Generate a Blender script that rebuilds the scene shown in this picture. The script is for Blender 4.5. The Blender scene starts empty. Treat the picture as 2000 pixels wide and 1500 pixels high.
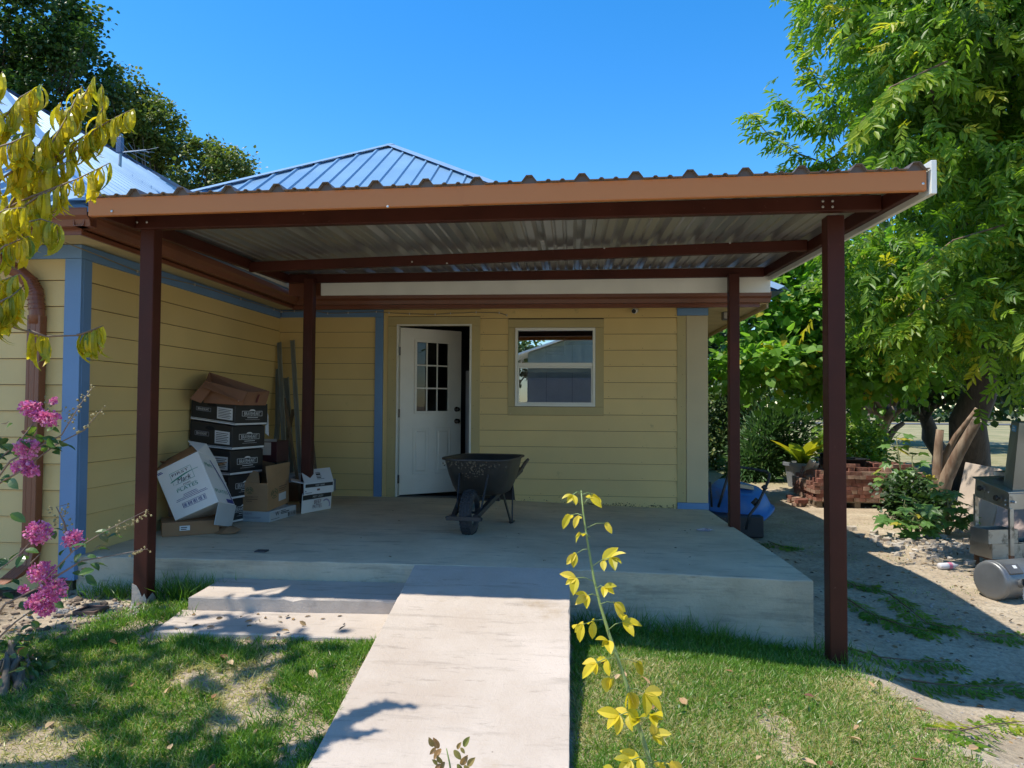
import bpy, bmesh, math, random
import numpy as np
from mathutils import Vector, Matrix
from mathutils.bvhtree import BVHTree
random.seed(7); RNG = np.random.default_rng(11)
SC = bpy.context.scene
COL = SC.collection
R = math.radians
# ---------------------------------------------------------------- camera
F = 1400.0
CAMP = np.array([0, 0, 1.55])
_y = np.array([115, -43, -1400.]); _y /= np.linalg.norm(_y)
_z = np.array([.006, 1, 0.]); _z[2] = -(_z @ _y) / _y[2]; _z /= np.linalg.norm(_z)
_x = np.cross(_y, _z)
RM = np.array([_x, _y, _z])            # camera axes -> world axes
cam = bpy.data.cameras.new('camera'); camo = bpy.data.objects.new('camera', cam); COL.objects.link(camo)
cam.sensor_width = 36; cam.lens = 36 * F / 2000; cam.clip_start = .05; cam.clip_end = 1500
mm = Matrix(RM.tolist()).to_4x4(); mm.translation = Vector(CAMP)
camo.matrix_world = mm
SC.camera = camo
# ---------------------------------------------------------------- sky and sun
SUN = Vector((-.455, -.135, 1)).normalized()
w = bpy.data.worlds.new("World"); SC.world = w; w.use_nodes = True
nt = w.node_tree; nt.nodes.clear()
sk = nt.nodes.new('ShaderNodeTexSky'); sk.sky_type = 'NISHITA'; sk.sun_disc = False
sk.sun_elevation = math.asin(SUN.z); sk.sun_rotation = math.atan2(SUN.x, SUN.y)
sk.altitude = 200; sk.air_density = 1.0; sk.dust_density = .3; sk.ozone_density = 3.0
bg = nt.nodes.new('ShaderNodeBackground'); bg.inputs[1].default_value = .125
hs = nt.nodes.new('ShaderNodeHueSaturation'); hs.inputs['Saturation'].default_value = 1.38
wo = nt.nodes.new('ShaderNodeOutputWorld')
nt.links.new(sk.outputs[0], hs.inputs['Color']); nt.links.new(hs.outputs[0], bg.inputs[0]); nt.links.new(bg.outputs[0], wo.inputs[0])
sl = bpy.data.lights.new('sun', 'SUN'); sl.energy = 3.0; sl.angle = R(.55); sl.color = (1, .94, .84)
so = bpy.data.objects.new('sun', sl); COL.objects.link(so); so.location = (-8, -2, 20)
so.rotation_euler = SUN.to_track_quat('Z', 'Y').to_euler()
SC.view_settings.view_transform = 'Standard'; SC.view_settings.look = 'None'
SC.view_settings.exposure = 1.1; SC.view_settings.gamma = 1; SC.view_settings.use_curve_mapping = False
SC.cycles.max_bounces = 10; SC.cycles.transparent_max_bounces = 12

def ray(x, y): return RM @ np.array([x - 1000, 750 - y, -F])
def atY(x, y, Y): d = ray(x, y); return Vector(CAMP + d * (Y / d[1]))
def atX(x, y, X): d = ray(x, y); return Vector(CAMP + d * (X / d[0]))
def atZ(x, y, Z): d = ray(x, y); return Vector(CAMP + d * ((Z - 1.55) / d[2]))
def sm(a, b, t):
    t = np.clip((t - a) / (b - a), 0, 1); return t * t * (3 - 2 * t)
def gh(x, y):
    """height of the ground"""
    x = np.asarray(x, float); y = np.asarray(y, float)
    b = .20 * (1 - sm(-1.15, -.1, x)) + .055 * sm(-1.1, 0, x) * (1 - sm(.2, 1.3, x)) - .03 * sm(.9, 1.5, x) - .05 * sm(1.7, 2.8, x) - .15 * sm(1.66, 2.3, x) * (1 - sm(4.6, 7.0, y))
    near = sm(2.6, 4.3, y)
    return b * (.12 + .88 * near) - .02 * (1 - near) + .012 * np.sin(x * 2.1 + y) * np.cos(y * 1.7)
def G(x, y, dz=0): return float(gh(x, y)) + dz
def atG(px, py):
    z = 0
    for _ in range(8):
        p = atZ(px, py, z); z = G(p.x, p.y)
    return Vector((p.x, p.y, z))
def slabz(x, y): return .45 - .03 * float(sm(-1, 1.6, x)) - .055 * float(sm(5, 8.5, y)) * float(sm(-2.2, 1.6, x))
def atS(px, py):
    z = .43
    for _ in range(6):
        p = atZ(px, py, z); z = slabz(p.x, p.y)
    return Vector((p.x, p.y, z))
# ---------------------------------------------------------------- materials
MATS = {}
def newmat(name):
    m = bpy.data.materials.new(name); m.use_nodes = True; MATS[name] = m
    n = m.node_tree; n.nodes.clear()
    o = n.nodes.new('ShaderNodeOutputMaterial'); p = n.nodes.new('ShaderNodeBsdfPrincipled')
    n.links.new(p.outputs[0], o.inputs[0])
    return m, n, p, o
def N(n, t, **k):
    a = n.nodes.new(t)
    for kk, v in k.items():
        if kk in a.inputs: a.inputs[kk].default_value = v
        else: setattr(a, kk, v)
    return a
def ramp(n, fac, stops):
    r = n.nodes.new('ShaderNodeValToRGB'); n.links.new(fac, r.inputs[0])
    while len(r.color_ramp.elements) < len(stops): r.color_ramp.elements.new(.5)
    for e, (p, c) in zip(r.color_ramp.elements, stops): e.position = p; e.color = (*c, 1)
    return r.outputs[0]
def c2(c, k): return tuple(min(1, max(0, v * k)) for v in c)
def M(name, col, rough=.6, metal=0, var=.12, scale=4, bump=.15, bscale=60, spec=.5, col2=None, pos='o', stretch=None, rnd=0, dirt=None, dscale=3, dth=.6, detail=5):
    if name in MATS: return MATS[name]
    m, n, p, o = newmat(name)
    if pos == 'o': src = N(n, 'ShaderNodeTexCoord').outputs['Object']
    else: src = N(n, 'ShaderNodeNewGeometry').outputs['Position']
    if stretch:
        mp = N(n, 'ShaderNodeMapping'); mp.inputs['Scale'].default_value = stretch; n.links.new(src, mp.inputs[0]); src = mp.outputs[0]
    a = N(n, 'ShaderNodeTexNoise', Scale=scale, Detail=detail); n.links.new(src, a.inputs['Vector'])
    out = ramp(n, a.outputs[0], [(.3, c2(col, 1 - var)), (.7, col2 if col2 else c2(col, 1 + var))])
    if dirt:
        d = N(n, 'ShaderNodeTexNoise', Scale=dscale, Detail=8, Roughness=.65); n.links.new(src, d.inputs['Vector'])
        f = ramp(n, d.outputs[0], [(dth, (0, 0, 0)), (min(1, dth + .12), (1, 1, 1))])
        mx = N(n, 'ShaderNodeMix', data_type='RGBA'); n.links.new(f, mx.inputs[0]); n.links.new(out, mx.inputs[6]); mx.inputs[7].default_value = (*dirt, 1)
        out = mx.outputs[2]
    if rnd:
        oi = N(n, 'ShaderNodeObjectInfo'); mr = N(n, 'ShaderNodeMapRange'); mr.inputs[3].default_value = 1 - rnd; mr.inputs[4].default_value = 1 + rnd
        n.links.new(oi.outputs['Random'], mr.inputs[0])
        h = N(n, 'ShaderNodeHueSaturation'); n.links.new(mr.outputs[0], h.inputs['Value']); n.links.new(out, h.inputs['Color']); out = h.outputs[0]
    n.links.new(out, p.inputs['Base Color'])
    p.inputs['Roughness'].default_value = rough; p.inputs['Metallic'].default_value = metal
    p.inputs['Specular IOR Level'].default_value = spec
    if bump:
        b = N(n, 'ShaderNodeTexNoise', Scale=bscale, Detail=4); n.links.new(src, b.inputs['Vector'])
        bb = N(n, 'ShaderNodeBump', Strength=bump, Distance=.01); n.links.new(b.outputs[0], bb.inputs['Height']); n.links.new(bb.outputs[0], p.inputs['Normal'])
        mr2 = N(n, 'ShaderNodeMapRange'); mr2.inputs[3].default_value = max(0, rough - .12); mr2.inputs[4].default_value = min(1, rough + .12)
        n.links.new(a.outputs[0], mr2.inputs[0]); n.links.new(mr2.outputs[0], p.inputs['Roughness'])
    return m
def leafmat(name, stops, trans=.4, rough=.45, spec=.5, tcol=1.6):
    if name in MATS: return MATS[name]
    m, n, p, o = newmat(name)
    at = N(n, 'ShaderNodeAttribute', attribute_name='tint')
    c = ramp(n, at.outputs['Fac'], stops)
    n.links.new(c, p.inputs['Base Color']); p.inputs['Roughness'].default_value = rough; p.inputs['Specular IOR Level'].default_value = spec
    t = N(n, 'ShaderNodeBsdfTranslucent'); g = N(n, 'ShaderNodeMix', data_type='RGBA', blend_type='MULTIPLY'); g.inputs[0].default_value = 1
    n.links.new(c, g.inputs[6]); g.inputs[7].default_value = (tcol, tcol * 1.05, tcol * .55, 1); n.links.new(g.outputs[2], t.inputs[0])
    mx = N(n, 'ShaderNodeMixShader'); mx.inputs[0].default_value = trans
    n.links.new(p.outputs[0], mx.inputs[1]); n.links.new(t.outputs[0], mx.inputs[2]); n.links.new(mx.outputs[0], o.inputs[0])
    return m
# ---------------------------------------------------------------- objects
def root(name, loc, label, cat, group=None):
    o = bpy.data.objects.new(name, None); COL.objects.link(o); o.location = loc; o.empty_display_size = .1
    tag(o, label, cat, group); return o
def tag(o, label=None, cat=None, group=None, kind=None):
    if label: o['label'] = label
    if cat: o['category'] = cat
    if group: o['group'] = group
    if kind: o['kind'] = kind
    return o
def wpos(o):
    v = Vector((0, 0, 0))
    while o is not None: v += o.location; o = o.parent
    return v
def setpar(o, parent):
    """parent o (whose mesh is in world coordinates) keeping its mesh in place; parents are never rotated"""
    if parent is not None:
        o.parent = parent; o.location = -wpos(parent)
class MB:
    def __init__(s): s.v = []; s.f = []; s.m = []
    def quad(s, a, b, c, d, mi=0):
        k = len(s.v); s.v += [tuple(a), tuple(b), tuple(c), tuple(d)]; s.f.append((k, k+1, k+2, k+3)); s.m.append(mi)
    def box(s, a, b, mi=0):
        x0, y0, z0 = a; x1, y1, z1 = b
        s.hexa([(x0,y0,z0),(x1,y0,z0),(x1,y1,z0),(x0,y1,z0)], [(x0,y0,z1),(x1,y0,z1),(x1,y1,z1),(x0,y1,z1)], mi)
    def hexa(s, lo, hi, mi=0):
        k = len(s.v); s.v += [tuple(p) for p in lo] + [tuple(p) for p in hi]
        for f in ((3,2,1,0),(4,5,6,7),(0,1,5,4),(1,2,6,5),(2,3,7,6),(3,0,4,7)): s.f.append(tuple(k+i for i in f)); s.m.append(mi)
    def bar(s, p, q, w, h, up=(0,0,1), mi=0):
        p = Vector(p); q = Vector(q); d = (q-p).normalized(); x = d.cross(Vector(up)).normalized(); u = x.cross(d)
        c = [(-w/2,-h/2),(w/2,-h/2),(w/2,h/2),(-w/2,h/2)]
        s.hexa([p + x*a + u*b for a, b in c], [q + x*a + u*b for a, b in c], mi)
    def tube(s, pts, r, n=10, cap=True, mi=0):
        pts = [Vector(p) for p in pts]; r = r if hasattr(r, '__len__') else [r]*len(pts); rings = []; u = None
        for i, p in enumerate(pts):
            d = (pts[min(i+1, len(pts)-1)] - pts[max(i-1, 0)]).normalized()
            if u is None: u = d.orthogonal().normalized()
            u = (u - d*u.dot(d)).normalized(); w_ = d.cross(u)
            rings.append([p + (u*math.cos(2*math.pi*k/n) + w_*math.sin(2*math.pi*k/n))*r[i] for k in range(n)])
        s.loft(rings, cap, cap, mi)
    def loft(s, rings, c0=True, c1=True, mi=0):
        n = len(rings[0]); k = len(s.v)
        for rg in rings: s.v += [tuple(p) for p in rg]
        for i in range(len(rings)-1):
            for j in range(n):
                a = k+i*n+j; b = k+i*n+(j+1)%n; s.f.append((a, b, b+n, a+n)); s.m.append(mi)
        if c0: s.f.append(tuple(k+j for j in range(n-1, -1, -1))); s.m.append(mi)
        if c1: s.f.append(tuple(k+(len(rings)-1)*n+j for j in range(n))); s.m.append(mi)
    def ext(s, prof, p, axis, mi=0):
        """extrude a closed list of 3D points along the vector axis"""
        a = [Vector(q) for q in prof]; b = [q + Vector(axis) for q in a]; s.loft([a, b], True, True, mi)
    def xf(s, mat): s.v = [tuple(mat @ Vector(p)) for p in s.v]; return s
    def build(s, name, mats, parent=None, smooth=False, bevel=0, kind=None, solid=0, seg=2, fixn=True):
        me = bpy.data.meshes.new(name); me.from_pydata(s.v, [], s.f)
        mats = mats if isinstance(mats, (list, tuple)) else [mats]
        for m_ in mats: me.materials.append(m_)
        if len(mats) > 1: me.polygons.foreach_set('material_index', s.m)
        if fixn:
            b = bmesh.new(); b.from_mesh(me); bmesh.ops.remove_doubles(b, verts=b.verts, dist=1e-5) if smooth else None
            bmesh.ops.recalc_face_normals(b, faces=b.faces); b.to_mesh(me); b.free()
        if smooth: me.polygons.foreach_set('use_smooth', [True]*len(me.polygons))
        me.update()
        o = bpy.data.objects.new(name, me); COL.objects.link(o); setpar(o, parent)
        if parent is None: recenter(o)
        if solid: mo = o.modifiers.new('solid', 'SOLIDIFY'); mo.thickness = solid; mo.offset = 0
        if bevel:
            mo = o.modifiers.new('bevel', 'BEVEL'); mo.width = bevel; mo.segments = seg; mo.limit_method = 'ANGLE'; mo.angle_limit = R(40)
        if kind: o['kind'] = kind
        return o
def rough_slab(name, top, zb, mat, j=.005, ch=.010, st=.06):
    top = [Vector(p) for p in top]; c = sum(top, Vector())/len(top); B = []
    for i in range(len(top)):
        a, b = top[i], top[(i+1) % len(top)]; n = max(1, int((b-a).length/st)); B += [a.lerp(b, k/n) for k in range(n)]
    mb = MB(); R0 = []; R1 = []; R2 = []
    for p in B:
        d = (c-p); d.z = 0; d.normalize(); q = random.random(); chip = 2.2 if q < .05 else 1
        R0.append(p + d*(ch*chip + random.uniform(0, j))); R1.append(p + d*random.uniform(0, j*.6) + Vector((0, 0, -ch*chip*random.uniform(.6, 1.1)))); R2.append(Vector((p.x, p.y, min(zb, p.z-.1))))
    n = len(B); mb.v = [tuple(p) for p in R0+R1+R2]; mb.f = [tuple(range(n))]
    for i in range(n): k = (i+1) % n; mb.f += [(n+i, n+k, k, i), (2*n+i, 2*n+k, n+k, n+i)]
    mb.m = [0]*len(mb.f); return mb.build(name, mat, kind='structure')
def recenter(o):
    me = o.data; n = len(me.vertices)
    if not n: return
    a = np.empty(n*3); me.vertices.foreach_get('co', a); a = a.reshape(-1, 3)
    c = (a.min(0) + a.max(0))/2; c[2] = a[:, 2].min(); a -= c; me.vertices.foreach_set('co', a.ravel()); o.location = o.location + Vector(c)
def npmesh(name, V, T, mats, tint=None, parent=None, kind=None, mi=None, smooth=False):
    """V n*3, T m*3 triangles"""
    me = bpy.data.meshes.new(name); V = np.ascontiguousarray(V, dtype=np.float32); T = np.ascontiguousarray(T, dtype=np.int32)
    me.vertices.add(len(V)); me.vertices.foreach_set('co', V.ravel()); me.loops.add(T.size); me.loops.foreach_set('vertex_index', T.ravel())
    me.polygons.add(len(T)); me.polygons.foreach_set('loop_start', np.arange(0, T.size, 3, dtype=np.int32)); me.polygons.foreach_set('loop_total', np.full(len(T), 3, dtype=np.int32))
    mats = mats if isinstance(mats, (list, tuple)) else [mats]
    for m_ in mats: me.materials.append(m_)
    if mi is not None: me.polygons.foreach_set('material_index', np.asarray(mi, dtype=np.int32))
    if tint is not None:
        a = me.attributes.new('tint', 'FLOAT', 'POINT'); a.data.foreach_set('value', np.asarray(tint, dtype=np.float32))
    me.polygons.foreach_set('use_smooth', [bool(smooth)]*len(T))
    me.update(calc_edges=True); me.validate()
    o = bpy.data.objects.new(name, me); COL.objects.link(o); setpar(o, parent)
    if parent is None: recenter(o)
    if kind: o['kind'] = kind
    return o
def basis(D, U):
    """rotation matrices with local y = D, local z close to U"""
    D = D/np.linalg.norm(D, axis=1, keepdims=True); X = np.cross(D, U); l = np.linalg.norm(X, axis=1, keepdims=True); l[l < 1e-6] = 1; X = X/l
    Z = np.cross(X, D); return np.stack([X, D, Z], axis=2)
def scatter(tv, tt, P, B, S, tint):
    tv = np.asarray(tv, float); tt = np.asarray(tt); n = len(P); S = np.asarray(S, float)
    S = S.reshape(n, 1, -1)
    V = np.einsum('nij,nkj->nki', B, tv[None]*S) + P[:, None]
    T = tt[None] + (np.arange(n)*len(tv))[:, None, None]
    return V.reshape(-1, 3), T.reshape(-1, 3), np.repeat(tint, len(tv))
def cat(parts):
    V = []; T = []; C = []; k = 0
    for v, t, c in parts: V.append(v); T.append(t+k); C.append(c); k += len(v)
    return np.concatenate(V), np.concatenate(T), np.concatenate(C)
def strip(n, wf, yf, zf, fold=.0):
    """curved leaf: n segments, wf(t) half width, yf/zf spine"""
    v = []; t = []
    for i in range(n+1):
        s = i/n; w_ = wf(s); v += [(-w_, yf(s), zf(s)+fold*w_), (0, yf(s), zf(s)), (w_, yf(s), zf(s)+fold*w_)]
    for i in range(n):
        a = 3*i; b = a+3
        t += [(a, a+1, b+1), (a, b+1, b), (a+1, a+2, b+2), (a+1, b+2, b+1)]
    return np.array(v), np.array(t)
HEX = (np.array([(0,0,0),(.5,.3,.12),(.42,.68,.1),(0,1,-.05),(-.42,.68,.1),(-.5,.3,.12)]), np.array([(0,1,2),(0,2,3),(0,3,4),(0,4,5)]))
DIA = (np.array([(0,0,0),(.5,.45,.1),(0,1,0),(-.5,.45,.1)]), np.array([(0,1,2),(0,2,3)]))
BLADE = (np.array([(-.5,0,0),(.5,0,0),(-.38,.5,.06),(.38,.5,.06),(0,1,-.06)]), np.array([(0,1,3),(0,3,2),(2,3,4)]))
def unit(n): v = RNG.normal(size=(n, 3)); return v/np.linalg.norm(v, axis=1, keepdims=True)
# ---------------------------------------------------------------- lettering
def textmesh(s, shear=0):
    cu = bpy.data.curves.new('t', 'FONT'); cu.body = s; cu.shear = shear; cu.resolution_u = 3
    o = bpy.data.objects.new('t', cu); COL.objects.link(o)
    bpy.context.view_layer.update()
    me = bpy.data.meshes.new_from_object(o); bpy.data.objects.remove(o)
    me2 = me; v = [tuple(p.co)[:2] for p in me2.vertices]; f = [tuple(p.vertices) for p in me2.polygons]; bpy.data.meshes.remove(me2)
    return v, f
def fpt(q, u, v): return (Vector(q[0])*(1-u) + Vector(q[1])*u)*(1-v) + (Vector(q[3])*(1-u) + Vector(q[2])*u)*v
def fnorm(q): return (Vector(q[1]) - Vector(q[0])).cross(Vector(q[3]) - Vector(q[0])).normalized()
def ptext(q, s, u0, v0, u1, v1, mat, parent, name='lettering', off=.003, shear=0):
    v, f = textmesh(s, shear); xs = [a for a, b in v]; ys = [b for a, b in v]; x0, x1, y0, y1 = min(xs), max(xs), min(ys), max(ys); n = fnorm(q)
    mb = MB(); mb.v = [tuple(fpt(q, u0 + (u1-u0)*(a-x0)/(x1-x0), v0 + (v1-v0)*(b-y0)/(y1-y0)) + n*off) for a, b in v]; mb.f = f; mb.m = [0]*len(f)
    return mb.build(name, mat, parent, fixn=False)
def prect(q, rects, mat, parent, name, off=.002):
    mb = MB(); n = fnorm(q)
    for (u0, v0, u1, v1) in rects: mb.quad(*[fpt(q, a, b) + n*off for a, b in ((u0, v0), (u1, v0), (u1, v1), (u0, v1))])
    return mb.build(name, mat, parent, fixn=False)
# ================================================================ SETTING
SIDE = M('siding_paint', (.66, .48, .19), .55, var=.07, scale=1.3, bump=.12, bscale=90, pos='w', rnd=.035, dirt=(.38, .29, .12), dscale=5, dth=.66)
SIDE2 = M('trim_paint', (.45, .355, .15), .55, var=.08, scale=2, bump=.1, bscale=80, pos='w', dirt=(.60, .56, .45), dscale=16, dth=.70)
TANP = M('corner_board_paint', (.52, .42, .24), .6, var=.06, scale=2, pos='w', dirt=(.36, .28, .17), dscale=18, dth=.72)
BLUE = M('blue_trim_paint', (.13, .25, .43), .5, var=.08, scale=3, pos='w', bump=.1)
REDP = M('oxide_red_steel', (.062, .016, .009), .5, var=.22, scale=3, bump=.08, bscale=120, pos='w', spec=.22, dirt=(.17, .09, .07), dscale=24, dth=.66)
BRN = M('brown_aluminium', (.19, .065, .03), .35, var=.12, scale=3, bump=.05, pos='w')
COPP = M('copper_fascia', (.60, .20, .035), .42, var=.12, scale=.7, bump=.03, bscale=8, pos='w', col2=(.52, .18, .045))
WHT = M('white_trim_metal', (.70, .70, .62), .45, var=.05, pos='w', bump=.05)
DARK = M('dark_void', (.015, .015, .015), .9, bump=0)
def concrete(name, a, b, warm, stain=(.16, .15, .13), face=False):
    m, n, p, o = newmat(name)
    g = N(n, 'ShaderNodeNewGeometry').outputs['Position']
    n1 = N(n, 'ShaderNodeTexNoise', Scale=1.3, Detail=10, Roughness=.68); n.links.new(g, n1.inputs['Vector'])
    c = ramp(n, n1.outputs[0], [(.34, a), (.5, warm), (.66, b)])
    def over(c, fac, col, k):
        s = N(n, 'ShaderNodeMath', operation='MULTIPLY'); s.inputs[1].default_value = k; n.links.new(fac, s.inputs[0])
        mx = N(n, 'ShaderNodeMix', data_type='RGBA'); n.links.new(s.outputs[0], mx.inputs[0]); n.links.new(c, mx.inputs[6]); mx.inputs[7].default_value = (*col, 1); return mx.outputs[2]
    def nz(sc, rot, scale, lo, hi, det=9, ro=.7):
        mp = N(n, 'ShaderNodeMapping'); mp.inputs['Scale'].default_value = sc; mp.inputs['Rotation'].default_value = (0, 0, rot); n.links.new(g, mp.inputs[0])
        t = N(n, 'ShaderNodeTexNoise', Scale=scale, Detail=det, Roughness=ro); n.links.new(mp.outputs[0], t.inputs['Vector']); return ramp(n, t.outputs[0], [(lo, (0, 0, 0)), (hi, (1, 1, 1))])
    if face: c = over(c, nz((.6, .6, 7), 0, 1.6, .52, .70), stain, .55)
    c = over(c, nz((1, 7, 6), .12, 1.7, .55, .72), stain, .62)              # trowel sweeps
    c = over(c, nz((2.2, 9, 9), .35, 2.0, .58, .70), c2(stain, .8), .55)
    c = over(c, nz((1, 1, 1), 0, 2.3, .60, .74), (.34, .25, .15), .6)      # tan mud stains
    c = over(c, nz((3, 3, 3), 0, 2.6, .66, .70, 12, .8), c2(stain, .5), .75)     # flecks
    v = N(n, 'ShaderNodeTexVoronoi', Scale=11); n.links.new(g, v.inputs['Vector']); f3 = ramp(n, v.outputs['Distance'], [(.03, (1, 1, 1)), (.06, (0, 0, 0))])
    mm_ = N(n, 'ShaderNodeMath', operation='MULTIPLY'); n.links.new(f3, mm_.inputs[0]); n.links.new(nz((1, 1, 1), 0, 3.1, .55, .6), mm_.inputs[1])
    c = over(c, mm_.outputs[0], c2(stain, .35), .9)
    n.links.new(c, p.inputs['Base Color']); p.inputs['Roughness'].default_value = .82
    b1 = N(n, 'ShaderNodeTexNoise', Scale=22 if face else 40, Detail=10, Roughness=.75); n.links.new(g, b1.inputs['Vector'])
    bb = N(n, 'ShaderNodeBump', Strength=.8 if face else .45, Distance=.015); n.links.new(b1.outputs[0], bb.inputs['Height']); n.links.new(bb.outputs[0], p.inputs['Normal'])
    return m
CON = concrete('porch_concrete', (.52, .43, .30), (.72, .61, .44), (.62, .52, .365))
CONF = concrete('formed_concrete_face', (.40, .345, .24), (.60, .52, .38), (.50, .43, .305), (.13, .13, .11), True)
CONR = concrete('ramp_concrete', (.42, .345, .275), (.52, .445, .375), (.465, .395, .325), (.24, .20, .16))
# --- ground sheet
def axis(lo, hi, st, far):
    a = list(np.arange(lo, hi, st)); s = st; x = hi
    while x < far: a.append(x); s *= 1.35; x += s
    a.append(far); s = st; x = lo - st
    while x > -far: a.insert(0, x); s *= 1.35; x -= s
    a.insert(0, -far); return np.array(a)
gx = axis(-6, 9, .1, 600); gy = axis(0, 14, .1, 600)
XX, YY = np.meshgrid(gx, gy); ZZ = gh(XX, YY)
V = np.stack([XX, YY, ZZ], -1).reshape(-1, 3); nx = len(gx); ii = (np.arange(len(gy)-1)[:, None]*nx + np.arange(nx-1)[None]).ravel()
T = np.concatenate([np.stack([ii, ii+1, ii+nx+1], 1), np.stack([ii, ii+nx+1, ii+nx], 1)])
def ground_mat():
    m, n, p, o = newmat('ground_dirt')
    g = N(n, 'ShaderNodeNewGeometry').outputs['Position']
    sx = N(n, 'ShaderNodeSeparateXYZ'); n.links.new(g, sx.inputs[0])
    n1 = N(n, 'ShaderNodeTexNoise', Scale=1.4, Detail=10, Roughness=.7); n.links.new(g, n1.inputs['Vector'])
    dirt = ramp(n, n1.outputs[0], [(.28, (.30, .235, .165)), (.48, (.46, .37, .26)), (.7, (.58, .49, .36))])
    n2 = N(n, 'ShaderNodeTexNoise', Scale=26, Detail=6, Roughness=.75); n.links.new(g, n2.inputs['Vector'])
    peb = ramp(n, n2.outputs[0], [(.3, (.45, .45, .45)), (.55, (1, 1, 1)), (.72, (1.25, 1.22, 1.15))])
    mu = N(n, 'ShaderNodeMix', data_type='RGBA', blend_type='MULTIPLY'); mu.inputs[0].default_value = .8; n.links.new(dirt, mu.inputs[6]); n.links.new(peb, mu.inputs[7])
    # field far behind: dry grass
    n3 = N(n, 'ShaderNodeTexNoise', Scale=.35, Detail=8, Roughness=.7); n.links.new(g, n3.inputs['Vector'])
    fld = ramp(n, n3.outputs[0], [(.35, (.15, .17, .07)), (.5, (.26, .235, .12)), (.68, (.36, .30, .17))])
    ny = N(n, 'ShaderNodeMath', operation='ADD'); n.links.new(sx.outputs[1], ny.inputs[0])
    w1 = N(n, 'ShaderNodeMath', operation='MULTIPLY'); w1.inputs[1].default_value = 3; n.links.new(n1.outputs[0], w1.inputs[0]); n.links.new(w1.outputs[0], ny.inputs[1])
    fm = N(n, 'ShaderNodeMapRange'); fm.inputs[1].default_value = 16; fm.inputs[2].default_value = 18; n.links.new(ny.outputs[0], fm.inputs[0])
    mx = N(n, 'ShaderNodeMix', data_type='RGBA'); n.links.new(fm.outputs[0], mx.inputs[0]); n.links.new(mu.outputs[2], mx.inputs[6]); n.links.new(fld, mx.inputs[7])
    # dark soil bed on the left, thatch under the lawn
    wx = N(n, 'ShaderNodeMath', operation='MULTIPLY_ADD'); wx.inputs[1].default_value = 1.2; n.links.new(n1.outputs[0], wx.inputs[0]); n.links.new(sx.outputs[0], wx.inputs[2])
    lm = N(n, 'ShaderNodeMapRange'); lm.inputs[1].default_value = -2.75; lm.inputs[2].default_value = -3.2; n.links.new(wx.outputs[0], lm.inputs[0])
    ly = N(n, 'ShaderNodeMapRange'); ly.inputs[1].default_value = 3.5; ly.inputs[2].default_value = 3.9; n.links.new(sx.outputs[1], ly.inputs[0])
    lmm = N(n, 'ShaderNodeMath', operation='MULTIPLY'); n.links.new(lm.outputs[0], lmm.inputs[0]); n.links.new(ly.outputs[0], lmm.inputs[1])
    soil = ramp(n, n2.outputs[0], [(.3, (.045, .03, .02)), (.6, (.13, .09, .06)), (.75, (.22, .17, .12))])
    mx2 = N(n, 'ShaderNodeMix', data_type='RGBA'); n.links.new(lmm.outputs[0], mx2.inputs[0]); n.links.new(mx.outputs[2], mx2.inputs[6]); n.links.new(soil, mx2.inputs[7])
    n.links.new(mx2.outputs[2], p.inputs['Base Color']); p.inputs['Roughness'].default_value = .95; p.inputs['Specular IOR Level'].default_value = .2
    bb = N(n, 'ShaderNodeBump', Strength=.8, Distance=.03); n.links.new(n2.outputs[0], bb.inputs['Height']); n.links.new(bb.outputs[0], p.inputs['Normal'])
    return m
g_ = npmesh('ground', V, T, ground_mat(), kind='structure', smooth=True)
tag(g_, 'pale trodden dirt yard running past the porch to a dry field')
# far road
mb = MB(); mb.box((-80, 74, -.06), (160, 80, -.035)); mb.build('road', M('asphalt', (.09, .09, .095), .9, pos='w'), kind='structure')
# --- porch slab
mb = MB()
xs = list(np.linspace(-3.55, 1.585, 70)); ys = [4.93, 5.5, 6.2, 7, 7.8, 8.56]
def fy(x, y): return y - (.065 * float(sm(.6, 1.58, x)) if y < 5 else 0) + (random.uniform(-.003, .006) if y < 5 else 0)
nX = len(xs); nY = len(ys); k = 0
for y in ys:
    for x in xs: mb.v.append((x, fy(x, y), slabz(x, y) - (random.uniform(0, .005) if y < 5 else 0)))
for y in ys:
    for x in xs: mb.v.append((x, fy(x, y), -.15))
o1 = nX*nY
for j in range(nY-1):
    for i in range(nX-1): a = j*nX+i; mb.f.append((a, a+1, a+nX+1, a+nX)); mb.m.append(0)
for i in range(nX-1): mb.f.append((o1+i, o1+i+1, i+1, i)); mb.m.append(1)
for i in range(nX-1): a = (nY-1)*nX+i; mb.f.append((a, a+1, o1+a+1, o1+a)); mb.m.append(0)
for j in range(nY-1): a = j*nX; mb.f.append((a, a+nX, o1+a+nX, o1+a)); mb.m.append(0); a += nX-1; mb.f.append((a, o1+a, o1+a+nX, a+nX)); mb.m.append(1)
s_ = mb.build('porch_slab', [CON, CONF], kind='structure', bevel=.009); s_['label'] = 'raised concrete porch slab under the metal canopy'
# ramp
rough_slab('ramp', [(-1.07, .9, -.06), (0.0, .9, -.06), (0.0, 2.95, .056), (-1.08, 2.92, .052)], -.3, CONR, ch=.002, j=.002)
rough_slab('ramp', [(-1.08, 2.925, .053), (0.0, 2.955, .057), (0.0, 4.926, .446), (-1.075, 4.926, .444)], -.3, CONR, j=.004, ch=.006)
rough_slab('step', [(-2.44, 4.45, .315), (-1.083, 4.50, .315), (-1.083, 4.927, .32), (-2.46, 4.927, .32)], -.1, CONR, j=.006, ch=.012)
rough_slab('path_pad', [(-2.43, 4.045, .222), (-1.084, 4.04, .222), (-1.084, 4.50, .228), (-2.50, 4.455, .228)], -.1, CONR, j=.012, ch=.008)

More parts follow.
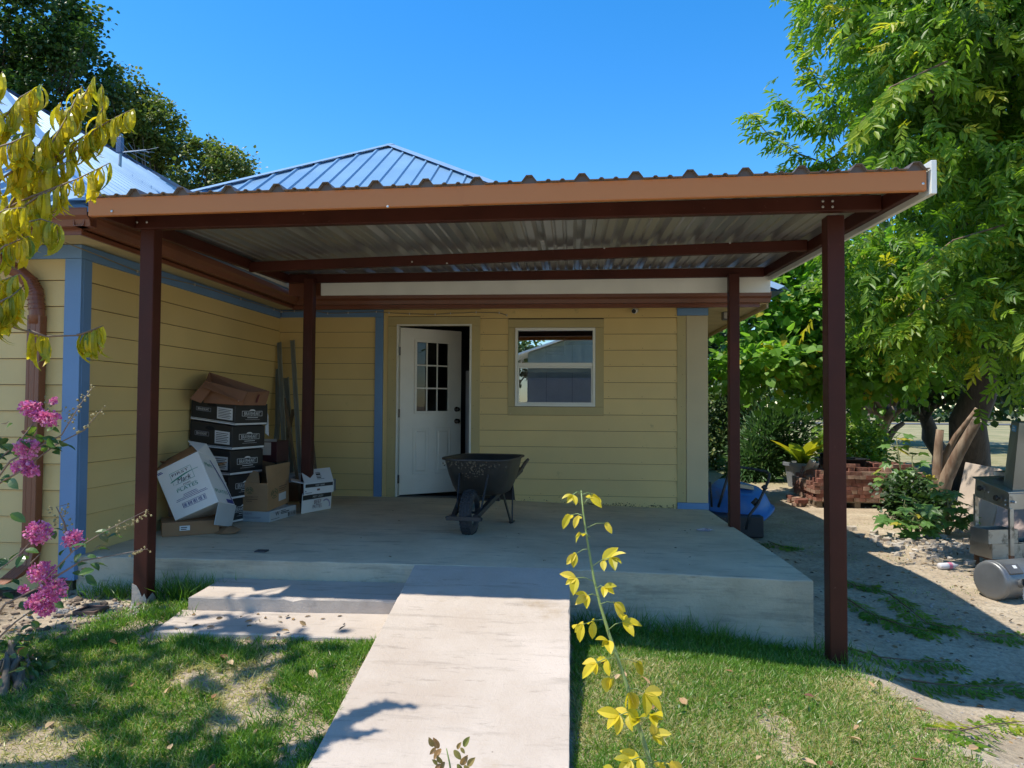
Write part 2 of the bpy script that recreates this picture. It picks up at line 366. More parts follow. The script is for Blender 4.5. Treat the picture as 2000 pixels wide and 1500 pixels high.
# ================================================================ HOUSE
BW = 8.5; LX = -3.563; FWY = 4.92
house = root('house', (-2, 9.5, 0), 'yellow lap-sided house with blue trim and blue metal hip roof behind the porch', 'house')
def part(mb, name, mat, parent=house, **k): return mb.build(name, mat, parent, **k)
# walls (backing)
dx0, dz1 = atY(778, 637, BW).x, atY(778, 637, BW).z; dx1 = atY(920, 637, BW).x
wx0, wz1 = atY(1008, 642, BW).x, atY(1008, 642, BW).z; wx1, wz0 = atY(1161, 793, BW).x, atY(1161, 793, BW).z
mb = MB()
for (a, b, z0, z1) in ((LX, dx0, -.1, 2.72), (dx0, dx1, dz1, 2.72), (dx0, dx1, -.1, .40), (dx1, wx0, -.1, 2.72), (wx0, wx1, -.1, wz0), (wx0, wx1, wz1, 2.72), (wx1, 1.55, -.1, 2.72)):
    mb.box((a, BW, z0), (b, BW+.11, z1))
WALLM = M('sheathing_lap_shade', (.10, .075, .04), .8, pos='w')  # dark tone seen through the board gaps stands in for lap shadow lines
wall_b = part(mb, 'wall', WALLM)
mb = MB(); mb.box((LX-.1, FWY+.1, -.1), (LX, BW+.11, 2.72)); wall_l = part(mb, 'wall', WALLM)
mb = MB(); mb.box((-9.5, FWY, -.1), (LX-.004, FWY+.1, 2.72)); wall_f = part(mb, 'wall', WALLM)
mb = MB(); mb.box((1.45, BW+.11, -.1), (1.55, 18, 2.72)); wall_r = part(mb, 'wall', WALLM)
def lap(parent, org, du, u0, u1, z0, z1, nrm, th=.019):
    """one lap board on a wall: org 3D of u=0, du direction, nrm outward"""
    du = Vector(du); n_ = Vector(nrm); o_ = Vector(org); mb = MB()
    a = [o_ + du*u0, o_ + du*u1]
    zz = Vector((0, 0, 1))
    lo = [a[0] + zz*(z0+.005) + n_*th, a[1] + zz*(z0+.005) + n_*th, a[1] + zz*(z0+.005) + n_*.001, a[0] + zz*(z0+.005) + n_*.001]
    hi = [a[0] + zz*z1 + n_*.004, a[1] + zz*z1 + n_*.004, a[1] + zz*z1 + n_*.001, a[0] + zz*z1 + n_*.001]
    mb.hexa(lo, hi); return mb.build('siding_board', SIDE, parent)
CO = .1905
# back wall right section: phase from photo line z=1.826
def courses(zref, zlo, zhi):
    z = zref
    while z > zlo: z -= CO
    r_ = []
    while z < zhi: r_.append((max(z, zlo), min(z+CO, zhi))); z += CO
    return [q for q in r_ if q[1]-q[0] > .02]
cas = lambda px: atY(px, 780, BW).x
X_dl, X_dr = cas(757), cas(937.5)          # door casing outer
X_wl, X_wr = cas(992), cas(1179)
WZ1, WZ0 = atY(1080, 624, BW).z, atY(1080, 811, BW).z
X_tr = cas(1322)
for z0, z1 in courses(1.826, .36, 2.72):
    if z1 > WZ0 and z0 < WZ1:
        lap(wall_b, (0, BW, 0), (1, 0, 0), X_dr, X_wl, z0, z1, (0, -1, 0)); lap(wall_b, (0, BW, 0), (1, 0, 0), X_wr, X_tr, z0, z1, (0, -1, 0))
        if z0 < WZ0-.02: lap(wall_b, (0, BW, 0), (1, 0, 0), X_wl, X_wr, z0, WZ0-.003, (0, -1, 0))
        if z1 > WZ1+.02: lap(wall_b, (0, BW, 0), (1, 0, 0), X_wl, X_wr, WZ1+.002, z1, (0, -1, 0))
    else: lap(wall_b, (0, BW, 0), (1, 0, 0), X_dr, X_tr, z0, z1, (0, -1, 0))
lap(wall_b, (0, BW, 0), (1, 0, 0), X_dl, X_dr, dz1+.112, 2.70, (0, -1, 0))
zr = atY(675, 741, BW).z
X_b0, X_b1 = cas(732.5), cas(748)
for z0, z1 in courses(zr, .44, 2.62): lap(wall_b, (0, BW, 0), (1, 0, 0), LX, X_b0, z0, z1, (0, -1, 0))
zl = atX(307, 716, LX).z
for z0, z1 in courses(zl, .44, 2.60): lap(wall_l, (LX, 0, 0), (0, 1, 0), FWY+.09, BW, z0, z1, (1, 0, 0))
for z0, z1 in courses(zl, .20, 2.60): lap(wall_f, (0, FWY, 0), (1, 0, 0), -9.5, LX-.10, z0, z1, (0, -1, 0))
# trims
def trim(x0, x1, z0, z1, mat, th=.022, name='trim_board', y=BW, parent=wall_b):
    mb = MB(); mb.box((x0, y-th, z0), (x1, y-.001, z1)); return mb.build(name, mat, parent, bevel=.002, seg=1)
trim(LX+.03, X_b1, 2.612, 2.70, BLUE, .026); trim(X_b0, X_b1, .44, 2.61, BLUE, .026)
trim(X_b1+.002, X_dl, .44, 2.70, SIDE, .012)
trim(X_dl, dx0-.012, .44, dz1-.004, SIDE2); trim(dx1+.012, X_dr, .44, dz1-.004, SIDE2); trim(X_dl, X_dr, dz1-.002, dz1+.11, SIDE2)
trim(X_wl, wx0-.01, WZ0+.10, WZ1-.10, SIDE2); trim(wx1+.01, X_wr, WZ0+.10, WZ1-.10, SIDE2); trim(X_wl, X_wr, WZ1-.098, WZ1, SIDE2, .024); trim(X_wl, X_wr, WZ0, WZ0+.098, SIDE2, .024)
X_c = cas(1340); XR = 1.565
trim(X_tr, X_c-.002, .44, 2.612, SIDE2); trim(X_c, XR+.02, .44, 2.612, TANP, .03)
trim(X_tr, XR+.025, .36, .438, BLUE, .034); trim(X_tr, XR+.025, 2.614, 2.70, BLUE, .034)
# right hand side wall cladding
mb = MB(); mb.box((1.551, BW-.0, -.05), (1.566, 18, 2.72)); mb.build('side_panel', TANP, wall_r)
# left wall frieze + corner boards
mb = MB(); mb.box((LX+.001, FWY-.03, 2.60), (LX+.026, BW-.03, 2.70)); mb.build('trim_board', BLUE, wall_l, bevel=.002, seg=1)
mb = MB(); mb.box((LX+.001, FWY-.002, .28), (LX+.028, FWY+.088, 2.598)); mb.build('trim_board', BLUE, wall_l, bevel=.002, seg=1)
trim(-9.5, LX+.024, 2.60, 2.70, BLUE, .026, y=FWY, parent=wall_f); trim(LX-.10, LX+.026, .28, 2.598, BLUE, .028, y=FWY, parent=wall_f)
# foundation strip under left front
mb = MB(); mb.box((-9.5, FWY-.004, -.1), (LX-.01, FWY+.0, .2)); mb.build('foundation', CON, wall_f)
# soffits and fascias
EX, EY = -3.26, 8.20
mb = MB(); mb.box((EX, EY, 2.705), (2.18, BW+.12, 2.725)); mb.box((-9.6, 4.52, 2.705), (EX-.0, FWY+.1, 2.725)); mb.box((LX-.1, FWY+.1, 2.705), (EX, BW+.12, 2.725)); mb.box((1.55, BW+.12, 2.705), (2.18, 18, 2.725))
mb.build('soffit', M('soffit_paint', (.56, .45, .22), .7, pos='w'), house)
mb = MB(); mb.box((EX-.02, EY-.02, 2.668), (2.10, EY, 2.80)); mb.build('fascia_board', BRN, house)
mb = MB(); mb.box((EX-.022, 4.52, 2.675), (EX, EY-.022, 2.80)); mb.build('fascia_board', BRN, house)
mb = MB(); mb.box((-9.6, 4.50, 2.675), (EX, 4.518, 2.80)); mb.build('fascia_board', BRN, house)
mb = MB(); mb.box((2.18, EY, 2.66), (2.20, 18, 2.80)); mb.build('fascia_board', TANP, house)
# gutters: K profile
def gut(p, q, out, z=2.825, h=.112, d=.11, name='gutter'):
    p = Vector(p); q = Vector(q); o_ = Vector(out); pr = [(0, 0), (0, -h), (d*.62, -h), (d*.72, -h*.62), (d*.95, -h*.42), (d, -.012), (d, 0), (d-.006, 0), (d-.01, -h*.4), (d*.66, -h*.6), (d*.56, -h+.006), (.006, -h+.006), (.006, 0)]
    mb = MB(); ring = lambda b, : [b + o_*a + Vector((0, 0, z+c)) for a, c in pr]
    mb.loft([ring(p), ring(q)], True, True); return mb.build(name, BRN, house)
gut((EX+.02, EY-.02, 0), (2.20, EY-.02, 0), (0, -1, 0))
gut((EX, 4.42, 0), (EX, EY-.12, 0), (1, 0, 0))
gut((-9.6, 4.50, 0), (EX+.11, 4.50, 0), (0, -1, 0), d=.11)
# gutter corner hook and joint plate at the back
mb = MB(); mb.box((-2.99, 7.36, 2.70), (-2.60, 7.364, 2.935)); mb.build('joint_plate', BRN, house)
# downspout on the left front wall
ds = MB()
def rect_tube(mb, pts, w_, d_):
    rings = []
    for p in pts: p = Vector(p); rings.append([p + Vector((a*w_/2, b*d_/2, 0)) for a, b in ((-1,-1),(-.5,-1),(-.42,-.88),(-.34,-1),(.34,-1),(.42,-.88),(.5,-1),(1,-1),(1,1),(-1,1))])
    mb.loft(rings)
tx = atY(73, 560, FWY-.06).x
rect_tube(ds, [(tx, FWY-.055, 2.18), (tx, FWY-.055, .50)], .10, .07)
dspt = ds.build('downspout', BRN, house, bevel=.003, seg=1)
e = MB(); pts = [(tx-.62, 4.47, 2.66), (tx-.58, 4.50, 2.58), (tx-.18, FWY-.10, 2.40), (tx-.07, FWY-.06, 2.33), (tx-.015, FWY-.055, 2.26), (tx, FWY-.055, 2.17)]
pts = [atY(-90, 462, 4.55), atY(-5, 508, 4.74), atY(35, 530, 4.81), atY(57, 549, 4.85), atY(69, 572, 4.865), (tx, FWY-.055, 2.19), (tx, FWY-.055, 2.12)]; e.tube(pts, .052, 12); e.build('elbow', BRN, dspt, smooth=True)
e = MB()
for i in range(9):
    k_ = 3.0+i*.22; a_ = Vector(pts[int(k_)]).lerp(Vector(pts[min(int(k_)+1, 6)]), k_-int(k_)); d_ = (Vector(pts[min(int(k_)+1, 6)])-Vector(pts[int(k_)])).normalized(); e.tube([a_-d_*.003, a_+d_*.003], .058, 12)
e.build('elbow_rings', BRN, dspt)
e = MB(); rect_tube(e, [(tx, FWY-.055, .52), (tx-.01, FWY-.075, .40), (tx-.05, FWY-.16, .33), (tx-.08, FWY-.22, .30)], .105, .078); e.build('outlet', BRN, dspt, bevel=.003, seg=1)
# ---------------- roofs (ribbed blue metal)
RB = M('blue_roof_metal', (.17, .31, .46), .38, metal=.25, var=.06, scale=.8, bump=.04, bscale=5, pos='w')
RBC = M('blue_ridge_cap', (.25, .37, .52), .35, metal=.25, var=.05, pos='w', bump=0)
def slope(tri, up, along, sp, name='roof'):
    """tri: polygon in a plane; ribs run in direction up, spaced sp along 'along'"""
    mb = MB(); k = len(mb.v); mb.v += [tuple(p) for p in tri]; mb.f.append(tuple(range(len(tri)))); mb.m.append(0)
    o = mb.build(name, RB, house)
    n_ = (Vector(tri[1])-Vector(tri[0])).cross(Vector(tri[2])-Vector(tri[0])).normalized(); n_ = n_ if n_.z > 0 else -n_
    al = Vector(along).normalized(); up = Vector(up).normalized(); o0 = Vector(tri[0])
    P2 = [((Vector(p)-o0).dot(al), (Vector(p)-o0).dot(up)) for p in tri]
    lo = min(a for a, b in P2); hi = max(a for a, b in P2); s = math.ceil(lo/sp)*sp + sp*.3
    while s < hi:
        ys_ = []
        for i in range(len(P2)):
            (a, b), (c, d) = P2[i], P2[(i+1) % len(P2)]
            if (a-s)*(c-s) < 0: ys_.append(b + (d-b)*(s-a)/(c-a))
        if len(ys_) == 2 and abs(ys_[0]-ys_[1]) > .15:
            y0, y1 = sorted(ys_); p = o0 + al*s + up*(y0+.02); q = o0 + al*s + up*(y1-.03)
            r_ = MB(); pr = lambda b: [b + al*a + n_*c for a, c in ((-.038, .001), (-.018, .03), (.018, .03), (.038, .001))]
            r_.loft([pr(p), pr(q)]); r_.build('roof_rib', RB, o)
        s += sp
    return o
# main hip
ZE = 2.835
ap = Vector((-3.77, 14.54, ZE+.64*(14.54-8.1)))
c1_ = Vector((2.35, 8.1, ZE)); c0_ = Vector((-10.2, 8.1, ZE)); c3_ = Vector((2.35, 21, ZE))
slope([(-3.15, 8.1, ZE), c1_, ap, (-6.68, 11.63, ZE+.64*3.53)], (0, 1, .64), (1, 0, 0), .30)
slope([c1_, c3_, ap], (-1, 0, .64), (0, 1, 0), .30)
slope([c3_, (-10.2, 21, ZE), ap], (0, -1, .64), (1, 0, 0), .6)
slope([(-10.2, 21, ZE), (-10.2, 8.1, ZE), ap], (1, 0, .64), (0, 1, 0), .6)
def cap(p, q, w_=.28):
    p = Vector(p); q = Vector(q); d = (q-p).normalized(); s = d.cross(Vector((0, 0, 1))).normalized()
    dn = .32*w_/2
    mb = MB(); mb.loft([[b - s*w_/2 + Vector((0, 0, .045-dn)), b + Vector((0, 0, .055)), b + s*w_/2 + Vector((0, 0, .045-dn)), b + Vector((0, 0, .028))] for b in (p, q)]); return mb.build('ridge_cap', RBC, house)
cap(c1_, ap); cap((-6.60, 11.71, ZE+.64*3.61), ap); cap(c3_, ap)
# left wing hip
RX = -8.0; SL = .64; RZ = ZE+SL*(-3.15-RX)
hy = 4.36 + (-3.15-RX)
rdg1 = Vector((RX, 14.0, RZ)); hp = Vector((RX, hy, RZ)); fc = Vector((-3.13, 4.36, ZE)); fl = Vector((-12.85, 4.36, ZE))
slope([fc, (-3.13, 8.12, ZE), (RX, 12.97, RZ), hp], (-1, 0, SL), (0, 1, 0), .30)
slope([fl, fc, hp], (0, 1, SL), (1, 0, 0), .30)
slope([(-12.85, 14.0, ZE), fl, hp, rdg1], (1, 0, SL), (0, 1, 0), .6)
cap(fc, hp, .26); cap(hp, rdg1, .30); cap(fl, hp)
# ---------------- door
door = MB()
JW = .012
mb = MB(); mb.box((dx0-.012, BW-.03, .44), (dx0+.012, BW+.1, dz1)); mb.box((dx1-.012, BW-.03, .44), (dx1+.012, BW+.1, dz1)); mb.box((dx0-.012, BW-.03, dz1-.0), (dx1+.012, BW+.1, dz1+.02))
WP = M('white_door_paint', (.68, .64, .54), .45, var=.05, scale=3, bump=.05, dirt=(.40, .37, .31), dscale=9, dth=.70)
WPF = M('white_frame_paint', (.68, .66, .56), .5, pos='w', var=.05)
mb.build('door_frame', WPF, house, bevel=.002, seg=1)
mb = MB(); mb.box((dx0, BW-.02, .40), (dx1, BW+.12, .452)); mb.build('threshold', M('dark_threshold', (.05, .04, .035), .5, pos='w'), house)
TH = R(37); hx, hy_ = dx0+.022, BW+.03; DW = .835; DH0, DH1 = .465, dz1-.012
def dpt(u, z, t=0): return Vector((hx + math.cos(TH)*u + math.sin(TH)*t, hy_ + math.sin(TH)*u - math.cos(TH)*t, z))
def dbox(u0, u1, z0, z1, t0, t1, name, mat, parent, bevel=.002):
    mb = MB(); mb.hexa([dpt(u0, z0, t1), dpt(u1, z0, t1), dpt(u1, z0, t0), dpt(u0, z0, t0)], [dpt(u0, z1, t1), dpt(u1, z1, t1), dpt(u1, z1, t0), dpt(u0, z1, t0)]); return mb.build(name, mat, parent, bevel=bevel, seg=1)
# leaf with an opening for the glass
LU0, LU1, LZ0, LZ1 = .20, .66, 1.46, 2.34
mb = MB()
for (a, b, z0, z1) in ((0, LU0, DH0, DH1), (LU1, DW, DH0, DH1), (LU0, LU1, DH0, LZ0), (LU0, LU1, LZ1, DH1)):
    mb.hexa([dpt(a, z0, 0), dpt(b, z0, 0), dpt(b, z0, -.042), dpt(a, z0, -.042)], [dpt(a, z1, 0), dpt(b, z1, 0), dpt(b, z1, -.042), dpt(a, z1, -.042)])
leaf = mb.build('door', WP, house)
def ringf(u0, u1, z0, z1, w_, t, name, mat, bev=.003):
    mb = MB()
    for (a, b, c, d) in ((u0, u0+w_, z0+w_, z1-w_), (u1-w_, u1, z0+w_, z1-w_), (u0, u1, z0, z0+w_), (u0, u1, z1-w_, z1)):
        mb.hexa([dpt(a, c, t), dpt(b, c, t), dpt(b, c, .0005), dpt(a, c, .0005)], [dpt(a, d, t), dpt(b, d, t), dpt(b, d, .0005), dpt(a, d, .0005)])
    return mb.build(name, mat, leaf, bevel=bev, seg=1)
ringf(LU0-.015, LU1+.015, LZ0-.015, LZ1+.015, .032, .014, 'light_frame', WP)
def glassmat(name, refl, tint=(1, 1, 1), wav=.0):
    m, n, p, o = newmat(name); n.nodes.remove(p)
    g = N(n, 'ShaderNodeBsdfGlossy', Roughness=.0); g.inputs[0].default_value = (*tint, 1); t = N(n, 'ShaderNodeBsdfTransparent'); t.inputs[0].default_value = (.75, .8, .78, 1)
    mx = N(n, 'ShaderNodeMixShader'); mx.inputs[0].default_value = refl; n.links.new(t.outputs[0], mx.inputs[1]); n.links.new(g.outputs[0], mx.inputs[2]); n.links.new(mx.outputs[0], o.inputs[0])
    if wav:
        c = N(n, 'ShaderNodeTexCoord'); a = N(n, 'ShaderNodeTexNoise', Scale=1.6, Detail=1); n.links.new(c.outputs['Object'], a.inputs['Vector']); b = N(n, 'ShaderNodeBump', Strength=wav, Distance=.01); n.links.new(a.outputs[0], b.inputs['Height']); n.links.new(b.outputs[0], g.inputs['Normal'])
    return m
GLD = glassmat('door_glass', .03); GLU = glassmat('window_glass', .62, (.9, .97, 1), .01); GLS = glassmat('screen_glass', .2, (.9, .95, 1), .01)
pw = (LU1-LU0-.034)/3; ph = (LZ1-LZ0-.034)/3
for i in range(3):
    for j in range(3):
        mb = MB(); a = LU0+.017+i*pw; b = LZ0+.017+j*ph
        mb.quad(dpt(a, b, -.02), dpt(a+pw, b, -.02), dpt(a+pw, b+ph, -.02), dpt(a, b+ph, -.02)); mb.build('pane', GLD, leaf)
for i in (1, 2):
    dbox(LU0+.017+i*pw-.009, LU0+.017+i*pw+.009, LZ0+.017, LZ1-.017, -.018, -.004, 'muntin', WP, leaf)
    dbox(LU0+.017, LU1-.017, LZ0+.017+i*ph-.009, LZ0+.017+i*ph+.009, -.017, -.003, 'muntin', WP, leaf)
for u0, u1 in ((.17, .385), (.475, .69)):
    ringf(u0, u1, .70, 1.27, .018, .007, 'door_panel', WP, .004); 
    mb = MB(); a, b, c, d = u0+.04, u1-.04, .74, 1.23
    mb.hexa([dpt(a, c, .001), dpt(b, c, .001), dpt(b, d, .001), dpt(a, d, .001)], [dpt(a+.012, c+.012, .009), dpt(b-.012, c+.012, .009), dpt(b-.012, d-.012, .009), dpt(a+.012, d-.012, .009)]); mb.build('door_panel', WP, leaf)
STL = M('dark_knob_metal', (.10, .09, .08), .25, metal=.9, bump=0)
for zz_, r_ in ((1.50, .026), (1.35, .03)):
    mb = MB(); c = dpt(DW-.065, zz_, 0); nn_ = (dpt(0, 0, 1)-dpt(0, 0, 0)); mb.tube([c, c+nn_*.012, c+nn_*.014, c+nn_*.04, c+nn_*.055, c+nn_*.062], [.032, .032, .014, .016, r_, .012], 14); mb.build('door_knob', STL, leaf, smooth=True)
for zz_ in (2.20, 1.45, .66):
    mb = MB(); mb.box((dx0+.006, BW-.012, zz_-.05), (dx0+.028, BW+.02, zz_+.05)); mb.tube([(dx0+.02, BW-.014, zz_-.05), (dx0+.02, BW-.014, zz_+.05)], .007, 8); mb.build('hinge', STL, leaf)
# ---------------- window
VIN = M('white_vinyl', (.74, .72, .62), .4, pos='w', var=.03, bump=0)
mb = MB(); f = .022
def frame(mb, x0, x1, z0, z1, w_, y0, y1):
    mb.box((x0, y0, z0+w_), (x0+w_, y1, z1-w_)); mb.box((x1-w_, y0, z0+w_), (x1, y1, z1-w_)); mb.box((x0, y0, z0), (x1, y1, z0+w_)); mb.box((x0, y0, z1-w_), (x1, y1, z1))
frame(mb, wx0-.008, wx1+.008, wz0-.008, wz1+.008, .030, BW-.035, BW+.05); win = mb.build('window', VIN, house, bevel=.003, seg=1)
zm = atY(1080, 712.5, BW).z
mb = MB(); mb.box((wx0+.022, BW-.022, zm-.022), (wx1-.022, BW+.04, zm+.024)); mb.build('sash_rail', VIN, win, bevel=.003)
mb = MB(); frame(mb, wx0+.0225, wx1-.0225, wz0+.0225, zm-.023, .018, BW-.018, BW+.015); mb.build('sash_frame', VIN, win, bevel=.002, seg=1)
mb = MB(); mb.quad((wx0+.02, BW+.012, zm+.02), (wx1-.02, BW+.012, zm+.02), (wx1-.02, BW+.012, wz1-.02), (wx0+.02, BW+.012, wz1-.02)); mb.build('pane', GLU, win)
mb = MB(); mb.quad((wx0+.035, BW+.002, wz0+.035), (wx1-.035, BW+.002, wz0+.035), (wx1-.035, BW+.002, zm-.035), (wx0+.035, BW+.002, zm-.035)); mb.build('pane', GLS, win)
# sticker on the upper pane
sx0, sx1, sz0, sz1 = atY(1064, 700, BW).x, atY(1103, 700, BW).x, atY(1080, 694, BW).z, atY(1080, 650, BW).z
q = [(sx0, BW+.022, sz0), (sx1, BW+.022, sz0), (sx1, BW+.022, sz1), (sx0, BW+.022, sz1)]
prect(q, [(0, 0, 1, .42)], M('sticker_plum', (.09, .05, .06), .5, bump=0), win, 'sticker', 0)
prect(q, [(.03, .42, .97, .74)], M('sticker_yellow', (.42, .38, .12), .5, bump=0), win, 'sticker', 0)
prect(q, [(0, 0, .03, .8), (.97, 0, 1, .8), (.03, 0, .97, .03)], M('sticker_grey', (.35, .35, .34), .5, bump=0), win, 'sticker_edge', .001)
ptext(q, 'ALLIANCE', .14, .56, .9, .67, M('ink_black', (.02, .02, .02), .6, bump=0), win, off=.002)
ptext(q, 'PREMIUM VINYL', .08, .22, .92, .33, M('ink_pale', (.5, .5, .5), .6, bump=0), win, off=.002)
ptext(q, 'Windows and Doors', .10, .08, .90, .17, MATS['ink_pale'], win, off=.002)
# things inside the window: shade roll and closet panel doors
mb = MB(); mb.box((wx0+.01, BW+.10, zm-.085), (wx1-.01, BW+.13, zm-.03)); mb.build('window_shade', M('shade_grey', (.30, .29, .25), .8), win)
# room shell
mb = MB(); RMX0, RMX1, RMY = -3.3, 1.44, 12.2
mb.box((RMX0, RMY, .4), (RMX1, RMY+.05, 2.7)); mb.box((RMX0-.05, BW+.12, .4), (RMX0, RMY, 2.7)); mb.box((RMX1-.0, BW+.12, .4), (RMX1+.006, RMY, 2.7)); mb.box((RMX0, BW+.112, .36), (RMX1, RMY, .4)); mb.box((RMX0, BW+.112, 2.69), (RMX1, RMY, 2.70))
mb.build('interior_room', M('interior_paint', (.10, .10, .10), .8), house)
for i in range(4):
    x0 = -.70 + i*.36; mb = MB(); mb.box((x0, 10.0, .42), (x0+.355, 10.03, 2.4))
    dd = mb.build('closet_door', M('closet_white', (.5, .5, .5), .6), house)
mb = MB(); mb.box((dx1-.17, 9.25, .42), (dx1-.12, 9.30, 2.0)); mb.build('inner_post', M('closet_white', (.5, .5, .5), .6), house)
mb = MB()
for i in range(170):
    x = random.choice((random.uniform(-1.0, X_tr), random.uniform(.2, X_tr))); z = slabz(x, 8.5) + abs(random.gauss(0, .022)) + .002; w_ = random.uniform(.002, .012)*(1 if z < .42 else .5); h_ = random.uniform(.002, .008)
    y = BW-.0215; mb.v += [(x-w_, y, z), (x, y, z-h_), (x+w_, y, z+h_*.3), (x+w_*.2, y, z+h_)]; k = len(mb.v)-4; mb.f.append((k, k+1, k+2, k+3)); mb.m.append(0)
mb.build('mould_specks', M('mould_black', (.03, .027, .02), .9, bump=0), wall_b, kind='stuff', fixn=False)
mb = MB()
def nail(x, z, y=BW-.0245, r_=.0032): mb.v += [(x-r_, y, z-r_), (x+r_, y, z-r_), (x+r_, y, z+r_), (x-r_, y, z+r_)]; k = len(mb.v)-4; mb.f.append((k, k+1, k+2, k+3)); mb.m.append(0)
for z0, z1 in courses(1.826, .36, 2.70):
    for x in (X_dr+.03, -.35, .05, .45, .83, X_tr-.03):
        if z1 > WZ0 and z0 < WZ1 and X_wl < x < X_wr: continue
        if random.random() < .8: nail(x+random.uniform(-.01, .01), z0+.026+random.uniform(-.004, .004), BW-.0205)
for x0, x1 in ((X_dl, dx0), (dx1, X_dr), (X_tr, X_c)):
    z = .55
    while z < 2.4: nail((x0+x1)/2+random.uniform(-.03, .03), z, BW-.0235); z += random.uniform(.2, .4)
mb.build('nail_heads', M('nail_brown', (.12, .09, .045), .7, bump=0), wall_b, kind='stuff', fixn=False)  # nail heads as small flat dark brown dots
# outlet cover low on the wall, small marks
ox = atY(649, 946, BW).x; oz = atY(649, 946, BW).z
mb = MB(); mb.box((ox-.035, BW-.06, oz-.07), (ox+.05, BW-.012, oz+.07)); mb.build('outlet_box', M('outlet_grey', (.20, .22, .23), .5), house, bevel=.006)
# flood lamp under the right eave
mb = MB(); c = atY(1420, 617, 8.9); mb.box((c.x-.06, 8.85, c.z-.05), (c.x+.06, 8.95, c.z+.05)); fl_ = mb.build('flood_lamp', M('lamp_grey', (.12, .12, .12), .5), house, bevel=.01)
mb = MB(); mb.box((c.x-.045, 8.846, c.z-.036), (c.x+.045, 8.849, c.z+.036)); mb.build('lamp_lens', M('lens_pale', (.4, .38, .33), .3), fl_)
# ================================================================ CANOPY
can = root('porch_canopy', (-.35, 5.8, 0), 'dark red steel porch canopy with corrugated metal roof and copper coloured front fascia', 'canopy')
CL, CR = -3.0, 1.955            # roof sheet left / right
def yf(x): return 4.13 - .022*x
YB = 7.30
def rz(x, y):
    t = (x-CL)/(CR-CL); s = (y-4.13)/(YB-4.13)
    return (2.828+.034*t)*(1-s) + (2.925+.028*t)*s
STEEL = dict(bevel=.006, seg=2)
# posts
def post(x, y, z0, z1, w_=.10):
    mb = MB(); mb.box((x-w_/2, y, z0), (x+w_/2, y+w_, z1)); return mb.build('post', REDP, can, **STEEL)
pl = atY(289, 1172, 4.62); 
post(atY(277, 800, 4.62).x+.012, 4.62, G(-2.75, 4.6)-.05, 2.752)
pr_ = post(1.655, 4.62, -.1, 2.76, .106)
post(atY(602, 800, 7.20).x, 7.15, .40, 2.85, .10); post(atY(1433, 800, 7.20).x, 7.15, -.1, 2.86, .10)
# splash of concrete on the foot of the left post
mb = MB(); xx = atY(277, 800, 4.62).x+.012; z = G(-2.75, 4.6)-.02
pts = [(-.052, 0), (.052, 0), (.052, .06), (.035, .10), (.02, .075), (0, .12), (-.02, .15), (-.052, .165)]
mb.ext([(xx+a, 4.617, z+b) for a, b in pts], None, (0, -.0025, 0)); mb.build('cement_splash', CONR, can)
mb = MB(); mb.ext([(xx+.0525, 4.62+a, z+b) for a, b in ((0, 0), (.1, 0), (.1, .05), (.06, .09), (0, .06))], None, (.0025, 0, 0)); mb.build('cement_splash', CONR, can)
# beams
def beam(p, q, h=.10, d=.06, name='beam'):
    mb = MB(); p = Vector(p); q = Vector(q); y_ = Vector((0, d, 0)); z_ = Vector((0, 0, h))
    mb.hexa([p, q, q+y_, p+y_], [p+z_, q+z_, q+y_+z_, p+y_+z_]); return mb.build(name, REDP, can, **STEEL)
beam((-2.95, 4.60, 2.731), (1.91, 4.56, 2.772), h=.095, d=.058)
beam((-2.95, 6.32, 2.765), (1.91, 5.95, 2.822), h=.09, d=.05)
beam((-2.95, 7.25, 2.82), (1.91, 7.25, 2.847), h=.09, d=.05)
def side(x0, x1):
    mb = MB(); y0, y1 = 4.20, 7.29
    mb.hexa([(x0, y0, rz(x0, y0)-.105), (x1, y0, rz(x0, y0)-.105), (x1, y1, rz(x0, y1)-.10), (x0, y1, rz(x0, y1)-.10)], [(x0, y0, rz(x0, y0)-.012), (x1, y0, rz(x0, y0)-.012), (x1, y1, rz(x0, y1)-.012), (x0, y1, rz(x0, y1)-.012)])
    mb.build('side_rafter', REDP, can, **STEEL)
side(-2.998, -2.95); side(1.914, 1.962)
# fascia
mb = MB(); a, b = CL+.005, CR-.01
for (x0, x1, t) in ((a, -.60, 0), (-.64, b, .003)):
    lo = [(x0, yf(x0)-.004-t, rz(x0, 4.13)-.112), (x1, yf(x1)-.004-t, rz(x1, 4.13)-.112), (x1, yf(x1)-.001-t, rz(x1, 4.13)-.112), (x0, yf(x0)-.001-t, rz(x0, 4.13)-.112)]
    mb = MB(); mb.hexa(lo, [(p[0], p[1], p[2]+.108) for p in lo])
    mb.hexa([(p[0], p[1]+(.03 if i > 1 else .002), p[2]-.003) for i, p in enumerate(lo)], [(p[0], p[1]+(.03 if i > 1 else .002), p[2]) for i, p in enumerate(lo)])
    mb.build('front_fascia', COPP, can)
